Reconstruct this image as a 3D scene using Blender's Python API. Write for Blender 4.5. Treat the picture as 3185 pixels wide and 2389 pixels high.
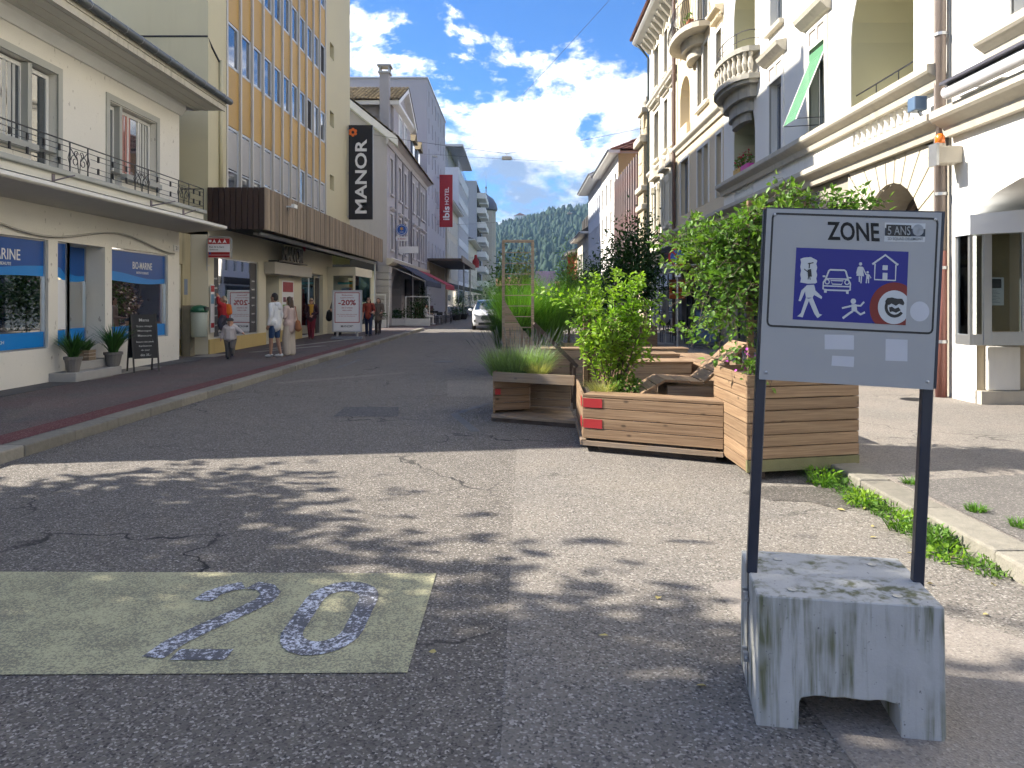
import bpy, math, random
import numpy as np
from mathutils import Vector, Matrix
R = math.radians
rnd = random.Random(7)
sc = bpy.context.scene
for o in list(bpy.data.objects): bpy.data.objects.remove(o)
col = sc.collection

# ------------------------------------------------------------------ camera
cam = bpy.data.cameras.new('camera'); camo = bpy.data.objects.new('camera', cam); col.objects.link(camo)
camo.location = (0, 0, 1.7); camo.rotation_euler = (R(90), 0, 0)
cam.sensor_width = 36; cam.lens = 27.03
cam.shift_x = -0.0063; cam.shift_y = -0.082
cam.clip_start = .05; cam.clip_end = 20000
sc.camera = camo

# ------------------------------------------------------------------ sky and sun
CLOUD_LOC = (4.4, 8.2, 2.6)
SUN_EL, SUN_BACK = 38.0, -12.0        # the sun stands left of the street, a little ahead of the camera
w = bpy.data.worlds.new('World'); sc.world = w; w.use_nodes = True
nt = w.node_tree; nt.nodes.clear()
def wn(t, **k):
    n = nt.nodes.new(t)
    for a, b in k.items(): setattr(n, a, b)
    return n
def wl(a, b): nt.links.new(a, b)
def wmath(op, a, b=None, c=None):
    n = wn('ShaderNodeMath', operation=op)
    for i, x in enumerate((a, b, c)):
        if x is None: continue
        if isinstance(x, (int, float)): n.inputs[i].default_value = x
        else: wl(x, n.inputs[i])
    return n.outputs[0]
out = wn('ShaderNodeOutputWorld'); bg = wn('ShaderNodeBackground')
sky = wn('ShaderNodeTexSky', sky_type='NISHITA', sun_disc=False)
sky.sun_elevation = R(SUN_EL); sky.sun_rotation = R(270 - SUN_BACK)
sky.air_density = 1.0; sky.dust_density = .25; sky.ozone_density = 3.5; sky.altitude = 450
tc = wn('ShaderNodeTexCoord'); sep = wn('ShaderNodeSeparateXYZ'); wl(tc.outputs['Generated'], sep.inputs[0])
zc = wmath('MAXIMUM', sep.outputs[2], 0.0)
mp = wn('ShaderNodeMapping'); wl(tc.outputs['Generated'], mp.inputs[0]); mp.inputs['Location'].default_value = CLOUD_LOC; mp.inputs['Scale'].default_value = (1, 1, 1.7)
n1 = wn('ShaderNodeTexNoise'); n1.inputs['Scale'].default_value = 6.2; n1.inputs['Detail'].default_value = 10; n1.inputs['Roughness'].default_value = .64
n1.inputs['Distortion'].default_value = .15
wl(mp.outputs[0], n1.inputs['Vector'])
n2 = wn('ShaderNodeTexNoise'); n2.inputs['Scale'].default_value = 7.5; n2.inputs['Detail'].default_value = 8; n2.inputs['Roughness'].default_value = .6
wl(mp.outputs[0], n2.inputs['Vector'])
# cover thickens towards the horizon, as a field of fair-weather cumulus does
cov = wn('ShaderNodeMapRange', interpolation_type='SMOOTHSTEP'); wl(zc, cov.inputs[0])
cov.inputs[1].default_value = .20; cov.inputs[2].default_value = .36; cov.inputs[3].default_value = .135; cov.inputs[4].default_value = -.03
dens = wmath('ADD', n1.outputs[0], cov.outputs[0])
msk = wn('ShaderNodeMapRange', interpolation_type='SMOOTHSTEP'); wl(dens, msk.inputs[0])
msk.inputs[1].default_value = .505; msk.inputs[2].default_value = .64
shd = wn('ShaderNodeMapRange'); wl(wmath('ADD', n2.outputs[0], wmath('MULTIPLY', zc, 1.9)), shd.inputs[0])
shd.inputs[1].default_value = .74; shd.inputs[2].default_value = 1.22
cc = wn('ShaderNodeMix', data_type='RGBA'); wl(shd.outputs[0], cc.inputs[0])
cc.inputs[6].default_value = (1.15, 1.55, 2.3, 1); cc.inputs[7].default_value = (15.5, 14.6, 13.2, 1)
mx = wn('ShaderNodeMix', data_type='RGBA'); wl(msk.outputs[0], mx.inputs[0])
tint = wn('ShaderNodeMix', data_type='RGBA', blend_type='MULTIPLY'); tint.inputs[0].default_value = 1; wl(sky.outputs[0], tint.inputs[6]); tint.inputs[7].default_value = (.25, .435, .655, 1)
wl(tint.outputs[2], mx.inputs[6]); wl(cc.outputs[2], mx.inputs[7])
wl(mx.outputs[2], bg.inputs[0]); bg.inputs[1].default_value = .12
wl(bg.outputs[0], out.inputs[0])

sl = bpy.data.lights.new('sun', 'SUN'); so = bpy.data.objects.new('sun', sl); col.objects.link(so)
sl.energy = 4.8; sl.angle = R(.53); sl.color = (1, .93, .82)
SUN_D = Vector((math.cos(R(SUN_BACK)) * math.cos(R(SUN_EL)), math.sin(R(SUN_BACK)) * math.cos(R(SUN_EL)), -math.sin(R(SUN_EL))))
so.rotation_euler = SUN_D.to_track_quat('-Z', 'Y').to_euler(); so.location = (-40, -10, 60)

sc.view_settings.view_transform = 'Standard'; sc.view_settings.look = 'None'
sc.view_settings.exposure = 1.45; sc.view_settings.gamma = 1; sc.view_settings.use_curve_mapping = False
sc.render.engine = 'CYCLES'
cy = sc.cycles; cy.use_denoising = True; cy.max_bounces = 6; cy.diffuse_bounces = 3; cy.glossy_bounces = 3; cy.use_light_tree = False; cy.use_adaptive_sampling = True; cy.adaptive_threshold = .03; cy.adaptive_min_samples = 16
cy.transmission_bounces = 6; cy.transparent_max_bounces = 12; cy.volume_bounces = 0; cy.caustics_reflective = False; cy.caustics_refractive = False
cy.sample_clamp_indirect = 6

# ------------------------------------------------------------------ helpers
ORG = {}
def org(o): return ORG.get(o.name, Vector((0, 0, 0)))
def tag(o, label=None, cat=None, group=None, kind=None):
    if label: o['label'] = label
    if cat: o['category'] = cat
    if group: o['group'] = group
    if kind: o['kind'] = kind
    return o
def thing(name, loc, label, cat, group=None):
    o = bpy.data.objects.new(name, None); o.empty_display_size = .1; col.objects.link(o)
    o.location = loc; ORG[o.name] = Vector(loc)
    return tag(o, label, cat, group)
def structure(name, loc=(0, 0, 0)):
    o = bpy.data.objects.new(name, None); col.objects.link(o); o.location = loc; ORG[o.name] = Vector(loc); o['kind'] = 'structure'
    return o
def rotT(loc, deg, tilt=0):
    """local (x, y, z) -> world: turned by deg about z (and rolled by tilt in the local x-z plane) and moved to loc"""
    L = Vector(loc); M = Matrix.Rotation(R(deg), 3, 'Z') @ Matrix.Rotation(R(tilt), 3, 'Y')
    return lambda p: L + M @ Vector(p)
def leftT(x): return lambda p: Vector((x + p[1], p[0], p[2]))      # (s along the street, n out of the wall, z)
def rightT(x): return lambda p: Vector((x - p[1], p[0], p[2]))
ident = lambda p: Vector(p)

class MB:
    def __init__(s, T=ident): s.T = T; s.v = []; s.f = []; s.m = []; s.mi = 0
    def face(s, pts):
        b = len(s.v); s.v += [s.T(p) for p in pts]; s.f.append(tuple(range(b, b + len(pts)))); s.m.append(s.mi); return s
    def box(s, a0, a1, b0, b1, c0, c1):
        b = len(s.v); s.v += [s.T(p) for p in ((a0,b0,c0),(a1,b0,c0),(a1,b1,c0),(a0,b1,c0),(a0,b0,c1),(a1,b0,c1),(a1,b1,c1),(a0,b1,c1))]
        s.f += [tuple(b + i for i in q) for q in ((3,2,1,0),(4,5,6,7),(0,1,5,4),(1,2,6,5),(2,3,7,6),(3,0,4,7))]; s.m += [s.mi] * 6; return s
    def prism(s, pts, axis, lo, hi):
        """extrude a 2-d outline along axis 0, 1 or 2"""
        def m(p, h): return {0: (h, p[0], p[1]), 1: (p[0], h, p[1]), 2: (p[0], p[1], h)}[axis]
        b = len(s.v); n = len(pts)
        s.v += [s.T(m(p, lo)) for p in pts] + [s.T(m(p, hi)) for p in pts]
        s.f += [tuple(range(b + n - 1, b - 1, -1)), tuple(range(b + n, b + 2 * n))] + [(b + i, b + (i + 1) % n, b + n + (i + 1) % n, b + n + i) for i in range(n)]
        s.m += [s.mi] * (n + 2); return s
    def tube(s, pts, r, n=6, caps=True, close=False):
        pts = [Vector(s.T(p)) for p in pts]; k = len(pts); rs = r if isinstance(r, (list, tuple)) else [r] * k
        b = len(s.v); up = None
        for i, p in enumerate(pts):
            if close: d = pts[(i + 1) % k] - pts[i - 1]
            else: d = pts[min(i + 1, k - 1)] - pts[max(i - 1, 0)]
            d = d.normalized() if d.length > 1e-9 else Vector((0, 0, 1))
            if up is None: up = Vector((0, 0, 1)) if abs(d.z) < .9 else Vector((1, 0, 0))
            x = d.cross(up); x = x.normalized() if x.length > 1e-6 else d.orthogonal().normalized()
            y = x.cross(d).normalized(); up = y
            for j in range(n):
                a = 2 * math.pi * (j + .5) / n; s.v.append(p + (x * math.cos(a) + y * math.sin(a)) * rs[i])
        for i in range(k if close else k - 1):
            i2 = (i + 1) % k
            for j in range(n):
                s.f.append((b + i*n + j, b + i*n + (j+1) % n, b + i2*n + (j+1) % n, b + i2*n + j)); s.m.append(s.mi)
        if caps and not close:
            s.f += [tuple(b + j for j in range(n))[::-1], tuple(b + (k-1)*n + j for j in range(n))]; s.m += [s.mi] * 2
        return s
    def lathe(s, prof, c, n=12, sx=1, sy=1, a0=0, a1=360):
        b = len(s.v); k = len(prof); full = abs(a1 - a0) >= 360; m = n if full else n + 1
        for r, z in prof:
            for j in range(m):
                a = R(a0 + (a1 - a0) * j / n); s.v.append(s.T((c[0] + r * math.cos(a) * sx, c[1] + r * math.sin(a) * sy, c[2] + z)))
        for i in range(k - 1):
            for j in range(n):
                j2 = (j + 1) % m
                s.f.append((b + i*m + j, b + i*m + j2, b + (i+1)*m + j2, b + (i+1)*m + j)); s.m.append(s.mi)
        if full:
            if prof[0][0] > 1e-4: s.f.append(tuple(b + j for j in range(m))[::-1]); s.m.append(s.mi)
            if prof[-1][0] > 1e-4: s.f.append(tuple(b + (k-1)*m + j for j in range(m))); s.m.append(s.mi)
        return s
    def ball(s, c, rx, ry=None, rz=None, nu=10, nv=7):
        ry = rx if ry is None else ry; rz = rx if rz is None else rz
        return s.lathe([(max(math.cos(R(-90 + 180 * i / nv)), 1e-5), rz * math.sin(R(-90 + 180 * i / nv))) for i in range(nv + 1)], c, nu, rx, ry)
    def capsule(s, p0, r0, p1, r1, n=8):
        p0 = Vector(p0); p1 = Vector(p1); d = p1 - p0; L = d.length; d = d / L if L > 1e-6 else Vector((0, 0, 1))
        pts, rs = [], []
        for a in (-75, -45, 0): pts.append(p0 + d * r0 * math.sin(R(a))); rs.append(r0 * math.cos(R(a)))
        for a in (0, 45, 75): pts.append(p1 + d * r1 * math.sin(R(a))); rs.append(r1 * math.cos(R(a)))
        return s.tube(pts, rs, n)
    def disc(s, c, r, z=0, n=20, ry=None):
        ry = ry or r
        return s.face([(c[0] + r * math.cos(2*math.pi*i/n), c[1] + ry * math.sin(2*math.pi*i/n), z) for i in range(n)])
    def ring(s, c, r0, r1, z=0, n=24, a0=0, a1=360):
        for i in range(n):
            a, b = R(a0 + (a1-a0)*i/n), R(a0 + (a1-a0)*(i+1)/n)
            s.face([(c[0]+r0*math.cos(a), c[1]+r0*math.sin(a), z), (c[0]+r1*math.cos(a), c[1]+r1*math.sin(a), z), (c[0]+r1*math.cos(b), c[1]+r1*math.sin(b), z), (c[0]+r0*math.cos(b), c[1]+r0*math.sin(b), z)])
        return s
    def ribbon(s, pts, wd, z=0, close=False):
        """flat stroke of width wd along 2-d points, in the local plane"""
        k = len(pts); ls, rs = [], []
        for i in range(k):
            a = pts[i-1] if (close or i > 0) else pts[i]; b = pts[(i+1) % k] if (close or i < k-1) else pts[i]
            dx, dy = b[0]-a[0], b[1]-a[1]; L = math.hypot(dx, dy) or 1
            ls.append((pts[i][0] - dy/L*wd/2, pts[i][1] + dx/L*wd/2, z)); rs.append((pts[i][0] + dy/L*wd/2, pts[i][1] - dx/L*wd/2, z))
        for i in range(k if close else k-1):
            j = (i+1) % k; s.face([rs[i], rs[j], ls[j], ls[i]])
        return s
    def text(s, txt, wd, ht, place, t=.004):
        """letters fitted into wd x ht (centre 0,0), put in place by place(x, y, depth)"""
        vs, fs = glyphs(txt); x0, x1, y0, y1 = vs[:,0].min(), vs[:,0].max(), vs[:,1].min(), vs[:,1].max()
        kx = wd / (x1 - x0); ky = ht / (y1 - y0) if ht else kx
        b = len(s.v)
        for v in vs: s.v.append(Vector(s.T(place((v[0] - (x0+x1)/2) * kx, (v[1] - (y0+y1)/2) * ky, (v[2] + .5) * t))))
        for f in fs: s.f.append(tuple(b + i for i in f)); s.m.append(s.mi)
        return s
    def build(s, name, mat, parent=None, label=None, smooth=False, bevel=0, kind=None, cat=None, group=None, auto=None):
        me = bpy.data.meshes.new(name)
        if parent is not None: o0 = org(parent)
        else:
            xs = np.array([tuple(p) for p in s.v]); o0 = Vector(((xs[:,0].min()+xs[:,0].max())/2, (xs[:,1].min()+xs[:,1].max())/2, xs[:,2].min()))
        me.from_pydata([tuple(p - o0) for p in s.v], [], s.f)
        for m in (mat if isinstance(mat, (list, tuple)) else [mat]): me.materials.append(m)
        if any(s.m): me.polygons.foreach_set('material_index', s.m)
        if smooth: me.polygons.foreach_set('use_smooth', [True] * len(s.f))
        ob = bpy.data.objects.new(name, me); col.objects.link(ob)
        if parent is not None:
            ob.parent = parent; ORG[ob.name] = o0
        else: ob.location = o0; ORG[ob.name] = o0
        if bevel:
            md = ob.modifiers.new('edge', 'BEVEL'); md.width = bevel; md.segments = 2 if bevel > .015 else 1; md.limit_method = 'ANGLE'; md.angle_limit = R(40)
        return tag(ob, label, cat, group, kind)
_gl = {}
def glyphs(txt):
    if txt not in _gl:
        cu = bpy.data.curves.new('letters', 'FONT'); cu.body = txt; cu.extrude = .5; cu.offset = .022 if txt in ('ZONE', '-20%', 'MANOR', 'ibis') else .006; cu.resolution_u = 3; cu.size = 1
        ob = bpy.data.objects.new('letters', cu); me = bpy.data.meshes.new_from_object(ob)
        vs = np.array([tuple(v.co) for v in me.vertices]); fs = [tuple(p.vertices) for p in me.polygons]
        bpy.data.objects.remove(ob); bpy.data.curves.remove(cu); bpy.data.meshes.remove(me)
        _gl[txt] = (vs, fs)
    return _gl[txt]
def np_mesh(name, V, F, mat, parent=None, smooth=False, loc=None, **k):
    """numpy arrays of world points and equal-sized faces -> one mesh object"""
    V = np.asarray(V, dtype=np.float32); F = np.asarray(F, dtype=np.int32); n = F.shape[1]
    o0 = org(parent) if parent is not None else Vector(loc if loc is not None else (float(V[:,0].mean()), float(V[:,1].mean()), float(V[:,2].min())))
    V = V - np.array(tuple(o0), dtype=np.float32)
    me = bpy.data.meshes.new(name); me.vertices.add(len(V)); me.vertices.foreach_set('co', V.ravel())
    me.loops.add(F.size); me.loops.foreach_set('vertex_index', F.ravel())
    me.polygons.add(len(F)); me.polygons.foreach_set('loop_start', np.arange(0, F.size, n, dtype=np.int32))
    if smooth: me.polygons.foreach_set('use_smooth', np.ones(len(F), dtype=bool))
    me.materials.append(mat); me.update(calc_edges=True); me.validate()
    ob = bpy.data.objects.new(name, me); col.objects.link(ob)
    if parent is not None: ob.parent = parent
    else: ob.location = o0
    ORG[ob.name] = o0
    return tag(ob, k.get('label'), k.get('cat'), k.get('group'), k.get('kind'))
def dup(root, loc, label=None, rz=0, scale=None):
    def cp(o, par):
        c = o.copy(); col.objects.link(c)
        if par is not None: c.parent = par
        for ch in [x for x in KIDS.get(o.name, [])]: cp(ch, c)
        return c
    KIDS = {}
    for x in bpy.data.objects:
        if x.parent is not None: KIDS.setdefault(x.parent.name, []).append(x)
    r = cp(root, None); r.location = loc; r.rotation_euler = (0, 0, R(rz))
    if scale: r.scale = (scale,) * 3
    if label: r['label'] = label
    ORG[r.name] = Vector(loc)
    return r

# ------------------------------------------------------------------ materials
def base_mat(name):
    m = bpy.data.materials.new(name); m.use_nodes = True
    t = m.node_tree; return m, t, t.nodes['Principled BSDF']
def N(t, typ, **k):
    n = t.nodes.new(typ)
    for a, b in k.items():
        if a in n.inputs.keys() if not isinstance(a, int) else False: n.inputs[a].default_value = b
        else: setattr(n, a, b)
    return n
def setin(n, **k):
    for a, b in k.items(): n.inputs[a].default_value = b
    return n
def ramp(t, fac, lo, hi, a=0., b=1.):
    n = t.nodes.new('ShaderNodeMapRange'); t.links.new(fac, n.inputs[0])
    n.inputs[1].default_value = lo; n.inputs[2].default_value = hi; n.inputs[3].default_value = a; n.inputs[4].default_value = b
    return n.outputs[0]
def mixc(t, fac, a, b, mode='MIX'):
    n = t.nodes.new('ShaderNodeMix'); n.data_type = 'RGBA'; n.blend_type = mode
    for i, x in ((0, fac), (6, a), (7, b)):
        if isinstance(x, (int, float)): n.inputs[i].default_value = x
        elif isinstance(x, tuple): n.inputs[i].default_value = x if len(x) == 4 else (*x, 1)
        else: t.links.new(x, n.inputs[i])
    return n.outputs[2]
def noise(t, scale, detail=4, rough=.55, vec=None, stretch=None, dist=0):
    n = t.nodes.new('ShaderNodeTexNoise'); n.inputs['Scale'].default_value = scale; n.inputs['Detail'].default_value = detail
    n.inputs['Roughness'].default_value = rough; n.inputs['Distortion'].default_value = dist
    if vec is not None:
        if stretch:
            mpn = t.nodes.new('ShaderNodeMapping'); mpn.inputs['Scale'].default_value = stretch; t.links.new(vec, mpn.inputs[0]); vec = mpn.outputs[0]
        t.links.new(vec, n.inputs['Vector'])
    return n.outputs[0]
def wpos(t): return t.nodes.new('ShaderNodeNewGeometry').outputs['Position']
def bump(t, bs, h, strength=.3, dist=.01):
    b = t.nodes.new('ShaderNodeBump'); b.inputs['Strength'].default_value = strength; b.inputs['Distance'].default_value = dist
    t.links.new(h, b.inputs['Height']); t.links.new(b.outputs[0], bs.inputs['Normal'])
def scl(c, k): return tuple(min(1, x * k) for x in c[:3])
_mats = {}
def M_(name, c, rough=.6, var=.1, sc_=2., metal=0., bmp=0., bsc=60., dirt=None, streak=0., island=0., spec=.5, coat=0., rand=0.):
    """painted or plastered surface: colour drifting with noise, optional rain streaks and relief"""
    if name in _mats: return _mats[name]
    m, t, b = base_mat(name); P = wpos(t)
    colr = mixc(t, noise(t, sc_, 5, .6, P), scl(c, 1 - var), scl(c, 1 + var))
    if streak:
        s1 = noise(t, 1, 6, .65, P, (5.5, 5.5, .45)); s2 = noise(t, .7, 3, .5, P)
        fac = t.nodes.new('ShaderNodeMath'); fac.operation = 'MULTIPLY'
        t.links.new(ramp(t, s1, .5, .78, 0, streak), fac.inputs[0]); t.links.new(ramp(t, s2, .4, .65), fac.inputs[1])
        colr = mixc(t, fac.outputs[0], colr, dirt or scl(c, .35))
    if rand:
        oi = t.nodes.new('ShaderNodeObjectInfo'); colr = mixc(t, 1., colr, mixc(t, oi.outputs['Random'], scl((1, 1, 1), 1 - rand), (1., 1., 1.)), 'MULTIPLY')
    if island:
        g = t.nodes.new('ShaderNodeNewGeometry'); colr = mixc(t, 1., colr, mixc(t, g.outputs['Random Per Island'], scl((1, 1, 1), 1 - island), (1., 1., 1.)), 'MULTIPLY')
    t.links.new(colr, b.inputs['Base Color']); b.inputs['Roughness'].default_value = rough; b.inputs['Metallic'].default_value = metal
    b.inputs['Specular IOR Level'].default_value = spec; b.inputs['Coat Weight'].default_value = coat
    if bmp: bump(t, b, noise(t, bsc, 4, .6, P), bmp, .01)
    _mats[name] = m; return m
def wood_mat(name, c1, c2, grain=55, rand=.28, weather=.0):
    m, t, b = base_mat(name); P = wpos(t); oi = t.nodes.new('ShaderNodeObjectInfo')
    off = t.nodes.new('ShaderNodeVectorMath'); off.operation = 'MULTIPLY_ADD'
    cmbn = t.nodes.new('ShaderNodeCombineXYZ'); 
    for i in range(3): t.links.new(oi.outputs['Random'], cmbn.inputs[i])
    t.links.new(cmbn.outputs[0], off.inputs[0]); off.inputs[1].default_value = (13, 17, 9); t.links.new(P, off.inputs[2])
    g = noise(t, 1, 5, .6, off.outputs[0], (1.6, 1.6, grain), .6)
    colr = mixc(t, ramp(t, g, .32, .68), c1, c2)
    k = t.nodes.new('ShaderNodeTexVoronoi'); k.inputs['Scale'].default_value = 1
    mk = t.nodes.new('ShaderNodeMapping'); mk.inputs['Scale'].default_value = (3.2, 3.2, 6.5); t.links.new(off.outputs[0], mk.inputs[0]); t.links.new(mk.outputs[0], k.inputs['Vector'])
    colr = mixc(t, ramp(t, k.outputs['Distance'], .05, .13, .85, 0), colr, scl(c1, .3))
    colr = mixc(t, 1., colr, mixc(t, oi.outputs['Random'], scl((1, 1, 1), 1 - rand), (1., 1., 1.)), 'MULTIPLY')
    if weather: colr = mixc(t, ramp(t, noise(t, 3.5, 4, .6, P), .4, .75, 0, weather), colr, (.22, .2, .18))
    t.links.new(colr, b.inputs['Base Color']); b.inputs['Roughness'].default_value = .72
    bump(t, b, g, .35, .004)
    return m
def leaf_mat(name, c, trans=.35, var=.45, tip=None):
    m = bpy.data.materials.new(name); m.use_nodes = True; t = m.node_tree; t.nodes.clear()
    o = t.nodes.new('ShaderNodeOutputMaterial'); g = t.nodes.new('ShaderNodeNewGeometry')
    c1 = mixc(t, g.outputs['Random Per Island'], scl(c, 1 - var), scl(c, 1 + var))
    if tip: c1 = mixc(t, ramp(t, noise(t, 1.7, 3, .5, g.outputs['Position']), .42, .62), c1, tip)
    d = t.nodes.new('ShaderNodeBsdfPrincipled'); t.links.new(c1, d.inputs['Base Color']); d.inputs['Roughness'].default_value = .5; d.inputs['Specular IOR Level'].default_value = .35
    tr = t.nodes.new('ShaderNodeBsdfTranslucent'); t.links.new(mixc(t, 1., c1, (1.15, 1.25, .5, 1), 'MULTIPLY'), tr.inputs[0])
    ms = t.nodes.new('ShaderNodeMixShader'); ms.inputs[0].default_value = trans
    t.links.new(d.outputs[0], ms.inputs[1]); t.links.new(tr.outputs[0], ms.inputs[2]); t.links.new(ms.outputs[0], o.inputs[0])
    return m
def pane_mat(name, tintc=(.9, .95, .95), clear=.85):
    """thin clear glass: see-through, mirror-like at a slant"""
    m = bpy.data.materials.new(name); m.use_nodes = True; t = m.node_tree; t.nodes.clear()
    o = t.nodes.new('ShaderNodeOutputMaterial'); tr = t.nodes.new('ShaderNodeBsdfTransparent'); tr.inputs[0].default_value = (*scl(tintc, clear), 1)
    gl = t.nodes.new('ShaderNodeBsdfGlossy'); gl.inputs['Roughness'].default_value = .02
    fr = t.nodes.new('ShaderNodeFresnel'); fr.inputs[0].default_value = 1.33
    ms = t.nodes.new('ShaderNodeMixShader'); t.links.new(fr.outputs[0], ms.inputs[0]); t.links.new(tr.outputs[0], ms.inputs[1]); t.links.new(gl.outputs[0], ms.inputs[2])
    t.links.new(ms.outputs[0], o.inputs[0]); return m
def asphalt_mat(name, c, fleck=.6, warm=None, crack=.0, wet=0):
    m, t, b = base_mat(name); P = wpos(t)
    big = noise(t, .35, 4, .6, P); mid = noise(t, 2.2, 5, .65, P)
    colr = mixc(t, big, scl(c, .82), scl(c, 1.18)); colr = mixc(t, ramp(t, mid, .3, .7), scl(c, .78), colr)
    if warm: colr = mixc(t, ramp(t, noise(t, .8, 4, .6, P), .35, .65), colr, warm)
    vo = t.nodes.new('ShaderNodeTexVoronoi'); vo.inputs['Scale'].default_value = 95; t.links.new(P, vo.inputs['Vector'])
    sp = t.nodes.new('ShaderNodeSeparateColor'); t.links.new(vo.outputs['Color'], sp.inputs[0])
    colr = mixc(t, ramp(t, sp.outputs[0], .72, 1., 0, fleck), colr, (.46, .43, .39)); colr = mixc(t, ramp(t, sp.outputs[1], .62, 1., 0, fleck), colr, (.015, .015, .016))
    if crack:
        wv = t.nodes.new('ShaderNodeVectorMath'); wv.operation = 'MULTIPLY_ADD'; nz = t.nodes.new('ShaderNodeTexNoise'); nz.inputs['Scale'].default_value = 2.2; nz.inputs['Detail'].default_value = 6; t.links.new(P, nz.inputs['Vector'])
        t.links.new(nz.outputs['Color'], wv.inputs[0]); wv.inputs[1].default_value = (.55, .55, .55); t.links.new(P, wv.inputs[2])
        ve = t.nodes.new('ShaderNodeTexVoronoi'); ve.feature = 'DISTANCE_TO_EDGE'; ve.inputs['Scale'].default_value = .42; t.links.new(wv.outputs[0], ve.inputs['Vector'])
        mm = t.nodes.new('ShaderNodeMath'); mm.operation = 'MULTIPLY'; t.links.new(ramp(t, ve.outputs['Distance'], .002, .007, crack, 0), mm.inputs[0]); t.links.new(ramp(t, noise(t, .5, 2, .5, P), .45, .58), mm.inputs[1])
        colr = mixc(t, mm.outputs[0], colr, (.012, .012, .012))
    t.links.new(colr, b.inputs['Base Color']); b.inputs['Roughness'].default_value = .88 - wet; b.inputs['Specular IOR Level'].default_value = .4
    bump(t, b, vo.outputs['Distance'], .55, .006)
    return m
def worn_paint(name, c, under, wear=.5, sc_=38):
    m, t, b = base_mat(name); P = wpos(t)
    n = noise(t, sc_, 6, .7, P); n2 = noise(t, 3, 4, .6, P)
    a = t.nodes.new('ShaderNodeMath'); a.operation = 'MULTIPLY_ADD'; t.links.new(n2, a.inputs[0]); a.inputs[1].default_value = .35; t.links.new(n, a.inputs[2])
    colr = mixc(t, ramp(t, a.outputs[0], wear + .17, wear + .27), under, c)
    t.links.new(colr, b.inputs['Base Color']); b.inputs['Roughness'].default_value = .8
    bump(t, b, n, .4, .005); return m
# ------------------------------------------------------------------ shared materials
GLASS = M_('window_glass', (.04, .05, .06), .03, .2, .4, spec=1.0, coat=1.)
CLEAR = pane_mat('shop_glass')
WHITEP = M_('white_paint', (.76, .75, .71), .45, .06, 4, bmp=.05)
ALU = M_('brushed_aluminium', (.55, .56, .57), .35, .08, 6, metal=.85)
STEEL = M_('galvanised_steel', (.42, .43, .44), .42, .15, 12, metal=.8)
BLACKM = M_('black_iron', (.02, .02, .022), .45, .2, 20)
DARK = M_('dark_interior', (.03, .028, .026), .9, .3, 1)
STONE = M_('pale_stone', (.50, .46, .38), .8, .14, 5, bmp=.3, bsc=35, streak=.5, dirt=(.13, .12, .1))
CREAMW = M_('cream_render', (.76, .73, .64), .85, .05, 1.2, bmp=.15, bsc=90, streak=.25, dirt=(.35, .32, .26))
GREYTRIM = M_('grey_trim', (.42, .42, .38), .7, .07, 5, bmp=.08)
REDP = M_('red_paint', (.36, .02, .022), .45, .08, 5)
WHITEPRINT = M_('white_print', (.78, .78, .78), .5, .03, 3)
BLUEP = M_('blue_film', (.006, .075, .32), .3, .08, 1.5)
BLUEL = M_('light_blue_film', (.01, .22, .62), .3, .08, 1.5)
ORANGE = M_('orange_print', (.75, .15, .02), .5, .06, 4)
GREENP = M_('green_plastic', (.02, .12, .06), .4, .1, 5)
SKIN = M_('skin', (.52, .30, .21), .55, .08, 20)
SKIN2 = M_('tanned_skin', (.36, .2, .13), .55, .08, 20)
HAIRB = M_('dark_hair', (.018, .013, .01), .5, .3, 60)
HAIRC = M_('brown_hair', (.06, .035, .02), .55, .3, 60)
HAIRG = M_('grey_blond_hair', (.38, .31, .22), .55, .2, 60)
WOOD = wood_mat('larch_boards', (.185, .108, .056), (.345, .23, .132))
WOODG = wood_mat('weathered_boards', (.21, .145, .095), (.40, .30, .20), weather=.5)
WOODD = wood_mat('dark_stained_boards', (.04, .025, .018), (.09, .06, .042), weather=.3)
ASPH = asphalt_mat('old_asphalt', (.152, .135, .115), .75, None, .95)
ASPH2 = asphalt_mat('pale_patch_asphalt', (.185, .168, .148), .7, (.2, .178, .15), .5)
ASPH3 = asphalt_mat('dark_patch_asphalt', (.085, .085, .088), .5)
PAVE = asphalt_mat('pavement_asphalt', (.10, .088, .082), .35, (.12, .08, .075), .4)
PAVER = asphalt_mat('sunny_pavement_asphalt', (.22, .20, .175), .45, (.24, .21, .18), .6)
REDEDGE = asphalt_mat('red_edge_asphalt', (.13, .035, .035), .3)
KERB = M_('granite_kerb', (.27, .25, .205), .85, .35, 11, bmp=.8, bsc=35, rand=.35, streak=.8, dirt=(.1, .1, .08))
CONC = M_('plain_concrete', (.36, .35, .33), .85, .1, 6, bmp=.2, bsc=70)
LEAFY = leaf_mat('fresh_leaf', (.17, .31, .035), .45, .35, (.26, .40, .05))
LEAFC = leaf_mat('climber_leaf', (.10, .20, .035), .36, .45, (.16, .26, .05))
LEAFD = leaf_mat('dark_leaf', (.035, .085, .022), .25, .4)
LEAFT = leaf_mat('tree_leaf', (.06, .12, .025), .25, .4)
GRASSL = leaf_mat('lavender_leaf', (.20, .30, .12), .3, .3)
GRASSB = leaf_mat('bright_grass', (.10, .22, .035), .4, .4)
GRASSS = leaf_mat('straw_grass', (.36, .36, .15), .35, .3)
BARK = M_('bark', (.09, .065, .045), .9, .3, 14, bmp=.6, bsc=30)
SOIL = M_('soil', (.04, .028, .02), .95, .3, 20, bmp=.6, bsc=40)
TERRA = M_('terracotta', (.36, .13, .06), .8, .12, 9)

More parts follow.
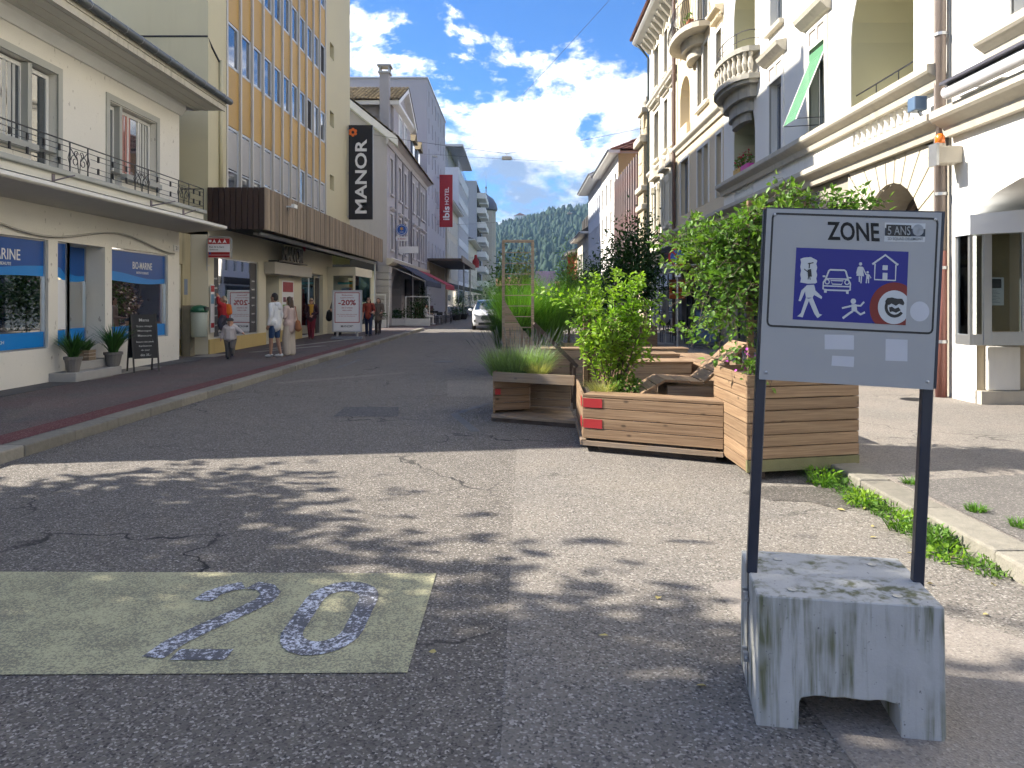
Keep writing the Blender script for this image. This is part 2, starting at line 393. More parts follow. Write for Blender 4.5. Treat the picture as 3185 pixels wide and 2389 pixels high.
# ------------------------------------------------------------------ facade helpers
def arc_pts(s0, s1, z0, z1, rise, n=10):
    """outline of the arched head of an opening, from the right springing over the crown to the left one"""
    c = (s0 + s1) / 2; a = (s1 - s0) / 2
    return [(c + a * math.cos(math.pi * i / n), z1 - rise + rise * math.sin(math.pi * i / n)) for i in range(n + 1)]
def facade(mb, s0, s1, z0, z1, ops, n=0., depth=.25):
    """wall sheet on plane n with openings (s0, s1, z0, z1[, rise[, depth]]) and their reveals"""
    ss = sorted({s0, s1, *[o[0] for o in ops], *[o[1] for o in ops]}); zs = sorted({z0, z1, *[o[2] for o in ops], *[o[3] for o in ops]})
    ss = [x for x in ss if s0 - 1e-6 <= x <= s1 + 1e-6]; zs = [x for x in zs if z0 - 1e-6 <= x <= z1 + 1e-6]
    for i in range(len(ss) - 1):
        for j in range(len(zs) - 1):
            cs, cz = (ss[i] + ss[i+1]) / 2, (zs[j] + zs[j+1]) / 2
            if any(o[0] < cs < o[1] and o[2] < cz < o[3] for o in ops): continue
            mb.face([(ss[i], n, zs[j]), (ss[i+1], n, zs[j]), (ss[i+1], n, zs[j+1]), (ss[i], n, zs[j+1])])
    for o in ops:
        a, b, c, d = o[:4]; rise = o[4] if len(o) > 4 else 0; dp = o[5] if len(o) > 5 else depth; e = n - dp
        zt = d - rise
        mb.face([(a, n, c), (a, n, zt), (a, e, zt), (a, e, c)]); mb.face([(b, n, c), (b, n, zt), (b, e, zt), (b, e, c)])
        mb.face([(a, n, c), (b, n, c), (b, e, c), (a, e, c)])
        if rise:
            P = arc_pts(a, b, c, d, rise)
            for k in range(len(P) - 1):
                p, q = P[k], P[k+1]
                mb.face([(p[0], n, p[1]), (q[0], n, q[1]), (q[0], n, d), (p[0], n, d)])
                mb.face([(p[0], n, p[1]), (q[0], n, q[1]), (q[0], e, q[1]), (p[0], e, p[1])])
        else: mb.face([(a, n, d), (b, n, d), (b, e, d), (a, e, d)])
    return mb
def shell(mb, s0, s1, back, z0, z1, n=0., top=True):
    """the other sides of a building behind its facade: ends, back and flat roof"""
    mb.face([(s0, n, z0), (s0, n, z1), (s0, back, z1), (s0, back, z0)]); mb.face([(s1, n, z0), (s1, n, z1), (s1, back, z1), (s1, back, z0)])
    mb.face([(s0, back, z0), (s1, back, z0), (s1, back, z1), (s0, back, z1)])
    if top: mb.face([(s0, n, z1), (s1, n, z1), (s1, back, z1), (s0, back, z1)])
    return mb
def window(par, T, s0, s1, z0, z1, n, cols=1, rows=1, fw=.06, fm=None, gm=None, sill=None, trim=None, hood=None, trimm=None, wall_n=0., each=False, rowz=None, bars=.04, name='window'):
    """a window in an opening: frame with its lights; sill, surround and hood as its own pieces"""
    fm = fm or WHITEP; gm = gm or GLASS; trimm = trimm or STONE
    m = MB(T); dn = .05
    m.box(s0, s0 + fw, n, n + dn, z0, z1); m.box(s1 - fw, s1, n, n + dn, z0, z1)
    m.box(s0 + fw, s1 - fw, n, n + dn, z0, z0 + fw); m.box(s0 + fw, s1 - fw, n, n + dn, z1 - fw, z1)
    sx = [s0 + fw + (s1 - s0 - 2*fw) * i / cols for i in range(cols + 1)]
    zx = [z0 + fw] + (list(rowz) if rowz else [z0 + fw + (z1 - z0 - 2*fw) * i / rows for i in range(1, rows)]) + [z1 - fw]
    for x in sx[1:-1]: m.box(x - bars/2, x + bars/2, n + .001, n + dn - .004, z0 + fw, z1 - fw)
    for z in zx[1:-1]: m.box(s0 + fw, s1 - fw, n + .002, n + dn - .008, z - bars/2, z + bars/2)
    wo = m.build(name, fm, par)
    if each:
        for i in range(cols):
            for j in range(len(zx) - 1): MB(T).box(sx[i], sx[i+1], n + .012, n + .02, zx[j], zx[j+1]).build('pane', gm, wo)
    else: MB(T).box(s0 + .01, s1 - .01, n + .012, n + .02, z0 + .01, z1 - .01).build('pane', gm, wo)
    if sill: MB(T).box(s0 - sill, s1 + sill, wall_n - .02, wall_n + .14, z0 - .14, z0 - .005).build('sill', trimm, wo, bevel=.012)
    if trim:
        q = MB(T); e = wall_n + .03
        q.box(s0 - trim, s0, wall_n - .02, e, z0, z1 + trim); q.box(s1, s1 + trim, wall_n - .02, e, z0, z1 + trim); q.box(s0, s1, wall_n - .02, e, z1, z1 + trim)
        q.build('surround', trimm, wo)
    if hood:
        q = MB(T); z = z1 + (trim or 0) + hood
        q.prism([(wall_n - .02, z), (wall_n + .08, z), (wall_n + .2, z + .1), (wall_n + .22, z + .18), (wall_n - .02, z + .22)], 0, s0 - .2, s1 + .2); q.build('hood', trimm, wo)
    return wo
def curtain(par, T, s0, s1, z0, z1, n, c=(.6, .58, .54)):
    m = MB(T); k = max(6, int((s1 - s0) / .07)); P = [(s0 + (s1 - s0) * i / k, n + .02 * (i % 2)) for i in range(k + 1)]
    for i in range(k): m.face([(P[i][0], P[i][1], z0), (P[i+1][0], P[i+1][1], z0), (P[i+1][0], P[i+1][1], z1), (P[i][0], P[i][1], z1)])
    return m.build('curtain', M_('curtain_%d' % int(c[0]*100), c, .9, .1, 3), par)
def downpipe(par, T, pts, r=.05, m=None): return MB(T).tube(pts, r, 8).build('downpipe', m or STEEL, par, smooth=True)

# ------------------------------------------------------------------ ground, road, pavements, kerbs
tag(MB().face([(-6000, -3000, -.03), (6000, -3000, -.03), (6000, 9000, -.03), (-6000, 9000, -.03)]).build('ground', M_('distant_ground', (.10, .13, .06), .95, .25, .02)), kind='structure')
road = MB().box(-5.36, 3.02, -12, 420, -.2, 0).build('road', ASPH); road['kind'] = 'structure'
def sheet(name, pts, mat, parent, z=.004):
    return MB().face([(x, y, z) for x, y in pts]).build(name, mat, parent)
sheet('asphalt_patch', [(-.08, 1.2), (3.0, 1.2), (3.0, 8.9), (-.02, 8.9)], ASPH2, road)
sheet('asphalt_patch', [(1.25, 2.2), (2.6, 2.0), (2.9, 3.4), (1.75, 4.75), (1.15, 4.6)], asphalt_mat('concrete_patch', (.235, .21, .185), .35, (.26, .23, .2)), road, .008)
sheet('asphalt_patch', [(-2.7, 11.2), (-1.75, 11.2), (-1.9, 12.2), (-2.75, 12.2)], ASPH3, road)
sheet('asphalt_patch', [(-1.25, 13.5), (-.1, 13.5), (-.3, 16.2), (-1.5, 16.2)], ASPH2, road)
sheet('asphalt_patch', [(-4.9, 15.5), (-2.6, 17.8), (-2.7, 18.1), (-5.0, 15.9)], ASPH2, road)
sheet('damp_stain', [(1.95, 6.75), (2.25, 7.0), (2.75, 6.95), (2.95, 6.7), (2.9, 6.35), (2.6, 6.2), (2.45, 6.45), (2.15, 6.5)], asphalt_mat('damp_asphalt', (.10, .09, .078), .5, None, 0, .25), road, .0075)
# painted 20 on its yellow field
PY = worn_paint('yellow_road_paint', (.44, .42, .25), (.19, .18, .125), .45, 95)
PW = worn_paint('white_road_paint', (.62, .64, .70), (.10, .10, .11), .5, 48)
field = sheet('painted_field', [(-3.3, 3.47), (-.506, 3.5), (-.51, 4.77), (-3.3, 4.80)], PY, road, .005)
m = MB(); cx = -1.0
for k in range(12):            # the figure 0: a tall ring, two half rounds and two straights
    for s_ in (1, -1):
        a, b = math.pi*k/12, math.pi*(k+1)/12
        p = [(cx + r_ * math.cos(t_), 4.14 + s_ * (.2 + q_ * math.sin(t_))) for r_, q_, t_ in ((.10, .13, a), (.205, .28, a), (.205, .28, b), (.10, .13, b))]
        m.face([(x, y, .009) for x, y in p])
for sx in (-1, 1): m.face([(cx + sx*.10, 3.94, .009), (cx + sx*.205, 3.94, .009), (cx + sx*.205, 4.34, .009), (cx + sx*.10, 4.34, .009)])
m.build('painted_digit', PW, road)
m = MB()                        # the figure 2, stencilled in three strokes
m.ribbon([(-1.78, 4.33), (-1.76, 4.44), (-1.70, 4.52), (-1.63, 4.56)], .12, .009)
m.ribbon([(-1.58, 4.565), (-1.49, 4.53), (-1.43, 4.44), (-1.43, 4.33), (-1.50, 4.19), (-1.62, 3.97), (-1.70, 3.80), (-1.73, 3.64)], .115, .009)
m.ribbon([(-1.64, 3.67), (-1.38, 3.67)], .11, .009)
m.build('painted_digit', PW, road)
PW2 = worn_paint('faded_white_paint', (.3, .3, .3), (.1, .1, .1), .56, 30)
for a, b, y0, y1 in ((-4.6, -4.45, 19, 22), (-2.2, -1.0, 25.6, 25.8), (-3.6, -1.6, 29, 29.3), (-3.2, -1.2, 33.4, 33.7)): sheet('painted_line', [(a, y0), (b, y0 + .3), (b, y1 + .3), (a, y1)], PW2, road, .005)
m = MB(); m.ribbon([(-.55, 9.9), (-.95, 11.4), (-.5, 12.6)], .12, .0062); m.build('painted_arrow', worn_paint('ghost_paint', (.16, .165, .17), (.11, .11, .11), .5, 30), road)
for X, Y in ((-2.05, 21.2), (-1.2, 38.5)): MB().lathe([(.001, .006), (.3, .006), (.31, 0)], (X, Y, .002), 20).build('manhole_cover', M_('cast_iron', (.06, .06, .06), .6, .2, 30, bmp=.4), road)

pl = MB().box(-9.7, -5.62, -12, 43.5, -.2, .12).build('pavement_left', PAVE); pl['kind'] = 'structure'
sheet('edge_strip', [(-6.05, 6), (-5.64, 6), (-5.64, 30), (-5.95, 30)], REDEDGE, pl, .124)
m_sl = [M_('paving_slab_pale', (.33, .31, .27), .85, .12, 6, bmp=.2, rand=.25), M_('paving_slab_dark', (.10, .10, .105), .8, .15, 6, bmp=.2, rand=.3)]
y = 8.0; k = 0
while y < 22:
    L = rnd.uniform(.8, 1.9); MB().box(-9.02, -8.42 - .06 * (k % 2), y + .008, y + L - .008, .1, .128).build('paving_slab', m_sl[(k * 7 // 3) % 2], pl); y += L; k += 1
for y0, y1 in ((23.2, 26.5), (24.8, 31.0)): sheet('paving_strip', [(-8.2, y0), (-7.9, y0), (-6.6, y1), (-6.9, y1)], m_sl[0], pl, .124)
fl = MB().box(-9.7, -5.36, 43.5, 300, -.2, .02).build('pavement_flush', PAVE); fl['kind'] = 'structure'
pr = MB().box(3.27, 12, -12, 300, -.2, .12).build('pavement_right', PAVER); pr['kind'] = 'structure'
sheet('asphalt_patch', [(3.3, 5.0), (6.9, 6.6), (6.9, 7.4), (3.3, 6.7)], asphalt_mat('pavement_patch', (.135, .125, .115), .4), pr, .124)
MB().lathe([(.001, .005), (.22, .005), (.23, 0)], (6.3, 12.2, .121), 18).build('drain_cover', BLACKM, pr)
def kerb(name, x0, x1, y0, y1, L0):
    root = structure(name, (x0, y0, 0)); y = y0; k = 0
    while y < y1:
        L = L0 * rnd.uniform(.85, 1.15); e = rnd.uniform(-.008, .008)
        q = MB().box(x0 + e, x1 + e, y + .006, min(y + L, y1) - .006, -.15, .125 + rnd.uniform(-.004, .004)).build('kerb_stone', KERB, root, bevel=.018); y += L; k += 1
    return root
kerb('kerb_left', -5.64, -5.36, 3.0, 43.6, 1.05)
kerb('kerb_right', 3.0, 3.28, 2.2, 44, .9)

# ------------------------------------------------------------------ wooded hill behind the town
def hill_h(x, y):
    t = max(0., min(1., (y - 620) / 1500.)); s = t * t * (3 - 2 * t)
    ridge = 186 + 46 * math.tanh((x - 60) / 260.) + 22 * math.sin(x / 210. + .8) + 10 * math.sin(x / 71.)
    return s * ridge + 9 * s * math.sin(x / 55. + y / 90.) + 6 * s * math.sin(y / 37. - x / 80.)
nx, ny = 60, 44; HV = []; HF = []
for j in range(ny + 1):
    for i in range(nx + 1):
        x = -1500 + 3000 * i / nx; yy = 560 + 1900 * j / ny; HV.append((x, yy, hill_h(x, yy) - .5))
for j in range(ny):
    for i in range(nx): a = j * (nx + 1) + i; HF.append((a, a + 1, a + nx + 2, a + nx + 1))
hill = np_mesh('hill', HV, HF, M_('hill_meadow', (.05, .085, .03), .95, .35, .012), smooth=True, loc=(0, 560, 0)); hill['kind'] = 'structure'
rg = np.random.RandomState(4); tv, tf = [], []
def hill_tree(x, y, h, r, con):
    b = len(tv); z = hill_h(x, y) - 1; a0 = rg.rand() * 6
    if con: prof = ((0.05, r * .8), (.3, r), (.32, r * .62), (.62, r * .68), (.64, r * .38), (1., .02))
    else: prof = ((0.05, r * .6), (.35, r * 1.05), (.7, r * .95), (.92, r * .5), (1., .05))
    for f, q in prof:
        for k in range(6): a = a0 + k * math.pi / 3; rr = q * (.85 + .3 * rg.rand()); tv.append((x + rr * math.cos(a), y + rr * math.sin(a), z + h * f))
    for i in range(len(prof) - 1):
        for k in range(6): tf.append((b + i*6 + k, b + i*6 + (k+1) % 6, b + i*6 + 6 + (k+1) % 6, b + i*6 + 6 + k))
for _ in range(9000):
    yy = 640 + 1560 * rg.rand() ** 1.15; x = (rg.rand() * 1.1 - .48) * .34 * yy
    if abs(x - .06 * yy) < 12 and 640 < yy < 760 and rg.rand() < .8: continue
    con = rg.rand() < .62
    hill_tree(x, yy, 11 + 13 * rg.rand(), (2.4 if con else 4.2) * (.7 + .8 * rg.rand()), con)
np_mesh('forest', tv, tf, M_('forest_foliage', (.02, .052, .02), .9, .45, .02, island=.5), loc=(0, 700, 0), label='dark mixed forest covering the hillside beyond the street', cat='forest', kind='stuff')
for x, yy in ((4, 1900),):
    z = hill_h(x, yy) + 8; q = thing('hillside_house', (x, yy, z - 1), 'tiny pale house among the trees on the far hill', 'house')
    MB().box(x - 13, x + 13, yy - 7, yy + 7, z - 1, z + 9).build('wall', WHITEP, q)
    MB().prism([(x - 15, z + 9), (x + 15, z + 9), (x, z + 16)], 1, yy - 8, yy + 8).build('roof', TERRA, q)
# ================================================================== LEFT SIDE
L9 = leftT(-9.0)
# ------------------------------------------------------------------ low cream shop building
SH = thing('shop_building', (-9, 10.8, 0), 'low cream shop building with blue window film, iron balcony and deep white eaves', 'building')
FLAKE = M_('flaking_render', (.78, .745, .66), .9, .05, 1.2, bmp=.3, bsc=22, streak=.0)
t = FLAKE.node_tree; bs_ = t.nodes['Principled BSDF']; old = bs_.inputs['Base Color'].links[0].from_socket
sp_ = noise(t, 1, 5, .6, wpos(t), (9, 9, 4.5)); t.links.new(mixc(t, ramp(t, sp_, .64, .68, 0, .6), old, (.25, .21, .16)), bs_.inputs['Base Color'])
m = MB(L9)
ops = [(12.0, 15.0, 4.55, 6.1, 0, .22), (14.2, 15.0, 4.1, 4.56, 0, .22), (16.9, 19.1, 4.55, 6.08, 0, .22), (16.9, 17.45, 4.1, 4.56, 0, .22),
       (11.2, 14.72, .78, 2.85, 0, .12), (15.02, 15.42, .78, 2.85, 0, .12), (15.42, 16.74, .78, 2.85, 0, .5), (17.02, 19.75, .78, 2.87, 0, .12)]
facade(m, 10.8, 20.4, .0, 6.85, ops); shell(m, 10.8, 20.4, -5, 0, 6.85, top=False); m.prism([(7.36, 0), (10.79, 0), (10.79, 7.5)], 1, -.5, 0)  # sloped end wedge: invented, out of view, shapes the shadow edge on the road
m.build('wall', FLAKE, SH)
# shop interior: floor, back wall, ceiling
m = MB(L9); m.face([(11.1, -2.2, .5), (20.2, -2.2, .5), (20.2, -2.2, 3), (11.1, -2.2, 3)]); m.face([(11.1, -.13, .72), (20.2, -.13, .72), (20.2, -2.2, .72), (11.1, -2.2, .72)]); m.face([(11.1, -.13, 3), (20.2, -.13, 3), (20.2, -2.2, 3), (11.1, -2.2, 3)])
m.build('interior', M_('shop_interior', (.30, .28, .26), .8, .2, 2), SH)
TUBE = bpy.data.materials.new('fluorescent_tube'); TUBE.use_nodes = True; tb_ = TUBE.node_tree.nodes['Principled BSDF']; tb_.inputs['Emission Color'].default_value = (1, .97, .9, 1); tb_.inputs['Emission Strength'].default_value = 26; TUBE.cycles.emission_sampling = 'NONE'
for s_ in (12, 13.4, 15.6, 17.6, 19.0): MB(L9).box(s_ - .6, s_ + .6, -1.1, -1.04, 2.86, 2.9).build('fluorescent_tube', TUBE, SH)
# upper windows with their balcony doors
for (a, b, c) in ((16.9, 17.45, 19.1), (15.0, 14.2, 12.0)):
    lo, hi = min(b, c), max(b, c)
    window(SH, L9, lo + .02, hi - .02, 4.57, 6.06, -.2, 3, 1, .07, trimm=GREYTRIM, sill=.05, each=True)
    lo, hi = min(a, b), max(a, b)
    window(SH, L9, lo + .02, hi - .02, 4.12, 6.06, -.2, 1, 1, .08, each=True, name='balcony_door')
    lo, hi = min(a, c), max(a, c); q = MB(L9)
    q.box(lo - .14, lo, -.01, .03, 4.1, 6.24); q.box(hi, hi + .14, -.01, .03, 4.1, 6.24); q.box(lo, hi, -.01, .03, 6.1, 6.24); q.build('window_surround', GREYTRIM, SH)
    q = MB(L9); q.box(b - .06, b + .06, -.2, -.02, 4.56, 6.08); q.build('window_post', GREYTRIM, SH)
for lo, hi in ((17.75, 18.2), (18.45, 18.95), (12.8, 13.3), (13.5, 14.0)): curtain(SH, L9, lo, hi, 4.65, 6.0, -.27 if lo > 100 else -.185, (.42, .2, .17) if lo == 17.75 else (.5, .5, .47))
# eaves: moulding, boarded soffit, fascia, gutter
MB(L9).prism([(0, 6.6), (.05, 6.6), (.16, 6.78), (.16, 6.86), (0, 6.86)], 0, 10.75, 20.46).build('cove_moulding', WHITEP, SH)
for i in range(6):
    n0 = .16 + i * .135; MB(L9).box(10.75, 20.95, n0 + .004, n0 + .131, 6.86 + .012 * (i % 2), 6.9).build('soffit_board', M_('soffit_paint', (.60, .58, .52), .6, .08, 3), SH)
FAS = M_('lichened_fascia', (.56, .53, .45), .8, .1, 6, streak=1., dirt=(.12, .105, .07))
MB(L9).box(10.75, 21.0, .965, 1.0, 6.84, 7.0).build('fascia', FAS, SH); MB(L9).box(10.75, 21.0, 1.001, 1.03, 6.98, 7.1).build('fascia', FAS, SH)
m = MB(L9)
for i in range(7): pass
m.tube([(10.75, 1.11, 7.12), (21.05, 1.11, 7.12)], .085, 10); m.build('gutter', M_('zinc_gutter', (.13, .14, .145), .5, .15, 4, metal=.5), SH, smooth=True)
m = MB(L9)
for k in range(16): m.tube([(10.9 + k * .64, 1.11 + .09 * math.cos(a), 7.12 + .09 * math.sin(a)) for a in [i * math.pi / 4 for i in range(8)]], .008, 4, close=True)
m.build('gutter_bracket', STEEL, SH)
MB(L9).face([(10.75, 1.06, 7.17), (21.0, 1.06, 7.17), (21.0, -2.35, 8.05), (10.75, -2.35, 8.05)]).build('roof', M_('slate_roof', (.07, .065, .06), .7, .2, 8), SH)
MB(L9).face([(21.0, 1.0, 6.87), (21.0, 1.0, 7.15), (21.0, -2.35, 8.02), (21.0, -2.35, 6.87)]).build('eaves_end', WHITEP, SH)
# set-back upper storey with a grey louvred shutter
L11 = leftT(-11.3); m = MB(L11); facade(m, 11.4, 22.25, 7.2, 9.6, [(20.75, 21.9, 7.9, 9.4)], depth=.12); shell(m, 11.4, 22.25, -6, 7.2, 9.6); m.build('upper_storey', M_('upper_render', (.66, .64, .60), .85, .05, 1), SH)
MB(L11).box(20.75, 21.9, -.12, -.1, 7.9, 9.4).build('upper_window', GLASS, SH)
SHUT = M_('grey_shutter', (.30, .34, .36), .6, .08, 5)
for a, b in ((20.72, 21.3), (21.33, 21.9)):
    q = MB(L11); q.box(a, a + .05, .0, .05, 7.88, 9.42); q.box(b - .05, b, .0, .05, 7.88, 9.42); q.box(a + .05, b - .05, .0, .05, 7.88, 7.95); q.box(a + .05, b - .05, .0, .05, 9.35, 9.42); q.box(a + .05, b - .05, .004, .012, 7.95, 9.35); so_ = q.build('shutter', SHUT, SH)
    for k in range(14): MB(L11).prism([(.012, 7.97 + k * .1), (.04, 7.97 + k * .1), (.012, 8.05 + k * .1)], 0, a + .05, b - .05).build('slat', SHUT, so_)
# unseen pitched-roof wing, added to shade the side wall of the tall block
m = MB(); m.box(-24, -14.2, 12.9, 22.2, 0, 11.2); m.prism([(-24.3, 11.2), (-14.0, 11.2), (-20, 15.9)], 1, 12.9, 22.25); m.build('added_shade_wing', M_('upper_render', (.6, .6, .6)), SH)
# canopy slab and balcony
m = MB(L9); m.prism([(0, 3.50), (1.14, 3.58), (1.17, 3.6), (1.17, 3.68), (1.0, 3.74), (0, 3.78)], 0, 10.9, 20.62); m.build('canopy_slab', M_('canopy_plaster', (.60, .58, .52), .85, .06, 2, streak=.3, dirt=(.2, .2, .17)), SH)
MB(L9).box(10.9, 20.63, 1.17, 1.185, 3.615, 3.675).build('drip_edge', WHITEP, SH)
MB(L9).face([(10.9, .62, 3.79), (20.6, .62, 3.79), (20.6, 1.16, 3.70), (10.9, 1.16, 3.70)]).build('canopy_flashing', M_('mossy_flashing', (.12, .15, .12), .7, .2, 5), SH)
MB(L9).box(10.9, 20.55, 0, .58, 3.76, 4.02).build('balcony_base', CREAMW, SH); MB(L9).box(10.88, 20.6, 0, .66, 4.0, 4.1).build('balcony_slab', GREYTRIM, SH, bevel=.015)
rail = MB(L9)
rail.tube([(11, .6, 4.66), (20.5, .6, 4.66)], .014, 5); rail.tube([(11, .6, 4.56), (20.5, .6, 4.56)], .008, 4); rail.tube([(11, .6, 4.2), (20.5, .6, 4.2)], .008, 4)
rail.tube([(20.5, .6, 4.66), (20.5, .02, 4.66)], .014, 5); rail.tube([(20.5, .6, 4.2), (20.5, .02, 4.2)], .008, 4)
ro = rail.build('balcony_rail', BLACKM, SH)
posts = [11.3, 11.9, 14.4, 15.0, 16.85, 17.45, 19.0, 19.6, 20.5]
for p in posts: MB(L9).tube([(p, .6, 4.1), (p, .6, 4.66)], .014, 5).build('rail_post', BLACKM, ro)
def spiral(m, c, r, turns, s, n=.6, k=14):
    m.tube([(c[0] + s * r * (1 - .75 * i / k) * math.cos(2*math.pi*turns*i/k), n, c[1] + r * (1 - .75 * i / k) * math.sin(2*math.pi*turns*i/k)) for i in range(k + 1)], .008, 4)
for a, b in ((11.3, 11.9), (14.4, 15.0), (16.85, 17.45), (19.0, 19.6)):
    q = MB(L9); c = (a + b) / 2
    for s in (-1, 1): spiral(q, (c + s * .14, 4.33), .13, 1.3, s); spiral(q, (c + s * .1, 4.47), .07, 1.2, -s); q.tube([(c + s*.02, .6, 4.12), (c + s*.05, .6, 4.35), (c + s * .27, .6, 4.54)], .008, 4); q.tube([(c + s*.29, .6, 4.2), (c + s*.36, .6, 4.36), (c + s*.29, .6, 4.54)], .008, 4)
    q.build('scroll_panel', BLACKM, ro)
for a, b in ((12, 14.3), (15.1, 16.75), (17.55, 18.9), (19.7, 20.45)):
    q = MB(L9); q.tube([(a, .6, 4.46), (b, .6, 4.46)], .006, 4); q.tube([(a, .6, 4.3), (b, .6, 4.3)], .006, 4)
    k = max(2, int((b - a) / .45))
    for i in range(k): x = a + (b - a) * (i + .5) / k; q.box(x - .02, x + .02, .585, .615, 4.44, 4.56); q.box(x - .02, x + .02, .585, .615, 4.2, 4.32)
    q.build('bar_panel', BLACKM, ro)
for y, w_ in ((13.9, .5), (17.6, .8), (19.3, .4)):
    q = MB(L9); q.box(y - .04, y + .04, .585, .6, 3.84, 3.98); q.tube([(y, .6, 3.86), (y + .15, .6 + w_ * .6, 3.98)], .014, 5); q.build('flag_bracket', M_('mauve_steel', (.18, .15, .17), .5, .1, 5), SH)
# hose-like light chain across the shop front
MB(L9).tube([(11 + .25 * i, .05, 3.05 + .14 * math.sin((11 + .25 * i) * 1.15 + .6)) for i in range(37)], .022, 7).build('conduit', M_('grey_conduit', (.45, .43, .38), .6, .1, 9), SH, smooth=True)
MB(L9).box(20.05, 20.33, .0, .03, 2.98, 3.14).build('house_number_plate', WHITEP, SH); MB(L9).text('21', .14, .1, lambda x, y, d: (20.19 + x, .031 + d, 3.06 + y), .003).build('house_number', BLACKM, SH)
# shop windows: frames, glass, film with the shop's name
def wave(m, a, b, zt, zb, amp, ph, n):
    k = 16
    for i in range(k):
        x, y = a + (b - a) * i / k, a + (b - a) * (i + 1) / k
        f = lambda s: zb + amp * math.sin((s - a) / (b - a) * 4.2 + ph)
        m.face([(x, n, f(x)), (y, n, f(y)), (y, n, zt), (x, n, zt)])
    return m
for a, b, ph in ((11.2, 14.72, 3.6), (15.02, 15.42, 0), (15.42, 16.74, 1.2), (17.02, 19.75, 1.5)):
    dp = -.46 if a == 15.42 else -.1
    wo = window(SH, L9, a, b, .78, 2.85, dp, 1, 1, .03, ALU, CLEAR, name='shop_window')
    e = dp + .026
    wave(MB(L9), a + .03, b - .03, 2.82, 2.28, .07, ph, e).build('dark_blue_film', BLUEP, wo)
    wave(MB(L9), a + .03, b - .03, 2.42, 2.12, .035, ph + .6, e - .004).build('light_blue_film', BLUEL, wo)
    MB(L9).face([(a + .03, e, .81), (b - .03, e, .81), (b - .03, e, 1.1), (a + .03, e, 1.1)]).build('bottom_film', BLUEL, wo)
    for name_, sub, s, z, wd in (('BIO-MARINE', 'INSTITUT DE BEAUTE', 18.55, 2.52, .95), ('BIO-MARINE', 'INSTITUT DE BEAUTE', 13.32, 2.52, 1.35)):
        if a < s < b:
            MB(L9).text(name_, wd, .17 if s > 15 else .2, lambda x, y, d: (s + x, e + .004 + d, z + y), .003).build('lettering', WHITEPRINT, wo)
            MB(L9).text(sub, wd * .62, .055, lambda x, y, d: (s + x, e + .004 + d, z - .17 + y), .003).build('lettering', WHITEPRINT, wo)
    if b - a > 2: MB(L9).text('WWW.BIOMARINE.CH', 1.1, .06, lambda x, y, d: ((18.3 if a > 16 else 13.0) + x, e + .004 + d, .95 + y), .003).build('lettering', WHITEPRINT, wo)
MB(L9).box(15.06, 15.40, -.075, -.07, 1.12, 2.1).build('price_list', WHITEPRINT, SH)
# things on show behind the glass
def show(name, label, cat, fn, mat):
    q = MB(L9); fn(q); return q.build(name, mat, None, label, cat=cat, group=None)
def poster(name, label, T, s0, s1, n, z0, z1, cols, back=WHITEPRINT, cat='poster', legs=True):
    o = MB(T).box(s0, s1, n, n + .012, z0, z1); q = thing(name, tuple(T(((s0+s1)/2, n, z0))), label, cat); o.build('sheet', back, q)
    for (a, b, c, d, mt) in cols: MB(T).box(s0 + (s1-s0)*a, s0 + (s1-s0)*b, n + .012, n + .016, z0 + (z1-z0)*c, z0 + (z1-z0)*d).build('print', mt, q)
    return q
PALEB = M_('pale_blue_print', (.16, .3, .42), .6, .2, 3)
poster('display_poster', 'tall pale blue poster of beauty devices behind the recessed shop window', L9, 15.6, 16.45, -.62, .73, 2.15, [(.15, .5, .55, .62, WHITEPRINT), (.3, .65, .65, .72, WHITEPRINT), (.1, .4, .3, .4, WHITEPRINT), (.55, .85, .25, .45, WHITEPRINT), (.2, .8, .9, .93, M_('navy_print', (.02, .04, .1), .5, .1, 4))], PALEB)
poster('display_banner', 'orange hanging banner with white lettering in the blue-filmed shop window', L9, 13.9, 14.12, -.5, .73, 2.0, [(.0, 1., .12, .3, WHITEPRINT), (.1, .9, .86, .92, WHITEPRINT)], ORANGE)
BAG = M_('straw_bag', (.62, .48, .28), .85, .12, 30, bmp=.4)
q = thing('straw_bag', (-9.45, 18.35, .73), 'pale straw handbag with orange handles in the shop window', 'bag')
MB(L9).prism([(18.15, 1.25), (18.5, 1.25), (18.55, 1.62), (18.1, 1.62)], 1, -.5, -.38).build('bag_body', BAG, q); MB(L9).tube([(18.2, -.38, 1.6), (18.25, -.38, 1.85), (18.33, -.38, 1.9), (18.4, -.38, 1.85), (18.45, -.38, 1.6)], .015, 5).build('handle', ORANGE, q)
MB(L9).box(18.05, 18.6, -.6, -.3, .722, 1.25).build('stand', WHITEP, q)
q = thing('mannequin', (-9.5, 17.55, .72), 'shop window mannequin in a white dress with a brown shawl', 'mannequin')
m = MB(L9); m.lathe([(.24, 0), (.17, .5), (.13, .75), (.17, 1.0), (.12, 1.12), (.04, 1.16), (.04, 1.22)], (17.55, -.5, .72), 12, 1, .7); m.build('dress', M_('white_cloth', (.7, .68, .64), .9, .05, 5), q, smooth=True)
m = MB(L9); m.lathe([(.2, .85), (.22, 1.0), (.14, 1.13), (.06, 1.15)], (17.55, -.5, .72), 12, 1.05, .75); m.build('shawl', M_('brown_cloth', (.2, .11, .06), .9, .1, 9), q, smooth=True)
PROD = [M_('product_yellow', (.6, .5, .05), .5, .1, 3), M_('product_white', (.7, .7, .68), .5, .05, 3), M_('product_green', (.03, .25, .1), .5, .1, 3), M_('product_blue', (.04, .14, .35), .5, .1, 3)]
names = ['yellow', 'white', 'green', 'blue']
sh_ = thing('display_shelf', (-9.5, 13.9, .72), 'long glass display shelf stacked with products in the shop window', 'shelf')
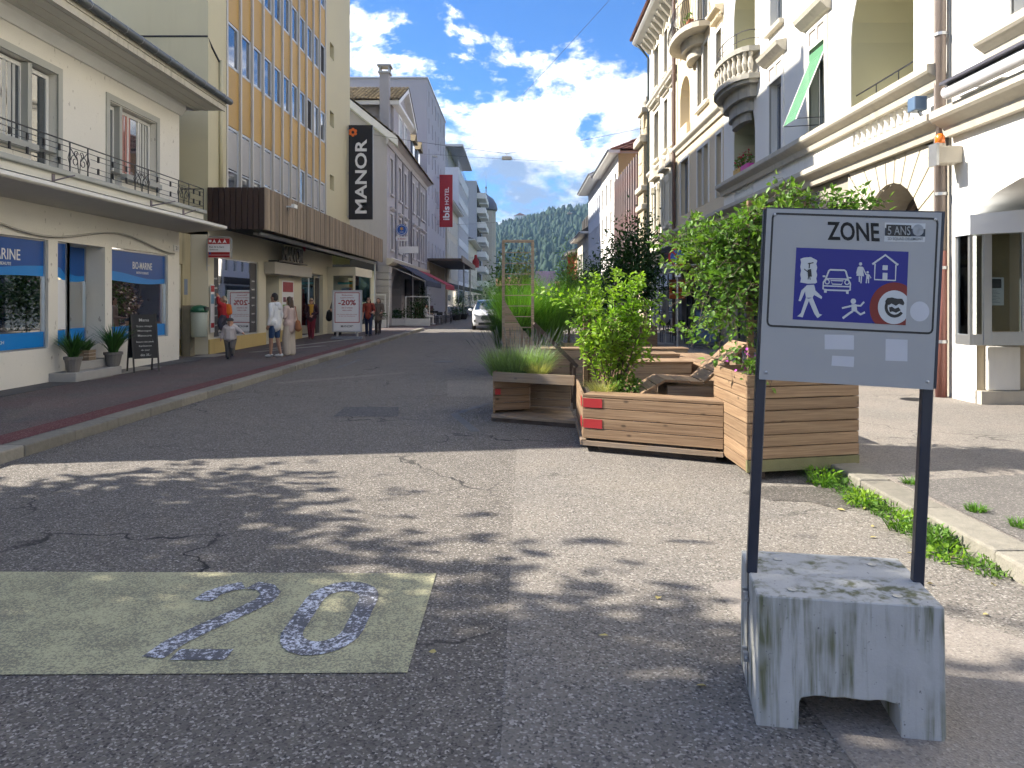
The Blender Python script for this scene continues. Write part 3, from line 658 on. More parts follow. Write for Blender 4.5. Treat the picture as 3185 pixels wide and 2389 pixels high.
for z in (1.13, 1.4): MB(L9).box(12.6, 14.65, -.75, -.25, z, z + .02).build('shelf_board', WHITEP, sh_)
for s in (12.65, 13.6, 14.6): MB(L9).box(s - .015, s + .015, -.7, -.67, .72, 1.42).build('upright', ALU, sh_)
for i, (s, z, wd, h, c) in enumerate(((13.45, 1.42, .12, .38, 1), (13.62, 1.42, .1, .3, 1), (14.15, 1.42, .12, .2, 0), (14.33, 1.42, .1, .2, 3), (14.5, 1.42, .1, .18, 0), (13.85, 1.15, .16, .18, 0), (14.1, 1.15, .16, .2, 2), (14.38, 1.15, .22, .2, 2), (13.55, 1.15, .14, .16, 1), (17.3, .722, .12, .55, 1), (19.1, .722, .3, .35, 1), (19.45, .722, .2, .5, 3))):
    nm = 'tall' if h > .3 else 'low'
    q = MB(L9); q.box(s - wd/2, s + wd/2, -.55, -.4, z, z + h); q.box(s - wd/2 + .01, s + wd/2 - .01, -.4, -.397, z + h*.55, z + h*.9)
    q.build('product_box', PROD[c], None, '%s %s carton on show behind the blue-filmed shop glass' % (nm, names[c]), cat='box', group='cartons in the shop window')
# low steps in front of the recessed window
st = thing('stone_steps', (-8.75, 15.5, .12), 'two worn grey concrete steps under the recessed blue shop window', 'steps')
m = MB(); m.box(-9.0, -8.47, 14.72, 16.42, .12, .30); m.build('lower_step', CONC, st, bevel=.012); MB().box(-9.0, -8.72, 15.25, 16.42, .30, .47).build('upper_step', CONC, st, bevel=.012)
def blades(n, c, r, h, bend, w_, seg=4, seed=1, upright=.25):
    """arching grass-like blades springing from a disc of radius r at c"""
    g = np.random.RandomState(seed); a = g.rand(n) * 2 * np.pi; q = np.sqrt(g.rand(n)) * r
    B = np.stack([c[0] + q * np.cos(a), c[1] + q * np.sin(a), np.full(n, c[2])], 1)
    d = a + g.randn(n) * .7; D = np.stack([np.cos(d), np.sin(d)], 1); H = h * (.55 + .45 * g.rand(n)); K = bend * (.3 + .9 * g.rand(n)); W = w_ * (.7 + .6 * g.rand(n))
    V = np.zeros((n, seg + 1, 2, 3)); side = np.stack([-D[:,1], D[:,0]], 1)
    for i in range(seg + 1):
        t_ = i / seg; hor = (upright * t_ + (1 - upright) * t_ ** 2.2) * K; zz = H * (t_ - .28 * K / max(h, .01) * t_ ** 3 * .6); wd = W * (1 - t_ ** 1.6) * .5 + .0004
        for s_, sg in ((0, -1), (1, 1)):
            V[:, i, s_, 0] = B[:,0] + D[:,0] * hor + side[:,0] * wd * sg; V[:, i, s_, 1] = B[:,1] + D[:,1] * hor + side[:,1] * wd * sg; V[:, i, s_, 2] = B[:,2] + zz
    idx = np.arange(n)[:, None] * (seg + 1) * 2; F = []
    for i in range(seg): F.append(np.concatenate([idx + 2*i, idx + 2*i + 1, idx + 2*i + 3, idx + 2*i + 2], 1))
    return V.reshape(-1, 3), np.concatenate(F)
def pot_plant(x, y, z, pm, r, h, seed, label, ph=.42, crate=False):
    q = thing('potted_plant', (x, y, z), label, 'potted plant')
    if crate:
        m = MB()
        for k in range(3): m.box(x - .13, x + .13, y - .13, y - .115, z + .01 + k*.07, z + .07 + k*.07); m.box(x + .115, x + .13, y - .115, y + .13, z + .01 + k*.07, z + .07 + k*.07); m.box(x - .13, x - .115, y - .115, y + .13, z + .01 + k*.07, z + .07 + k*.07)
        m.box(x - .13, x + .13, y - .13, y + .13, z, z + .01); m.build('crate', WOODG, q); ph = .2
    else: MB().lathe([(r * .62, 0), (r * .9, ph * .8), (r, ph * .82), (r, ph), (r * .9, ph), (r * .86, ph * .9)], (x, y, z), 16).build('pot', pm, q, smooth=False)
    MB().lathe([(.001, ph * .88), (r * .85 if not crate else .11, ph * .88)], (x, y, z), 12).build('soil', SOIL, q)
    V, F = blades(150, (x, y, z + ph * .85), r * .35, h, h * .75, .035, 4, seed, .4); np_mesh('leaves', V, F, leaf_mat('pot_leaf_%d' % seed, (.05, .13, .03), .25, .4), q)
    return q
POT = M_('grey_pot', (.16, .15, .14), .75, .12, 20, bmp=.2)
pot_plant(-8.66, 14.95, .30, POT, .17, .62, 11, 'small palm in a ribbed grey pot on the low end of the steps', .3)
pot_plant(-8.86, 15.75, .47, POT, .13, .3, 12, 'little leafy plant in a slatted white crate on the upper step', .2, True)
pot_plant(-8.58, 16.28, .30, POT, .19, .75, 13, 'larger palm in a grey pot beside the chalkboard', .3)
# chalkboard
T = rotT((-8.3, 17.0, .12), 42)
q = thing('chalkboard', (-8.3, 17.0, .12), 'black folding chalkboard with handwritten list outside the blue shop window', 'A-board')
FR = M_('black_wood', (.025, .022, .02), .6, .2, 9)
for s in (-1, 1):
    lean = lambda z, s=s: s * (.26 - .24 * z / 1.28)
    for x in (-.27, .24): 
        m = MB(T); m.prism([(lean(0) - .015, 0), (lean(0) + .015, 0), (lean(1.28) + .015, 1.28), (lean(1.28) - .015, 1.28)], 0, x, x + .03); m.build('leg', FR, q)
    m = MB(T); m.prism([(lean(.3) - .008, .3), (lean(.3) + .008, .3), (lean(1.26) + .008, 1.26), (lean(1.26) - .008, 1.26)], 0, -.238, .238); bo = m.build('board', M_('slate_board', (.018, .018, .019), .7, .3, 4), q)
    if s < 0:
        CH = M_('chalk', (.5, .5, .48), .9, .2, 30); ys = lambda z: lean(z) - .011
        for i, (tx, z, wd, h) in enumerate((('Menu', 1.14, .2, .07), ('Soins visage', 1.0, .32, .05), ('Massages', .9, .28, .045), ('Manucure', .8, .28, .045), ('Beaute des pieds', .66, .36, .045), ('Epilation', .57, .26, .04), ('du jour', .48, .18, .04), ('dès 35.-', .38, .22, .05))):
            MB(T).text(tx, wd, h, lambda x, y, d: (x, ys(z + y) - d, z + y), .002).build('chalk_writing', CH, bo)
# ------------------------------------------------------------------ narrow passage door between the shop and the tall block
L95 = leftT(-9.5); PG = thing('passage_front', (-9.5, 20.4, .12), 'narrow cream passage front with a poster-covered white door', 'door front')
m = MB(L95); facade(m, 20.41, 22.28, .12, 3.6, [(20.75, 21.75, .14, 2.72, 0, .08)]); m.face([(20.41, 0, 3.6), (22.28, 0, 3.6), (22.28, -2, 3.6), (20.41, -2, 3.6)]); m.build('wall', M_('stained_cream', (.52, .45, .28), .85, .12, 2, streak=.9, dirt=(.06, .05, .04)), PG)
d_ = MB(L95).box(20.78, 21.72, -.08, -.04, .14, 2.7).build('door', M_('old_white_door', (.62, .58, .47), .6, .1, 2, streak=.4), PG)
MB(L95).box(20.78, 21.72, -.04, -.036, .14, .6).build('kick_plate', M_('yellow_kick', (.5, .38, .13), .6, .1, 4), d_); MB(L95).tube([(20.86, -.04, 1.15), (20.86, .02, 1.15), (20.95, .02, 1.15)], .012, 6).build('handle', ALU, d_)
for i, (s, z, wd, h, mt) in enumerate(((21.0, 1.75, .28, .45, M_('collage_a', (.6, .35, .1), .6, .5, 14)), (21.3, 1.7, .26, .5, M_('collage_b', (.55, .06, .05), .6, .5, 14)), (21.05, 1.05, .22, .4, M_('collage_c', (.15, .13, .12), .6, .6, 14)), (21.85, 1.85, .22, .45, M_('collage_d', (.2, .25, .35), .6, .4, 14)))):
    MB(L95).box(s, s + wd, -.035 if s < 21.7 else .0, -.032 if s < 21.7 else .004, z, z + h).build('poster', mt, PG)
# litter bin on a concrete post
q = thing('litter_bin', (-9.12, 21.7, .12), 'grey-green litter bin with a green lid on a concrete post by the passage', 'litter bin')
MB().box(-9.42, -9.2, 21.55, 21.85, .12, 1.55).build('post', M_('mossy_concrete', (.2, .18, .13), .9, .25, 6, bmp=.4, streak=.8), q)
m = MB(); m.lathe([(.19, 0), (.215, .04), (.225, .68), (.2, .7)], (-8.98, 21.62, .66), 14); m.build('bin_body', M_('bin_plastic', (.38, .42, .36), .55, .06, 4), q, smooth=True)
m = MB(); m.lathe([(.23, 0), (.235, .06), (.2, .16), (.05, .2), (.001, .2)], (-8.98, 21.62, 1.36), 14); m.build('lid', GREENP, q, smooth=True); MB().box(-8.82, -8.755, 21.5, 21.74, 1.4, 1.5).build('opening', BLACKM, q)
# ------------------------------------------------------------------ tall yellow block with the department store
TB = thing('tower_block', (-9, 22.3, 0), 'tall yellow office block with ochre panels, long window strips and store below', 'building')
YEL = M_('pale_yellow_render', (.60, .545, .36), .85, .05, .7, bmp=.1, bsc=90, streak=.18, dirt=(.4, .33, .18))
YELC = M_('cream_store_render', (.70, .65, .51), .85, .05, .9, bmp=.1, bsc=90)
m = MB(L9); wx0, wx1 = 23.73, 35.85
sm = [(36.7, 37.5, z, z + .72, 0, .3) for z in (7.0, 10.05, 13.33, 16.6)]
facade(m, 22.3, 41.06, 4.9, 20.5, [(wx0, wx1, 4.95, 19.9, 0, .1)] + sm)
shell(m, 22.3, 41.06, -12, 3.6, 20.5); m.build('wall', YEL, TB)
for o in sm: MB(L9).box(o[0], o[1], -.3, -.28, o[2], o[3]).build('stair_window', M_('brown_recess', (.22, .18, .1), .6, .1, 3), TB)
MB(L9).box(22.25, 22.5, -.1, .05, 20.4, 20.75).build('parapet', STEEL, TB)
OCH = M_('ochre_panel', (.54, .33, .085), .55, .06, .8, rand=.14); MUL = M_('mullion_metal', (.50, .47, .42), .45, .06, 5, metal=.3); FRM = M_('window_frame_metal', (.55, .58, .62), .4, .05, 5)
BLIND = M_('roller_blind', (.44, .43, .42), .8, .1, 2); n_col = 11; pw = (wx1 - wx0) / n_col
for i in range(n_col + 1): MB(L9).box(wx0 + i*pw - .055, wx0 + i*pw + .055, -.1, .06 if 0 < i < n_col else .03, 4.95, 19.9).build('mullion', MUL, TB)
rows = [(5.02, 7.12), (9.0, 10.37), (12.1, 13.47), (15.2, 16.57), (18.3, 19.85)]
for i in range(n_col):
    a, b = wx0 + i*pw + .055, wx0 + (i+1)*pw - .055
    for j, (z0, z1) in enumerate(rows):
        wd_ = window(TB, L9, a, b, z0, z1, -.07, 1, 1, .07, FRM, GLASS if (i * 3 + j * 5) % 11 != 7 else DARK, rowz=[5.75] if j == 0 else None)
        if j == 0 and i != 7: MB(L9).box(a + .09, b - .09, -.045, -.042, 5.82, 7.0).build('blind', BLIND, wd_)
        zt = rows[j+1][0] if j < 4 else 19.9
        if zt - z1 > .2: MB(L9).box(a, b, -.06, -.015, z1 + .02, zt - .02).build('panel', OCH, TB)
for i, j in ():     # sashes tilted open
    a, b = wx0 + i*pw + .08, wx0 + (i+1)*pw - .08; z0, z1 = rows[j]
    q = MB(L9); q.prism([(-.05, z0 + .05), (-.02, z0 + .05), (.12, z1 - .1), (.09, z1 - .1)], 0, a, b); q.build('open_sash', GLASS, TB)
MB(L9).tube([(22.3, -6, 9.35), (22.3, -.01, 9.35), (22.55, .02, 9.1), (23.1, .02, 8.85)], .03, 6).build('conduit', BLACKM, TB); downpipe(TB, L9, [(23.12, .06, 8.9), (23.12, .06, 4.95)], .06, YEL)
# store front
m = MB(L9); ops = [(22.72, 26.62, .56, 3.0, 0, .3), (27.4, 28.9, .14, 2.62, 0, 1.2), (31.9, 35.4, .14, 2.85, 0, .25)]
facade(m, 22.3, 37.2, .12, 3.95, ops); m.face([(22.3, 0, .12), (22.3, 0, 3.95), (22.3, -6, 3.95), (22.3, -6, .12)]); m.face([(37.2, 0, .12), (37.2, 0, 3.95), (37.2, -6, 3.95), (37.2, -6, .12)]); m.build('store_wall', YELC, TB)
m = MB(L9); 
for z in (.13, 3.2): m.face([(22.6, -.3, z), (36, -.3, z), (36, -4, z), (22.6, -4, z)])
m.face([(22.6, -4, .13), (36, -4, .13), (36, -4, 3.2), (22.6, -4, 3.2)]); m.face([(27.0, -.3, .13), (27.0, -4, .13), (27.0, -4, 3.2), (27.0, -.3, 3.2)]); m.build('store_interior', M_('store_interior', (.34, .37, .32), .8, .2, 1), TB)
for s_ in (23.6, 25.4, 32.6, 34.4): MB(L9).box(s_ - .5, s_ + .5, -1.3, -1.24, 3.1, 3.15).build('fluorescent_tube', TUBE, TB)
for a, b in ((22.3, 27.3), (29.0, 31.85)): MB(L9).box(a, b, .0, .045, .121, .55).build('plinth', M_('yellow_plinth', (.58, .43, .17), .75, .08, 3, streak=.3), TB)
wo = window(TB, L9, 22.72, 26.62, .56, 3.0, -.1, 1, 1, .04, ALU, CLEAR, name='shop_window')
GREYF = M_('charcoal_film', (.06, .06, .065), .5, .1, 4)
for a, b in ((22.76, 23.25), (25.98, 26.58)):
    f_ = MB(L9).box(a, b, -.074, -.07, .6, 2.96).build('side_film', GREYF, wo)
    for k, tx in enumerate(('mode', 'beauté', 'maison', 'sport', 'jouets', 'food')):
        MB(L9).text(tx, .28, .07, lambda x, y, d: ((a + b)/2 + x, -.069 + d, 2.35 - k * .28 + y), .002).build('film_lettering', WHITEPRINT, wo)
scn = MB(L9).box(23.35, 25.9, -.5, -.45, 2.3, 2.85).build('display_screen', M_('blue_display', (.03, .06, .3), .3, .5, 2.5), TB)
MB(L9).text('NOUVEAU', 1.2, .28, lambda x, y, d: (24.1 + x, -.449 + d, 2.57 + y), .003).build('screen_lettering', WHITEPRINT, scn); MB(L9).text('soldes', .7, .2, lambda x, y, d: (25.4 + x, -.449 + d, 2.57 + y), .003).build('screen_lettering', WHITEPRINT, scn)
MB(L9).box(24.0, 24.9, -3.9, -3.85, .14, 2.2).build('inner_door', WOODG, TB)
for a in (23.5, 25.2): MB(L9).lathe([(.22, 0), (.2, .9), (.05, .95), (.14, 1.1), (.18, 1.45), (.05, 1.62), (.09, 1.75), (.001, 1.88)], (a, -1.2, .14), 10).build('shop_mannequin', M_('mannequin_cloth', (.33, .33, .27), .8, .15, 3), TB, smooth=True)
# entrance
MB(L9).box(27.2, 32.1, 0, .38, 2.63, 3.06).build('entrance_hood', M_('hood_metal', (.42, .39, .34), .5, .06, 3), TB, bevel=.01)
MB(L9).box(27.45, 28.85, -1.15, -1.1, .14, 2.6).build('entrance_door', DARK, TB); MB(L9).box(28.1, 28.17, -1.1, -1.05, .14, 2.6).build('door_stile', ALU, TB)
po = poster('wall_poster', 'food poster with red cuts and a green footer beside the store entrance', L9, 29.25, 30.75, .0, 1.35, 2.45, [(.06, .94, .6, .95, M_('meat_print', (.3, .03, .04), .6, .7, 9)), (.08, .3, .25, .42, M_('plum_print', (.2, .05, .08), .6, .4, 9)), (.38, .62, .25, .42, M_('plum_print', (.2, .05, .08))), (.7, .92, .25, .42, M_('plum_print', (.2, .05, .08))), (.04, .96, .02, .16, M_('lime_print', (.2, .36, .06), .6, .1, 4))])
wo = window(TB, L9, 31.9, 35.4, .14, 2.85, -.2, 2, 1, .06, ALU, CLEAR, name='glass_door', each=True)
MB(L9).box(34.75, 35.35, -.17, -.165, .2, 2.7).build('side_film', GREYF, wo)
# projecting showcase
SC_ = thing('showcase', (-8.4, 37.5, .12), 'cream glazed showcase jutting from the store wall', 'showcase')
m = MB(); m.box(-9, -7.7, 36.2, 40.2, .12, .5); m.box(-9, -7.66, 36.15, 40.25, 2.85, 3.25); m.box(-9.0, -8.72, 36.2, 36.4, .5, 2.85); m.box(-9, -8.9, 36.4, 40.2, .5, 2.85); m.box(-7.8, -7.7, 36.2, 36.3, .5, 2.85); m.box(-7.8, -7.7, 40.1, 40.2, .5, 2.85); m.build('case', YELC, SC_)
MB().box(-8.72, -7.8, 36.22, 36.23, .5, 2.85).build('pane', CLEAR, SC_); MB().box(-7.74, -7.73, 36.3, 40.1, .5, 2.85).build('pane', CLEAR, SC_)
MB().box(-8.6, -7.9, 36.6, 36.62, 2.45, 2.55).build('light_strip', M_('teal_strip', (.1, .45, .42), .5, .1, 3), SC_); MB().box(-8.5, -8.0, 36.9, 36.92, .5, 2.3).build('hanging_cloth', M_('blue_white_cloth', (.35, .42, .55), .8, .5, 5), SC_)
MB().lathe([(.12, 0), (.14, .6), (.09, 1.2), (.07, 1.7), (.02, 1.75)], (-8.05, 36.8, .5), 9).build('red_garment', REDP, SC_, smooth=True)
# slatted canopy
CN = thing('store_canopy', (-8.2, 22.3, 3.75), 'long timber-slatted store canopy with dark brown ribbed end', 'canopy')
MB(L9).box(22.32, 41.6, .0, 1.6, 3.85, 4.9).build('canopy_body', M_('canopy_dark', (.05, .045, .04), .8, .2, 3), CN)
SLB = M_('brown_ribbed_metal', (.055, .03, .022), .5, .12, 6, rand=.25)
for k in range(10): x0 = -9 + k * .166; MB().box(x0 + .004, x0 + .15, 22.24, 22.318 - .02 * (k % 2), 3.76, 4.96).build('end_panel', SLB, CN)
m = MB(L9); s = 22.26
gs = np.random.RandomState(3)
while s < 41.6: wd = .07 + .03 * gs.rand(); m.box(s, s + wd, 1.605, 1.66 + .03 * gs.rand(), 3.74 + .02 * gs.rand(), 4.95 + .02 * gs.rand()); s += wd + .035
m.build('slats', M_('silvered_larch', (.40, .31, .22), .8, .15, 4, island=.5, streak=.4, dirt=(.2, .15, .1)), CN, kind='stuff')
MB(L9).tube([(22.9, 1.3, 3.68), (41.3, 1.3, 3.68)], .07, 8).build('awning_roller', STEEL, CN, smooth=True)
for s in (24.5, 28, 31, 34, 37): MB(L9).box(s, s + .9, .55, .7, 3.79, 3.85).build('strip_light', WHITEP, CN)
for s in (41.25,): MB(L9).tube([(s, 1.3, .12), (s, 1.3, 3.7)], .05, 8).build('canopy_post', STEEL, CN)
# security camera on the canopy
q = thing('security_camera', (-7.3, 24.3, 4.6), 'small white security camera bracketed on the slatted canopy', 'camera'); MB(L9).tube([(24.3, 1.66, 4.65), (24.3, 1.9, 4.65)], .025, 6).build('bracket', WHITEP, q); MB(L9).box(24.15, 24.5, 1.86, 1.96, 4.6, 4.72).build('housing', WHITEP, q)
# letters above the entrance
q = thing('store_lettering', (-8.9, 29, 3.1), 'dark standing store letters on a rail above the entrance hood', 'sign')
DK = M_('dark_letters', (.10, .09, .08), .5, .1, 5)
MB(L9).text('MANOR', 2.6, .54, lambda x, y, d: (29.2 + x, .42 + d, 3.42 + y), .06).build('letters', DK, q); MB(L9).tube([(27.5, .42, 3.11), (31.2, .42, 3.11)], .03, 6).build('rail', DK, q)
for s in (27.7, 28.7, 29.7, 30.7): MB(L9).tube([(s, 0, 3.11), (s, .42, 3.11)], .03, 6).build('bracket', DK, q)
m = MB(L9)
for k in range(6): a = k * math.pi / 3; m.ball((30.75 + .1 * math.cos(a), .44, 3.78 + .1 * math.sin(a)), .055, .03, .055, 8, 5)
m.build('flower', REDP, q)
# tall black banner sign across the pavement
q = thing('banner_sign', (-8.3, 40.5, 5.94), 'tall black vertical store sign with white letters and orange flower', 'sign')
MB().box(-8.93, -7.67, 40.42, 40.58, 5.94, 10.9).build('panel', M_('sign_black', (.008, .008, .013), .35, .1, 3), q)
MB().text('MANOR', 3.9, .62, lambda x, y, d: (-8.28 - y, 40.42 - d, 8.2 + x), .02).build('letters', WHITEPRINT, q)
m = MB()
for k in range(6): a = k * math.pi / 3 + .5; m.lathe([(.085, 0), (.001, .0)], (0, 0, 0), 8) if False else m.face([(-8.7 + .15 * math.cos(a) + .085 * math.cos(b), 40.41, 10.52 + .15 * math.sin(a) + .085 * math.sin(b)) for b in [i * math.pi / 5 for i in range(10)]])
m.build('flower', ORANGE, q)
for z in (6.1, 8.4, 10.7): MB().box(-9.0, -8.93, 40.46, 40.54, z - .03, z + .03).build('bracket', STEEL, q)
# bus stop sign on the corner of the block
q = thing('bus_stop_sign', (-8.65, 22.2, 2.9), 'red and white bus stop sign in a steel tube frame', 'sign')
MB().tube([(-8.97, 22.14, 2.55), (-8.97, 22.14, 3.45), (-8.9, 22.14, 3.52), (-8.33, 22.14, 3.52), (-8.26, 22.14, 3.45), (-8.26, 22.14, 2.9)], .022, 6).build('tube_frame', ALU, q)
b_ = MB().box(-8.93, -8.3, 22.12, 22.15, 2.92, 3.48).build('plate', WHITEPRINT, q)
MB().box(-8.925, -8.305, 22.116, 22.119, 3.31, 3.475).build('red_header', REDP, b_); MB().box(-8.925, -8.305, 22.116, 22.119, 2.925, 2.99).build('red_line', REDP, b_); MB().box(-8.925, -8.305, 22.116, 22.119, 3.0, 3.08).build('red_line', REDP, b_)
m = MB(); 
for x in (-8.75, -8.6, -8.45): m.prism([(x - .06, 3.33), (x, 3.45), (x + .06, 3.33), (x, 3.36)], 1, 22.112, 22.115)
m.box(-8.9, -8.83, 22.112, 22.115, 3.36, 3.43); m.build('emblem', WHITEPRINT, b_)
MB().text('Rue de la Gare', .42, .045, lambda x, y, d: (-8.68 + x, 22.119 - d, 3.23 + y), .003).build('lettering', BLACKM, b_); MB().text('Delémont', .24, .035, lambda x, y, d: (-8.76 + x, 22.119 - d, 3.15 + y), .003).build('lettering', BLACKM, b_)
MB().box(-8.9, -8.85, 22.11, 22.113, 3.01, 3.07).build('blue_square', BLUEP, b_)
for z in (2.7, 3.3): MB().tube([(-8.97, 22.14, z), (-8.97, 22.3, z)], .015, 5).build('bracket', ALU, q)
q = poster('wall_poster', 'narrow red and white strip poster on the yellow corner behind the climbing child', L9, 22.34, 22.62, .046, .75, 2.15, [(.05, .95, .85, .98, REDP), (.1, .9, .6, .8, PALEB), (.1, .9, .1, .2, REDP)])
# pavement advertising stand
T = rotT((-6.95, 31.2, .12), 4)
q = thing('advert_stand', (-6.95, 31.2, .12), 'pavement poster stand in grey frame with red minus twenty percent offer', 'A-board')
m = MB(T); m.box(-.6, -.54, -.05, .05, .28, 1.98); m.box(.54, .6, -.05, .05, .28, 1.98); m.box(-.54, .54, -.05, .05, .28, .34); m.box(-.54, .54, -.05, .05, 1.92, 1.98); m.build('frame', ALU, q, bevel=.01)
sh2 = MB(T).box(-.54, .54, -.02, .02, .34, 1.92).build('poster_sheet', WHITEPRINT, q)
m = MB(T); m.box(-.5, .5, -.024, -.021, .66, .69); m.box(-.5, .5, -.024, -.021, 1.86, 1.89); m.box(-.5, -.47, -.024, -.021, .69, 1.86); m.box(.47, .5, -.024, -.021, .69, 1.86); m.build('red_border', REDP, sh2)
for tx, wd, h, z, mt in (('Réductions', .42, .06, 1.78, REDP), ('supplémentaires', .56, .06, 1.67, REDP), ('-20%', .7, .22, 1.48, REDP), ('dès 2 articles', .44, .06, 1.27, REDP), ('déjà soldés', .38, .06, 1.16, REDP), ('sur toute la collection mode', .8, .035, 1.0, REDP), ('et sur les chaussures', .66, .035, .93, REDP), ('MANOR*', .5, .1, .52, BLACKM)):
    MB(T).text(tx, wd, h, lambda x, y, d: (x, -.021 - d, z + y), .002).build('lettering', mt, sh2)
m = MB(T); m.prism([(-.3, 0), (.3, 0), (.24, .1), (-.24, .1)], 0, -.62, .62); m.build('base', M_('grey_plastic_base', (.16, .17, .19), .5, .1, 6), q, bevel=.02)
for x in (-.4, .4): MB(T).lathe([(.05, 0), (.05, .2)], (x, 0, .09), 8).build('spring_foot', STEEL, q)
# ------------------------------------------------------------------ side lane: annex with yellow doors
AN = thing('lane_annex', (-11.5, 47.9, 0), 'cream annex with ochre double door in the side lane', 'building')
m = MB(); Y0 = 47.9
def camwall(m, x0, x1, z0, z1, y, ops, depth=.3):
    T0 = m.T; m.T = lambda p: Vector((p[0], y - p[1], p[2])); facade(m, x0, x1, z0, z1, ops, depth=depth); m.T = T0
camwall(m, -15, -8.95, 0, 4.6, Y0, [(-10.6, -9.3, .02, 2.9)]); m.face([(-15, Y0, 4.6), (-8.95, Y0, 4.6), (-8.95, 52, 4.6), (-15, 52, 4.6)]); m.build('wall', YELC, AN)
MB().box(-15, -8.8, Y0 - .5, Y0 + .1, 3.5, 4.2).build('dark_sign_band', M_('dark_band', (.03, .03, .035), .6, .1, 3), AN)
d_ = MB().box(-10.6, -9.3, Y0 + .25, Y0 + .3, .02, 2.9).build('door', M_('ochre_door', (.40, .24, .05), .5, .08, 4), AN)
for x in (-10.5, -9.85): MB().box(x, x + .5, Y0 + .235, Y0 + .25, 1.2, 2.1).build('door_pane', DARK, d_)
# ------------------------------------------------------------------ grey building with gabled dormer and restaurant arcade
GX = -8.3; LG = leftT(GX); GB = thing('grey_townhouse', (GX, 48.5, 0), 'grey old townhouse with tall white windows, tiled gable dormer and restaurant arcade', 'building')
GREY = M_('lavender_grey_render', (.42, .40, .41), .85, .05, .8, streak=.15); GREYD = M_('dark_grey_pilaster', (.22, .21, .22), .85, .06, 2)
gy0, gy1 = 48.5, 68.5; m = MB(LG)
wins = [50.2, 53.7, 56.3, 60.6, 62.9, 65.6, 67.2]; ops = []
for s in wins:
    ops += [(s - .5, s + .5, 8.6, 10.9, 0, .2), (s - .5, s + .5, 5.0, 7.3, 0, .2)]
ops += [(50.4, 54.6, .1, 3.5, 1.5, 1.5), (56, 60, .1, 3.3, 0, .6), (61, 64.5, .1, 3.3, 0, .6), (65.2, 68, .1, 3.3, 0, .6)]
facade(m, gy0, gy1, 0, 12.1, ops); shell(m, gy0, gy1, -12, 0, 12.1, top=False)
m.face([(gy0, 0, 12.1), (gy0, -12, 12.1), (gy0, -6, 17.0)]); m.face([(gy1, 0, 12.1), (gy1, -12, 12.1), (gy1, -6, 17.0)]); m.build('wall', GREY, GB)
for s in wins:
    for z0, z1 in ((8.6, 10.9), (5.0, 7.3)): window(GB, LG, s - .5, s + .5, z0, z1, -.15, 2, 1, .07, sill=.15, trim=.16, hood=.05 if z0 < 6 else None, trimm=M_('pale_trim', (.52, .5, .5), .8, .06, 3))
for s in (52.0, 55.2, 58.4, 64.2): MB(LG).box(s - .35, s + .35, -.02, .06, 4.3, 11.6).build('pilaster', GREYD, GB)
MB(LG).prism([(0, 11.5), (.1, 11.5), (.2, 11.8), (.6, 12.0), (.65, 12.2), (0, 12.25)], 0, gy0 - .3, gy1 + .3).build('cornice', M_('pale_trim', (.5, .5, .5)), GB)
MB(LG).prism([(0, 3.9), (.15, 3.9), (.4, 4.1), (.45, 4.3), (0, 4.35)], 0, gy0 - .2, gy1).build('string_course', STONE, GB)
# raking white cornice on the gable end
for a, b in (((.75, 11.85), (-6, 17.3)),):
    m = MB(LG); m.face([(gy0 - .35, *a), (gy0 - .35, *b), (gy0 - .35, b[0], b[1] - .5), (gy0 - .35, a[0], a[1] - .5)]); m.face([(gy0 - .35, a[0], a[1] - .5), (gy0 - .35, b[0], b[1] - .5), (gy0 + .0, b[0], b[1] - .6), (gy0, a[0], a[1] - .6)]); m.build('verge_board', WHITEP, GB)
TILE = M_('mossy_roof_tile', (.30, .23, .12), .85, .2, 3, island=.55, streak=.3, dirt=(.07, .08, .04))
m = MB(LG); m.face([(gy0 - .35, .75, 11.9), (gy1 + .2, .75, 11.9), (gy1 + .2, -6, 17.35), (gy0 - .35, -6, 17.35)]); m.face([(gy0 - .35, -12.5, 12), (gy1 + .2, -12.5, 12), (gy1 + .2, -6, 17.35), (gy0 - .35, -6, 17.35)]); rf = m.build('roof', M_('roof_underlay', (.12, .09, .06), .9, .2, 5), GB)
def tiles(par, A, U, V, nu, nv, mat, name='roof_tiles'):
    """rows of overlapping curved tiles on the plane A + u U + v V"""
    A, U, V = Vector(A), Vector(U), Vector(V); Nn = U.cross(V).normalized(); 
    if Nn.z < 0: Nn = -Nn
    m = MB(); du, dv = 1 / nu, 1 / nv
    for j in range(nv):
        for i in range(nu):
            o = A + U * ((i + .06 * (j % 2)) * du) + V * (j * dv); e = rnd.uniform(0, .012)
            prof = [(0., .01), (.3, .05), (.55, .055), (.8, .02), (.98, .0)]
            lo = [o + U * (p * du) + Nn * (h + .035 + e) for p, h in prof]; hi = [o + U * (p * du) + V * (dv * 1.12) + Nn * h for p, h in prof]
            b = len(m.v); m.v += lo + hi
            for k in range(4): m.f.append((b + k, b + k + 1, b + 6 + k, b + 5 + k)); m.m.append(0)
            m.f.append((b, b + 1, b + 2, b + 3, b + 4)); m.m.append(0)
    o = m.build(name, mat, par); o['kind'] = 'stuff'; return o
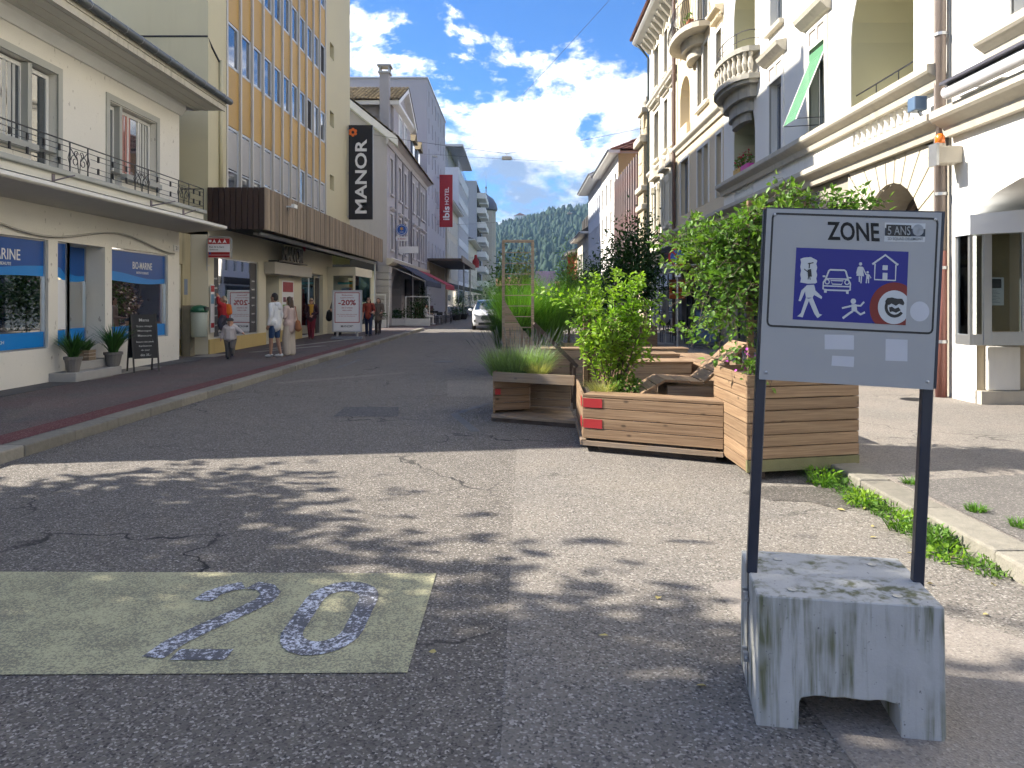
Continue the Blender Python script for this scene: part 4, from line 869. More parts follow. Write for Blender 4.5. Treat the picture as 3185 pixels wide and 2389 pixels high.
# gabled dormer
DM = MB(LG); DM.face([(51, .02, 12.2), (59, .02, 12.2), (59, .02, 14.8), (55, .02, 16.6), (51, .02, 14.8)]); DM.face([(51, .02, 12.2), (51, .02, 14.8), (51, -6, 14.8), (51, -6, 12.2)]); DM.face([(59, .02, 12.2), (59, .02, 14.8), (59, -6, 14.8), (59, -6, 12.2)]); dmo = DM.build('dormer', GREY, GB)
window(GB, LG, 53.2, 54.4, 12.7, 14.4, .03, 2, 1, .07, trim=.14, wall_n=.02, trimm=WHITEP); window(GB, LG, 55.6, 56.8, 12.7, 14.4, .03, 2, 1, .07, trim=.14, wall_n=.02, trimm=WHITEP)
m = MB(LG); m.prism([(0, 14.5), (.35, 14.75), (.35, 14.95), (0, 14.95)], 0, 50.6, 59.4); 
for a, b in ((50.5, 55), (59.5, 55)):
    m.face([(a, .45, 14.85), (b, .45, 16.85), (b, .45, 16.5), (a, .45, 14.5)]); m.face([(a, .45, 14.5), (b, .45, 16.5), (b, 0, 16.5), (a, 0, 14.5)])
m.build('pediment', WHITEP, dmo)
MB(LG).box(50.5, 50.62, -6, .45, 14.55, 14.85).build('dormer_gutter', WHITEP, dmo)
for s in (0, 1):
    a = 50.45 if s == 0 else 59.55
    m = MB(LG); m.face([(a, .5, 14.83), (a, -7, 14.83), (55, -7, 16.85), (55, .5, 16.85)]); m.build('dormer_roof', M_('roof_underlay', (.1, .1, .1)), dmo)
tiles(dmo, tuple(LG((50.4, .5, 14.86))), LG((50.4, -7, 14.86)) - LG((50.4, .5, 14.86)), LG((55, .5, 16.9)) - LG((50.4, .5, 14.86)), 28, 13, TILE, 'dormer_tiles')
tiles(rf, tuple(LG((gy0 - .35, .75, 11.93))), LG((gy1, .75, 11.93)) - LG((gy0 - .35, .75, 11.93)), LG((gy0 - .35, -5.5, 17.0)) - LG((gy0 - .35, .75, 11.93)), 60, 18, TILE)
ch = MB(LG).box(50.1, 50.75, -.75, -.15, 12.5, 16.5).build('chimney', M_('chimney_render', (.38, .37, .38), .85, .06, 2), GB)
m = MB(LG); m.box(50.0, 50.85, -.85, -.05, 16.5, 16.62); 
for a in (50.05, 50.68):
    for b in (-.8, -.2): m.box(a, a + .1, b, b + .1, 16.62, 16.95)
m.box(49.95, 50.9, -.9, 0, 16.95, 17.05); m.build('chimney_cap', STEEL, ch)
for s in (61.0, 64.4):     # small dormers
    m = MB(LG); m.box(s, s + 1.6, -2.5, -.15, 12.2, 14.3); sd = m.build('small_dormer', M_('blue_slate_cladding', (.16, .2, .25), .6, .1, 4), GB)
    MB(LG).prism([(s - .2, 14.3), (s + 1.8, 14.3), (s + .8, 15.1)], 1, -2.6, .1).build('small_dormer_roof', TILE, sd); MB(LG).box(s + .3, s + 1.3, -.148, -.12, 12.8, 14.1).build('pane', GLASS, sd)
# rusticated corner pier
RUST = M_('rusticated_stone', (.46, .44, .41), .9, .14, 6, bmp=.5, bsc=18, rand=.2)
pier = MB(LG).box(gy0 - .05, gy0 + .9, -.9, .08, .02, 3.9).build('corner_pier', RUST, GB)
for k in range(9): MB(LG).box(gy0 - .12, gy0 + .95, -.95, .15, .06 + k * .42, .06 + k * .42 + .39).build('stone_block', RUST, pier, bevel=.03)
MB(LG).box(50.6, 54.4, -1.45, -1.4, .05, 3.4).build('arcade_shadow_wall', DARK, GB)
for a, b in ((56, 60), (61, 64.5), (65.2, 68)): window(GB, LG, a, b, .1, 3.3, -.5, 4, 1, .06, BLACKM, GLASS)
downpipe(GB, LG, [(58.9, .1, .1), (58.9, .1, 11.9)], .06, M_('mauve_pipe', (.14, .13, .15), .5, .1, 4))
# awnings
def awning(name, label, mat, y0, y1, z, proj, drop, T=LG, val=.35):
    q = thing(name, tuple(T(((y0+y1)/2, 0, z - drop))), label, 'awning')
    m = MB(T); m.prism([(0, z), (.02, z + .03), (proj, z - drop + .03), (proj, z - drop)], 0, y0, y1); m.build('canvas', mat, q)
    MB(T).box(y0, y1, proj - .01, proj + .012, z - drop - val, z - drop + .02).build('valance', mat, q)
    MB(T).tube([(y0, .05, z + .08), (y1, .05, z + .08)], .09, 8).build('cassette', WHITEP, q)
    for s in (y0 + .1, y1 - .1): MB(T).tube([(s, .05, z - .45), (s, proj - .05, z - drop - .04)], .025, 5).build('arm', WHITEP, q)
    return q
NAVY = M_('navy_canvas', (.012, .018, .05), .8, .1, 4); RCAN = M_('red_canvas', (.35, .03, .05), .8, .12, 3)
awning('navy_awning', 'long navy restaurant awning sloping over the terrace', NAVY, 50.2, 59.6, 4.3, 2.3, 1.35)
awning('red_awning', 'red cafe awning beyond the navy one', RCAN, 60.2, 68.3, 4.2, 2.6, 1.3)
# round brewery sign and light box
q = thing('round_sign', (-7.5, 50.9, 6.3), 'round blue pub sign over a white name plate', 'sign')
TR = lambda p: Vector((p[0], 50.9 - p[2], p[1]))
m = MB(); n_ = 24; m.prism([(-7.72 + .37 * math.cos(2*math.pi*i/n_), 6.35 + .37 * math.sin(2*math.pi*i/n_)) for i in range(n_)], 1, 50.82, 50.98); m.build('disc', M_('sign_blue', (.02, .1, .4), .35, .1, 4), q)
m = MB(TR); m.ring((-7.72, 6.35), .3, .33, .081); m.box(-7.85, -7.6, 6.18, 6.21, .081, .083); m.build('ring', WHITEPRINT, q)
m = MB(TR); m.face([(-7.72 + .14 * math.cos(a) * (1 if i % 2 else .55), 6.42 + .14 * math.sin(a) * (1 if i % 2 else .55), .082) for i, a in enumerate([k * math.pi / 6 for k in range(12)])]); m.build('emblem', M_('gold_print', (.6, .35, .1), .5, .2, 9), q)
MB().box(-8.1, -7.35, 50.86, 50.94, 5.62, 5.9).build('name_plate', WHITEPRINT, q); MB().text('le Bistro', .5, .12, lambda x, y, d: (-7.72 + x, 50.86 - d, 5.76 + y), .004).build('lettering', REDP, q)
for z in (5.8, 6.4): MB().tube([(-8.3, 50.9, z), (-8.05, 50.9, z)], .02, 5).build('bracket', STEEL, q)
q = thing('light_box', (-7.3, 51.8, 4.85), 'blank white light box sign under the round blue sign', 'sign'); MB().box(-8.05, -6.75, 51.72, 51.88, 4.85, 5.3).build('box', WHITEPRINT, q, bevel=.01); MB().tube([(-8.3, 51.8, 5.1), (-8.05, 51.8, 5.1)], .025, 5).build('bracket', STEEL, q)
# terrace: planters with white frames, tables, chairs, shrubs
WPL = M_('white_planter', (.66, .65, .62), .7, .08, 5, streak=.3)
def leafcloud(n, c, rad, L, W, seed, shell_=.35, squash=1., clump=0, up=.3):
    """leaves scattered through an ellipsoid, thicker near its surface, gathered into clumps"""
    g = np.random.RandomState(seed); c = np.array(c, float); rad = np.array(rad, float)
    if clump:
        k = max(3, n // clump); u = g.randn(k, 3); u /= np.linalg.norm(u, axis=1)[:, None]; r = (shell_ + (1 - shell_) * g.rand(k)) ; C = u * r[:, None]
        idx = g.randint(0, k, n); P = C[idx] + g.randn(n, 3) * (.17 + .1 * g.rand(n, 1))
    else:
        u = g.randn(n, 3); u /= np.linalg.norm(u, axis=1)[:, None]; P = u * (g.rand(n) ** .45)[:, None]
    out_ = P / (np.linalg.norm(P, axis=1)[:, None] + 1e-6); P = c + P * rad
    D = out_ + g.randn(n, 3) * .7; D[:, 2] += up * g.randn(n) ; 
    return leaves(P, D, L, W, g)
def leaves(P, D, L, W, g, droop=.3):
    n = len(P); D = D / (np.linalg.norm(D, axis=1)[:, None] + 1e-9)
    U = np.array([0, 0, 1.]) + g.randn(n, 3) * .55; S = np.cross(D, U); S /= (np.linalg.norm(S, axis=1)[:, None] + 1e-9); Nn = np.cross(S, D)
    l = (L * (.6 + .8 * g.rand(n)))[:, None]; w_ = (W * (.7 + .6 * g.rand(n)))[:, None]
    V = np.zeros((n, 6, 3)); f = .22
    V[:, 0] = P; V[:, 1] = P + D*l*.3 + S*w_*.5 + Nn*w_*f; V[:, 2] = P + D*l*.68 + S*w_*.42 + Nn*w_*f*.6 - Nn*l*droop*.12
    V[:, 3] = P + D*l - Nn*l*droop*.3; V[:, 4] = P + D*l*.68 - S*w_*.42 + Nn*w_*f*.6 - Nn*l*droop*.12; V[:, 5] = P + D*l*.3 - S*w_*.5 + Nn*w_*f
    i = np.arange(n)[:, None] * 6
    return V.reshape(-1, 3), np.concatenate([np.concatenate([i, i+1, i+2, i+3], 1), np.concatenate([i, i+3, i+4, i+5], 1)])
def planter_frame(x, y, wd, fh, lb, seed, bush):
    q = thing('terrace_planter', (x, y, .02), lb, 'planter')
    m = MB(); m.box(x - wd/2, x + wd/2, y - .25, y + .25, .02, .48); m.build('trough', WPL, q, bevel=.015)
    if fh:
        m = MB(); m.box(x - wd/2, x - wd/2 + .06, y - .03, y + .03, .48, fh); m.box(x + wd/2 - .06, x + wd/2, y - .03, y + .03, .48, fh); m.box(x - wd/2 + .06, x + wd/2 - .06, y - .03, y + .03, fh - .06, fh); m.build('white_frame', WPL, q)
    V, F = leafcloud(500, (x, y, .5 + bush * .5), (wd * .5, .3, bush * .6), .11, .06, seed, clump=12); np_mesh('foliage', V, F, LEAFD, q)
planter_frame(-8.9, 47.2, 1.5, 2.05, 'white framed terrace planter by the ochre door of the lane', 31, .45)
planter_frame(-7.9, 50.6, 1.5, None, 'low white terrace planter at the foot of the rusticated pier', 32, .5)
planter_frame(-6.6, 50.3, 1.6, 1.95, 'white framed terrace planter with tall dark leaves next to a seated guest', 33, 1.1)
pb = thing('barrier_pole', (-7.9, 46.9, .02), 'thin white barrier pole leaning by the terrace', 'pole'); MB().tube([(-7.95, 46.9, .02), (-7.85, 47.0, 2.4)], .03, 6).build('pole', WPL, pb)
def cafe_table(x, y, first=None):
    if first: return dup(first, (x, y, .02))
    q = thing('cafe_table', (x, y, .02), 'small grey-topped cafe table on the shaded terrace', 'table', 'cafe tables on the terrace')
    MB().box(x - .35, x + .35, y - .35, y + .35, .72, .75).build('table_top', M_('table_top', (.4, .38, .35), .4, .1, 4), q); MB().tube([(x, y, .02), (x, y, .72)], .03, 6).build('leg', STEEL, q); MB().lathe([(.25, 0), (.22, .03)], (x, y, .02), 10).build('foot', BLACKM, q)
    return q
t0 = cafe_table(-6.0, 52.5)
for x, y in ((-5.6, 54.5), (-6.6, 55.5), (-5.7, 57.5), (-6.8, 59.5), (-5.8, 61)): cafe_table(x, y, t0)
def cafe_chair(x, y, rz, first=None):
    if first: return dup(first, (x, y, .02), None, rz)
    q = thing('cafe_chair', (x, y, .02), 'dark metal cafe chair on the shaded terrace', 'chair', 'cafe chairs on the terrace')
    MB().box(x - .21, x + .21, y - .21, y + .21, .45, .48).build('seat', BLACKM, q)
    for a in (-.19, .19):
        for b in (-.19, .19): MB().tube([(x + a, y + b, .02), (x + a, y + b, .45)], .013, 5).build('leg', BLACKM, q)
    m = MB()
    for a in (-.19, .19): m.tube([(x + a, y + .19, .46), (x + a, y + .24, .88)], .013, 5)
    m.box(x - .2, x + .2, y + .21, y + .235, .65, .88); m.build('backrest', BLACKM, q); return q
c0 = cafe_chair(-5.4, 52.4, 0)
for x, y, rz in ((-6.1, 53.4, 180), (-5.0, 54.6, 90), (-6.2, 54.8, -90), (-6.6, 56.4, 180), (-5.2, 57.4, 90), (-6.3, 58.3, 0), (-6.8, 60.4, 180), (-5.2, 61, 90)): cafe_chair(x, y, rz, c0)
def pot_shrub(x, y, r, h, seed, lb, mat=LEAFD):
    q = thing('potted_shrub', (x, y, .02), lb, 'shrub'); MB().lathe([(r * .55, 0), (r * .75, .45), (r * .7, .45), (r * .6, .4)], (x, y, .02), 12).build('pot', BLACKM, q)
    MB().tube([(x, y, .4), (x, y, .4 + h * .6)], .03, 5).build('stem', BARK, q)
    V, F = leafcloud(900, (x, y, .45 + h/2), (r, r, h/2), .09, .05, seed, .5, clump=10); np_mesh('foliage', V, F, mat, q)
pot_shrub(-5.2, 64.5, .55, 1.5, 41, 'clipped dark shrub in a black pot at the end of the terrace'); pot_shrub(-4.9, 67.5, .65, 1.9, 42, 'larger dark shrub in a black pot by the hotel canopy'); pot_shrub(-6.6, 52.9, .5, 2.1, 43, 'slim dark cypress in a pot under the navy awning'); pot_shrub(-4.3, 84, 1.2, 2.6, 44, 'broad dark shrub by the street beyond the hotel canopy')
tr_ = thing('terrace_railing', (-6.5, 60, .02), 'dark red wooden terrace railing under the awnings', 'railing')
for k in range(12): MB().box(-7.4, -7.32, 55 + k * 1.0, 55.06 + k * 1.0, .02, 1.2).build('post', M_('oxblood_wood', (.12, .03, .025), .6, .2, 6), tr_)
for z in (.5, .8, 1.15): MB().box(-7.39, -7.33, 55, 66.1, z, z + .07).build('rail', M_('oxblood_wood', (.12, .03, .025)), tr_)
# ------------------------------------------------------------------ hotel block
HX = -8.3; LH = leftT(HX); HT = thing('hotel_block', (HX, 70, 0), 'tall plain lavender-grey hotel block with narrow slit windows', 'building')
m = MB(LH); ys = [71.3, 74.1, 76.8, 79.5, 82.2, 84.9]; ops = [(s - .28, s + .28, z, z + 1.45, 0, .3) for s in ys for z in (5.7, 8.55, 11.4, 14.25, 17.1, 19.6)]
facade(m, 69.8, 87.2, 0, 21.8, ops); shell(m, 69.8, 87.2, -22, 0, 21.8); m.build('wall', M_('hotel_render', (.44, .43, .47), .85, .04, .3), HT)
for o in ops: MB(LH).box(o[0], o[1], -.28, -.26, o[2], o[3]).build('window', GLASS, HT)
MB(LH).box(69.7, 87.3, -22.1, .08, 21.8, 21.95).build('roof_edge', STEEL, HT)
m = MB(LH)
for k in range(14): m.box(69.9 + k * 1.2, 70.5 + k * 1.2, .0, .05, 3.4, 5.2)
m.build('ground_cladding', M_('wood_cladding', (.3, .24, .15), .7, .2, 2), HT)
cn = thing('hotel_canopy', (-6.7, 80, 5.2), 'flat dark brown hotel entrance canopy', 'canopy'); MB().box(-8.3, -5.2, 70, 91, 5.3, 5.5).build('slab', M_('brown_soffit', (.07, .05, .04), .5, .1, 2), cn); MB().box(-5.2, -5.1, 70, 91, 5.2, 5.75).build('fascia', M_('brown_fascia', (.2, .15, .11), .5, .1, 2), cn)
for y in (76, 86): MB().tube([(-5.4, y, .02), (-5.4, y, 5.3)], .08, 8).build('column', STEEL, cn)
q = thing('hotel_sign', (-7.3, 78, 9.1), 'tall red vertical hotel sign with white lettering', 'sign'); MB().box(-8.0, -6.68, 77.9, 78.1, 9.1, 14.4).build('panel', M_('hotel_red', (.38, .012, .022), .4, .06, 3), q)
MB().text('ibis', 1.4, .66, lambda x, y, d: (-7.32 - y, 77.9 - d, 10.5 + x), .02).build('lettering', WHITEPRINT, q); MB().text('HOTEL', 1.75, .4, lambda x, y, d: (-7.26 - y, 77.9 - d, 12.25 + x), .02).build('lettering', WHITEPRINT, q)
for z in (9.4, 11, 12.6, 14.1): MB().tube([(-8.3, 78, z), (-8.0, 78, z)], .04, 5).build('bracket', STEEL, q)
# ------------------------------------------------------------------ farther houses on the left
def far_block(name, label, x, y0, y1, H, mat, side, rows, cols, z0=4.2, wz=1.5, ww=.9, roof=None, back=-14, eave=0, roofh=2.5, winm=None, shutters=None):
    """a street house seen small: wall with real openings, windows and roof"""
    s_ = 1 if side == 'L' else -1; T = leftT(x) if side == 'L' else rightT(x)
    q = thing(name, (x, y0, 0), label, 'building'); m = MB(T); ops = []
    for r_ in range(rows):
        for c_ in range(cols):
            s = y0 + (y1 - y0) * (c_ + .5) / cols; z = z0 + (H - z0 - .6) * r_ / rows; ops.append((s - ww/2, s + ww/2, z, z + wz, 0, .2))
    facade(m, y0, y1, 0, H, ops); shell(m, y0, y1, back, 0, H); m.build('wall', mat, q)
    for o in ops: window(q, T, o[0], o[1], o[2], o[3], -.15, 1, 1, .07, gm=winm)
    if shutters:
        for o in ops:
            for a, b in ((o[0] - ww * .55, o[0] - .02), (o[1] + .02, o[1] + ww * .55)): MB(T).box(a, b, .005, .05, o[2], o[3]).build('shutter', shutters, q)
    if roof:
        m = MB(T); e = eave; m.face([(y0 - .4, e, H), (y1 + .4, e, H), (y1 - 2, back/2, H + roofh), (y0 + 2, back/2, H + roofh)]); m.face([(y0 - .4, e, H), (y0 - .4, back - e, H), (y0 + 2, back/2, H + roofh)]); m.face([(y1 + .4, e, H), (y1 + .4, back - e, H), (y1 - 2, back/2, H + roofh)]); m.face([(y0 - .4, back - e, H), (y1 + .4, back - e, H), (y1 - 2, back/2, H + roofh), (y0 + 2, back/2, H + roofh)]); m.build('roof', roof, q)
        MB(T).box(y0 - .4, y1 + .4, -.1, e + .02, H - .22, H - .01).build('eaves', WHITEP, q); MB(T).tube([(y0 - .4, e + .06, H - .05), (y1 + .4, e + .06, H - .05)], .07, 6).build('gutter', STEEL, q)
    MB(T).box(y0 + .5, y1 - .5, -.05, .02, .1, 3.0).build('shop_front', GLASS, q); MB(T).box(y0 + .2, y1 - .2, .0, .08, 3.1, 3.7).build('shop_fascia', DARK, q)
    return q
SLATE = M_('slate_roof', (.07, .065, .06)); RTILE = M_('red_brown_tile', (.17, .07, .045), .8, .2, 2, rand=.2)
far_block('cream_house', 'cream shuttered house between the hotel and the white office', -8.1, 87.4, 102.5, 13, M_('far_cream', (.60, .56, .46), .85, .05, .4), 'L', 3, 5, shutters=WHITEP, roof=SLATE, eave=.7, wz=1.9)
ob_ = far_block('white_office', 'white glazed office block with a set-back grey attic', -8.0, 103, 123, 19.5, M_('far_white', (.62, .64, .68), .7, .04, .3), 'L', 5, 9, wz=1.9, ww=1.9, winm=M_('pale_glass', (.35, .42, .5), .15, .1, .3)); LO = leftT(-8.0)
MB(LO).box(104, 122, -12, -1.6, 19.5, 22.3).build('attic', M_('attic_grey', (.36, .37, .39), .8, .05, 1), ob_); MB(LO).box(103, 123, -13, .6, 22.3, 22.6).build('attic_roof', STEEL, ob_)
for k in range(12): MB(LO).box(103.4 + k * 1.6, 103.46 + k * 1.6, -.1, -.05, 19.5, 20.5).build('attic_rail', STEEL, ob_)
far_block('small_cream_house', 'small cream house with red lantern and deep eaves below the grey flats', -8.0, 123.2, 148, 11.5, M_('far_cream', (.6, .56, .46)), 'L', 2, 6, roof=SLATE, eave=1.0, wz=1.8)
q = thing('red_lantern_sign', (-6.9, 126, 7.0), 'small red bottle-shaped sign hanging from the cream house', 'sign'); MB().lathe([(.5, 0), (.55, 1.1), (.25, 1.5), (.2, 2.1), (.001, 2.15)], (-7.0, 126, 7.0), 8, 1, .4).build('body', REDP, q); MB().tube([(-8, 126, 8.6), (-7, 126, 8.6)], .04, 5).build('bracket', STEEL, q)
fb = far_block('grey_flats', 'grey slab of flats with stacked white balconies', -8.2, 150, 175, 25, M_('far_grey', (.36, .38, .42), .85, .04, .3), 'L', 7, 4, wz=1.6, ww=2.2)
LF = leftT(-8.2)
for r_ in range(7):
    for a in (152, 161): MB(LF).box(a, a + 6.5, .0, 1.7, 4.4 + r_ * 2.9, 5.5 + r_ * 2.9).build('balcony', WHITEP, fb); MB(LF).box(a + .3, a + 6.2, .02, .1, 5.55 + r_ * 2.9, 7.1 + r_ * 2.9).build('balcony_glazing', DARK, fb)
far_tower = far_block('corner_tower_house', 'old stone corner house with a slate dome and thin spire', -7.8, 178, 200, 22.5, M_('far_stone', (.45, .42, .36), .85, .08, .4), 'L', 5, 5, wz=2.0)
MB().lathe([(2.6, 0), (2.7, .5), (2.5, 1.6), (1.7, 2.9), (.5, 3.7), (.12, 4.2), (.1, 5.2), (.25, 5.5), (.06, 5.9), (.02, 8.6)], (-7.6, 180, 22.5), 14).build('dome', M_('slate_dome', (.11, .13, .17), .5, .1, 1), far_tower, smooth=True); MB().lathe([(2.3, 0), (2.3, 19)], (-7.6, 180, 3.6), 14).build('oriel_tower', M_('far_stone', (.4, .4, .4)), far_tower)
# low buildings closing the street
for x0, x1, y, h, lb, mt in ((-9, 2, 250, 6.2, 'low house with a brown-red roof closing the street behind the grasses', 'TERRA'), (6, 22, 262, 5.2, 'long low house with red-brown roof at the end of the street', 'TERRA')):
    q = thing('end_house', ((x0 + x1)/2, y, 0), lb, 'building'); MB().box(x0, x1, y, y + 9, 0, h).build('wall', M_('far_cream', (.6, .56, .46)), q); MB().prism([(y - .6, h), (y + 9.6, h), (y + 4.5, h + 3)], 0, x0 - .5, x1 + .5).build('roof', RTILE, q)
    for k in range(5): MB().box(x0 + 1 + k * (x1 - x0 - 2)/5, x0 + 2.2 + k * (x1 - x0 - 2)/5, y - .03, y, 1.5, 3.4).build('window', GLASS, q)
q = thing('billboard', (7, 200, 0), 'pink and blue billboard on posts at the end of the street', 'billboard')
MB().box(4.5, 9.6, 200, 200.2, 4.6, 9.2).build('board', M_('pink_blue_print', (.5, .3, .42), .5, .5, .5), q)
for x in (5.2, 8.9): MB().box(x - .15, x + .15, 200.2, 200.4, 0, 9).build('post', STEEL, q)
# ================================================================== RIGHT SIDE
RX = 7.0; R7 = rightT(RX)
RWHITE = M_('sunlit_white_render', (.78, .76, .70), .88, .04, .7, bmp=.12, bsc=80, streak=.35, dirt=(.42, .38, .28))
RCREAM = M_('sunlit_cream_render', (.68, .58, .41), .88, .05, .7, bmp=.12, bsc=80, streak=.2, dirt=(.45, .36, .25))
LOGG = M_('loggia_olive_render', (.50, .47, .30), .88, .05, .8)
ROUGH = M_('roughcast_stone', (.52, .48, .39), .95, .22, 16, bmp=1.0, bsc=26, rand=.12)
def cornice(par, T, y0, y1, z0, z1, pr_, mat=None, name='cornice'):
    h = z1 - z0; return MB(T).prism([(-.02, z0), (pr_ * .35, z0), (pr_ * .45, z0 + h*.35), (pr_ * .9, z0 + h*.6), (pr_, z0 + h*.7), (pr_, z1), (-.02, z1 + .02)], 0, y0, y1).build(name, mat or STONE, par)
# ------------------------------------------------------------------ white apartment house with loggias
RA = thing('white_apartment_house', (RX, 12.5, 0), 'white apartment house with arched loggias, stone balustrades and a rough stone arch below', 'building')
a0, a1 = 12.5, 26.2
ops = [(13.62, 16.2, 5.58, 8.42, 1.29, 1.6), (22.75, 25.0, 5.58, 7.8, 1.05, 1.4), (22.75, 25.0, 9.1, 11.9, 1.1, 1.4), (13.62, 16.2, 9.3, 12.0, 1.29, 1.6)]
wn_ = [(17.54, 18.45), (20.4, 21.4)]
for s, e in wn_: ops += [(s, e, 5.66, 7.67, 0, .3), (s, e, 9.15, 11.2, 0, .3)]
ops += [(13.6, 16.1, 4.78, 5.22, 0, .28), (22.9, 24.9, 4.8, 5.22, 0, .28)]
m = MB(R7); facade(m, a0, a1, 4.4, 15.2, ops); shell(m, a0, a1, -13, 0, 15.2); m.build('wall', RWHITE, RA)
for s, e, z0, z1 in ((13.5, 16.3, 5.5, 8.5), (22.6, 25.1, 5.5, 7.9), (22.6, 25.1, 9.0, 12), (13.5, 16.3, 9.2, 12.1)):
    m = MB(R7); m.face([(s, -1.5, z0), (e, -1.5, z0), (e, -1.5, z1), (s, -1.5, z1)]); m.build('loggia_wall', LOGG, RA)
    window(RA, R7, s + .5, e - .6, z0 + .1, z0 + 2.2, -1.49, 2, 1, .08, M_('dark_frame', (.06, .06, .06), .5, .1, 5))
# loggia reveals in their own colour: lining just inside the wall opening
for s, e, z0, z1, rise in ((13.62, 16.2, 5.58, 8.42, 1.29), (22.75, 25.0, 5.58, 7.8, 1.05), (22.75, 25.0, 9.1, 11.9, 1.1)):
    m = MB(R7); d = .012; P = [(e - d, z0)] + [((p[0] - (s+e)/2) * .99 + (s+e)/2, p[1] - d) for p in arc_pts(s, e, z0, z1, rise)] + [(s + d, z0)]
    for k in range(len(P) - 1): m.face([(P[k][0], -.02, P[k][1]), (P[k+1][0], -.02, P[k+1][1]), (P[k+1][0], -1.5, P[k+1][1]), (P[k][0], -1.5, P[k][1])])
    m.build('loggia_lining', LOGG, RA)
for i, (s, e) in enumerate(wn_):
    for z0, z1 in ((5.66, 7.67), (9.15, 11.2)):
        wo = window(RA, R7, s, e, z0, z1, -.25, 2, 1, .07, M_('grey_frame', (.3, .31, .33), .5, .1, 4), sill=.14 if z0 > 9 else None, each=True)
        if z0 > 9: continue
        # stone surround with the two small panels over the opening
        q = MB(R7); q.box(s - .16, s, -.02, .035, z0, z1 + .5); q.box(e, e + .16, -.02, .035, z0, z1 + .5); q.box(s, e, -.02, .035, z1, z1 + .08); q.box(s, e, -.02, .035, z1 + .42, z1 + .5); q.box((s+e)/2 - .05, (s+e)/2 + .05, -.02, .035, z1 + .08, z1 + .42); q.build('surround', RWHITE, wo)
        MB(R7).box(s, e, .001, .006, z1 + .08, z1 + .42).build('panel', M_('mauve_panel', (.45, .40, .37), .8, .1, 4), wo)
        MB(R7).prism([(-.02, z1 + .55), (.1, z1 + .58), (.26, z1 + .72), (.3, z1 + .82), (-.02, z1 + .88)], 0, s - .35, e + .35).build('hood', STONE, wo)
# green louvred blind pushed out at its foot
s, e = wn_[0]; sh_ = thing('green_blind', (6.6, 18, 5.9), 'pale green slatted window blind propped out over the street', 'blind')
GRN = M_('pale_green_slat', (.10, .27, .13), .5, .08, 4)
zt, zb, no = 7.4, 5.85, .62
for k in range(26):
    f = k / 26.; z = zt + (zb - zt) * f; n_ = .02 + no * f; MB(R7).prism([(n_, z), (n_ + .012, z - .004), (n_ + .036, z - .056), (n_ + .024, z - .052)], 0, s + .04, e - .04).build('slat', GRN, sh_)
for x in (s + .02, e - .03): MB(R7).tube([(x, .015, zt + .02), (x, no + .04, zb - .02)], .014, 5).build('side_rail', WHITEP, sh_); MB(R7).tube([(x, no + .03, zb), (x, -.2, zb + .05)], .01, 5).build('prop', BLACKM, sh_)
MB(R7).box(s + .01, e - .01, -.04, .03, zt, zt + .16).build('head_box', GRN, sh_)
cornice(RA, R7, 12.62, a1, 5.22, 5.58, .3); cornice(RA, R7, 12.55, a1, 4.38, 4.74, .34)
MB(R7).box(12.62, a1, 0, .16, 4.74, 4.79).build('ledge', STONE, RA)
for s0, s1 in ((13.6, 16.1), (22.9, 24.9)):
    MB(R7).face([(s0, -.27, 4.78), (s1, -.27, 4.78), (s1, -.27, 5.22), (s0, -.27, 5.22)]).build('balustrade_back', RWHITE, RA)
    nb = 10 if s0 < 20 else 8
    for k in range(nb):
        y = s0 + (s1 - s0) * (k + .5) / nb; MB(R7).lathe([(.07, 0), (.07, .03), (.04, .06), (.075, .17), (.045, .31), (.065, .36), (.07, .44)], (y, -.06, 4.78), 8).build('baluster', RWHITE, RA)
for z, (s, e) in ((5.78, (13.62, 16.2)), (6.0, (13.62, 16.2))): MB(R7).tube([(s, -.12, z), (e, -.12, z)], .018, 6).build('loggia_rail', BLACKM, RA)
for y in (14.4, 15.3): MB(R7).tube([(y, -.12, 5.58), (y, -.12, 6.0)], .012, 5).build('rail_post', BLACKM, RA)
# flower boxes on the far loggia
for k, (y, c, nm) in enumerate(((23.2, (.55, .06, .3), 'pink'), (24.0, (.62, .36, .06), 'ochre'))):
    q = thing('flower_box', (6.85, y, 5.58), 'small %s flower box with red blooms on the loggia ledge' % nm, 'flower box'); MB(R7).box(y - .35, y + .35, .0, .2, 5.585, 5.78).build('box', M_('flower_box_%d' % k, c, .5, .1, 4), q)
    V, F = leafcloud(120, (6.9, y, 5.95), (.14, .38, .2), .07, .05, 70 + k); np_mesh('leaves', V, F, LEAFC, q); V, F = leafcloud(30, (6.88, y, 6.05), (.14, .36, .18), .06, .06, 75 + k); np_mesh('blooms', V, F, M_('red_bloom', (.5, .02, .05), .6, .2, 9), q)
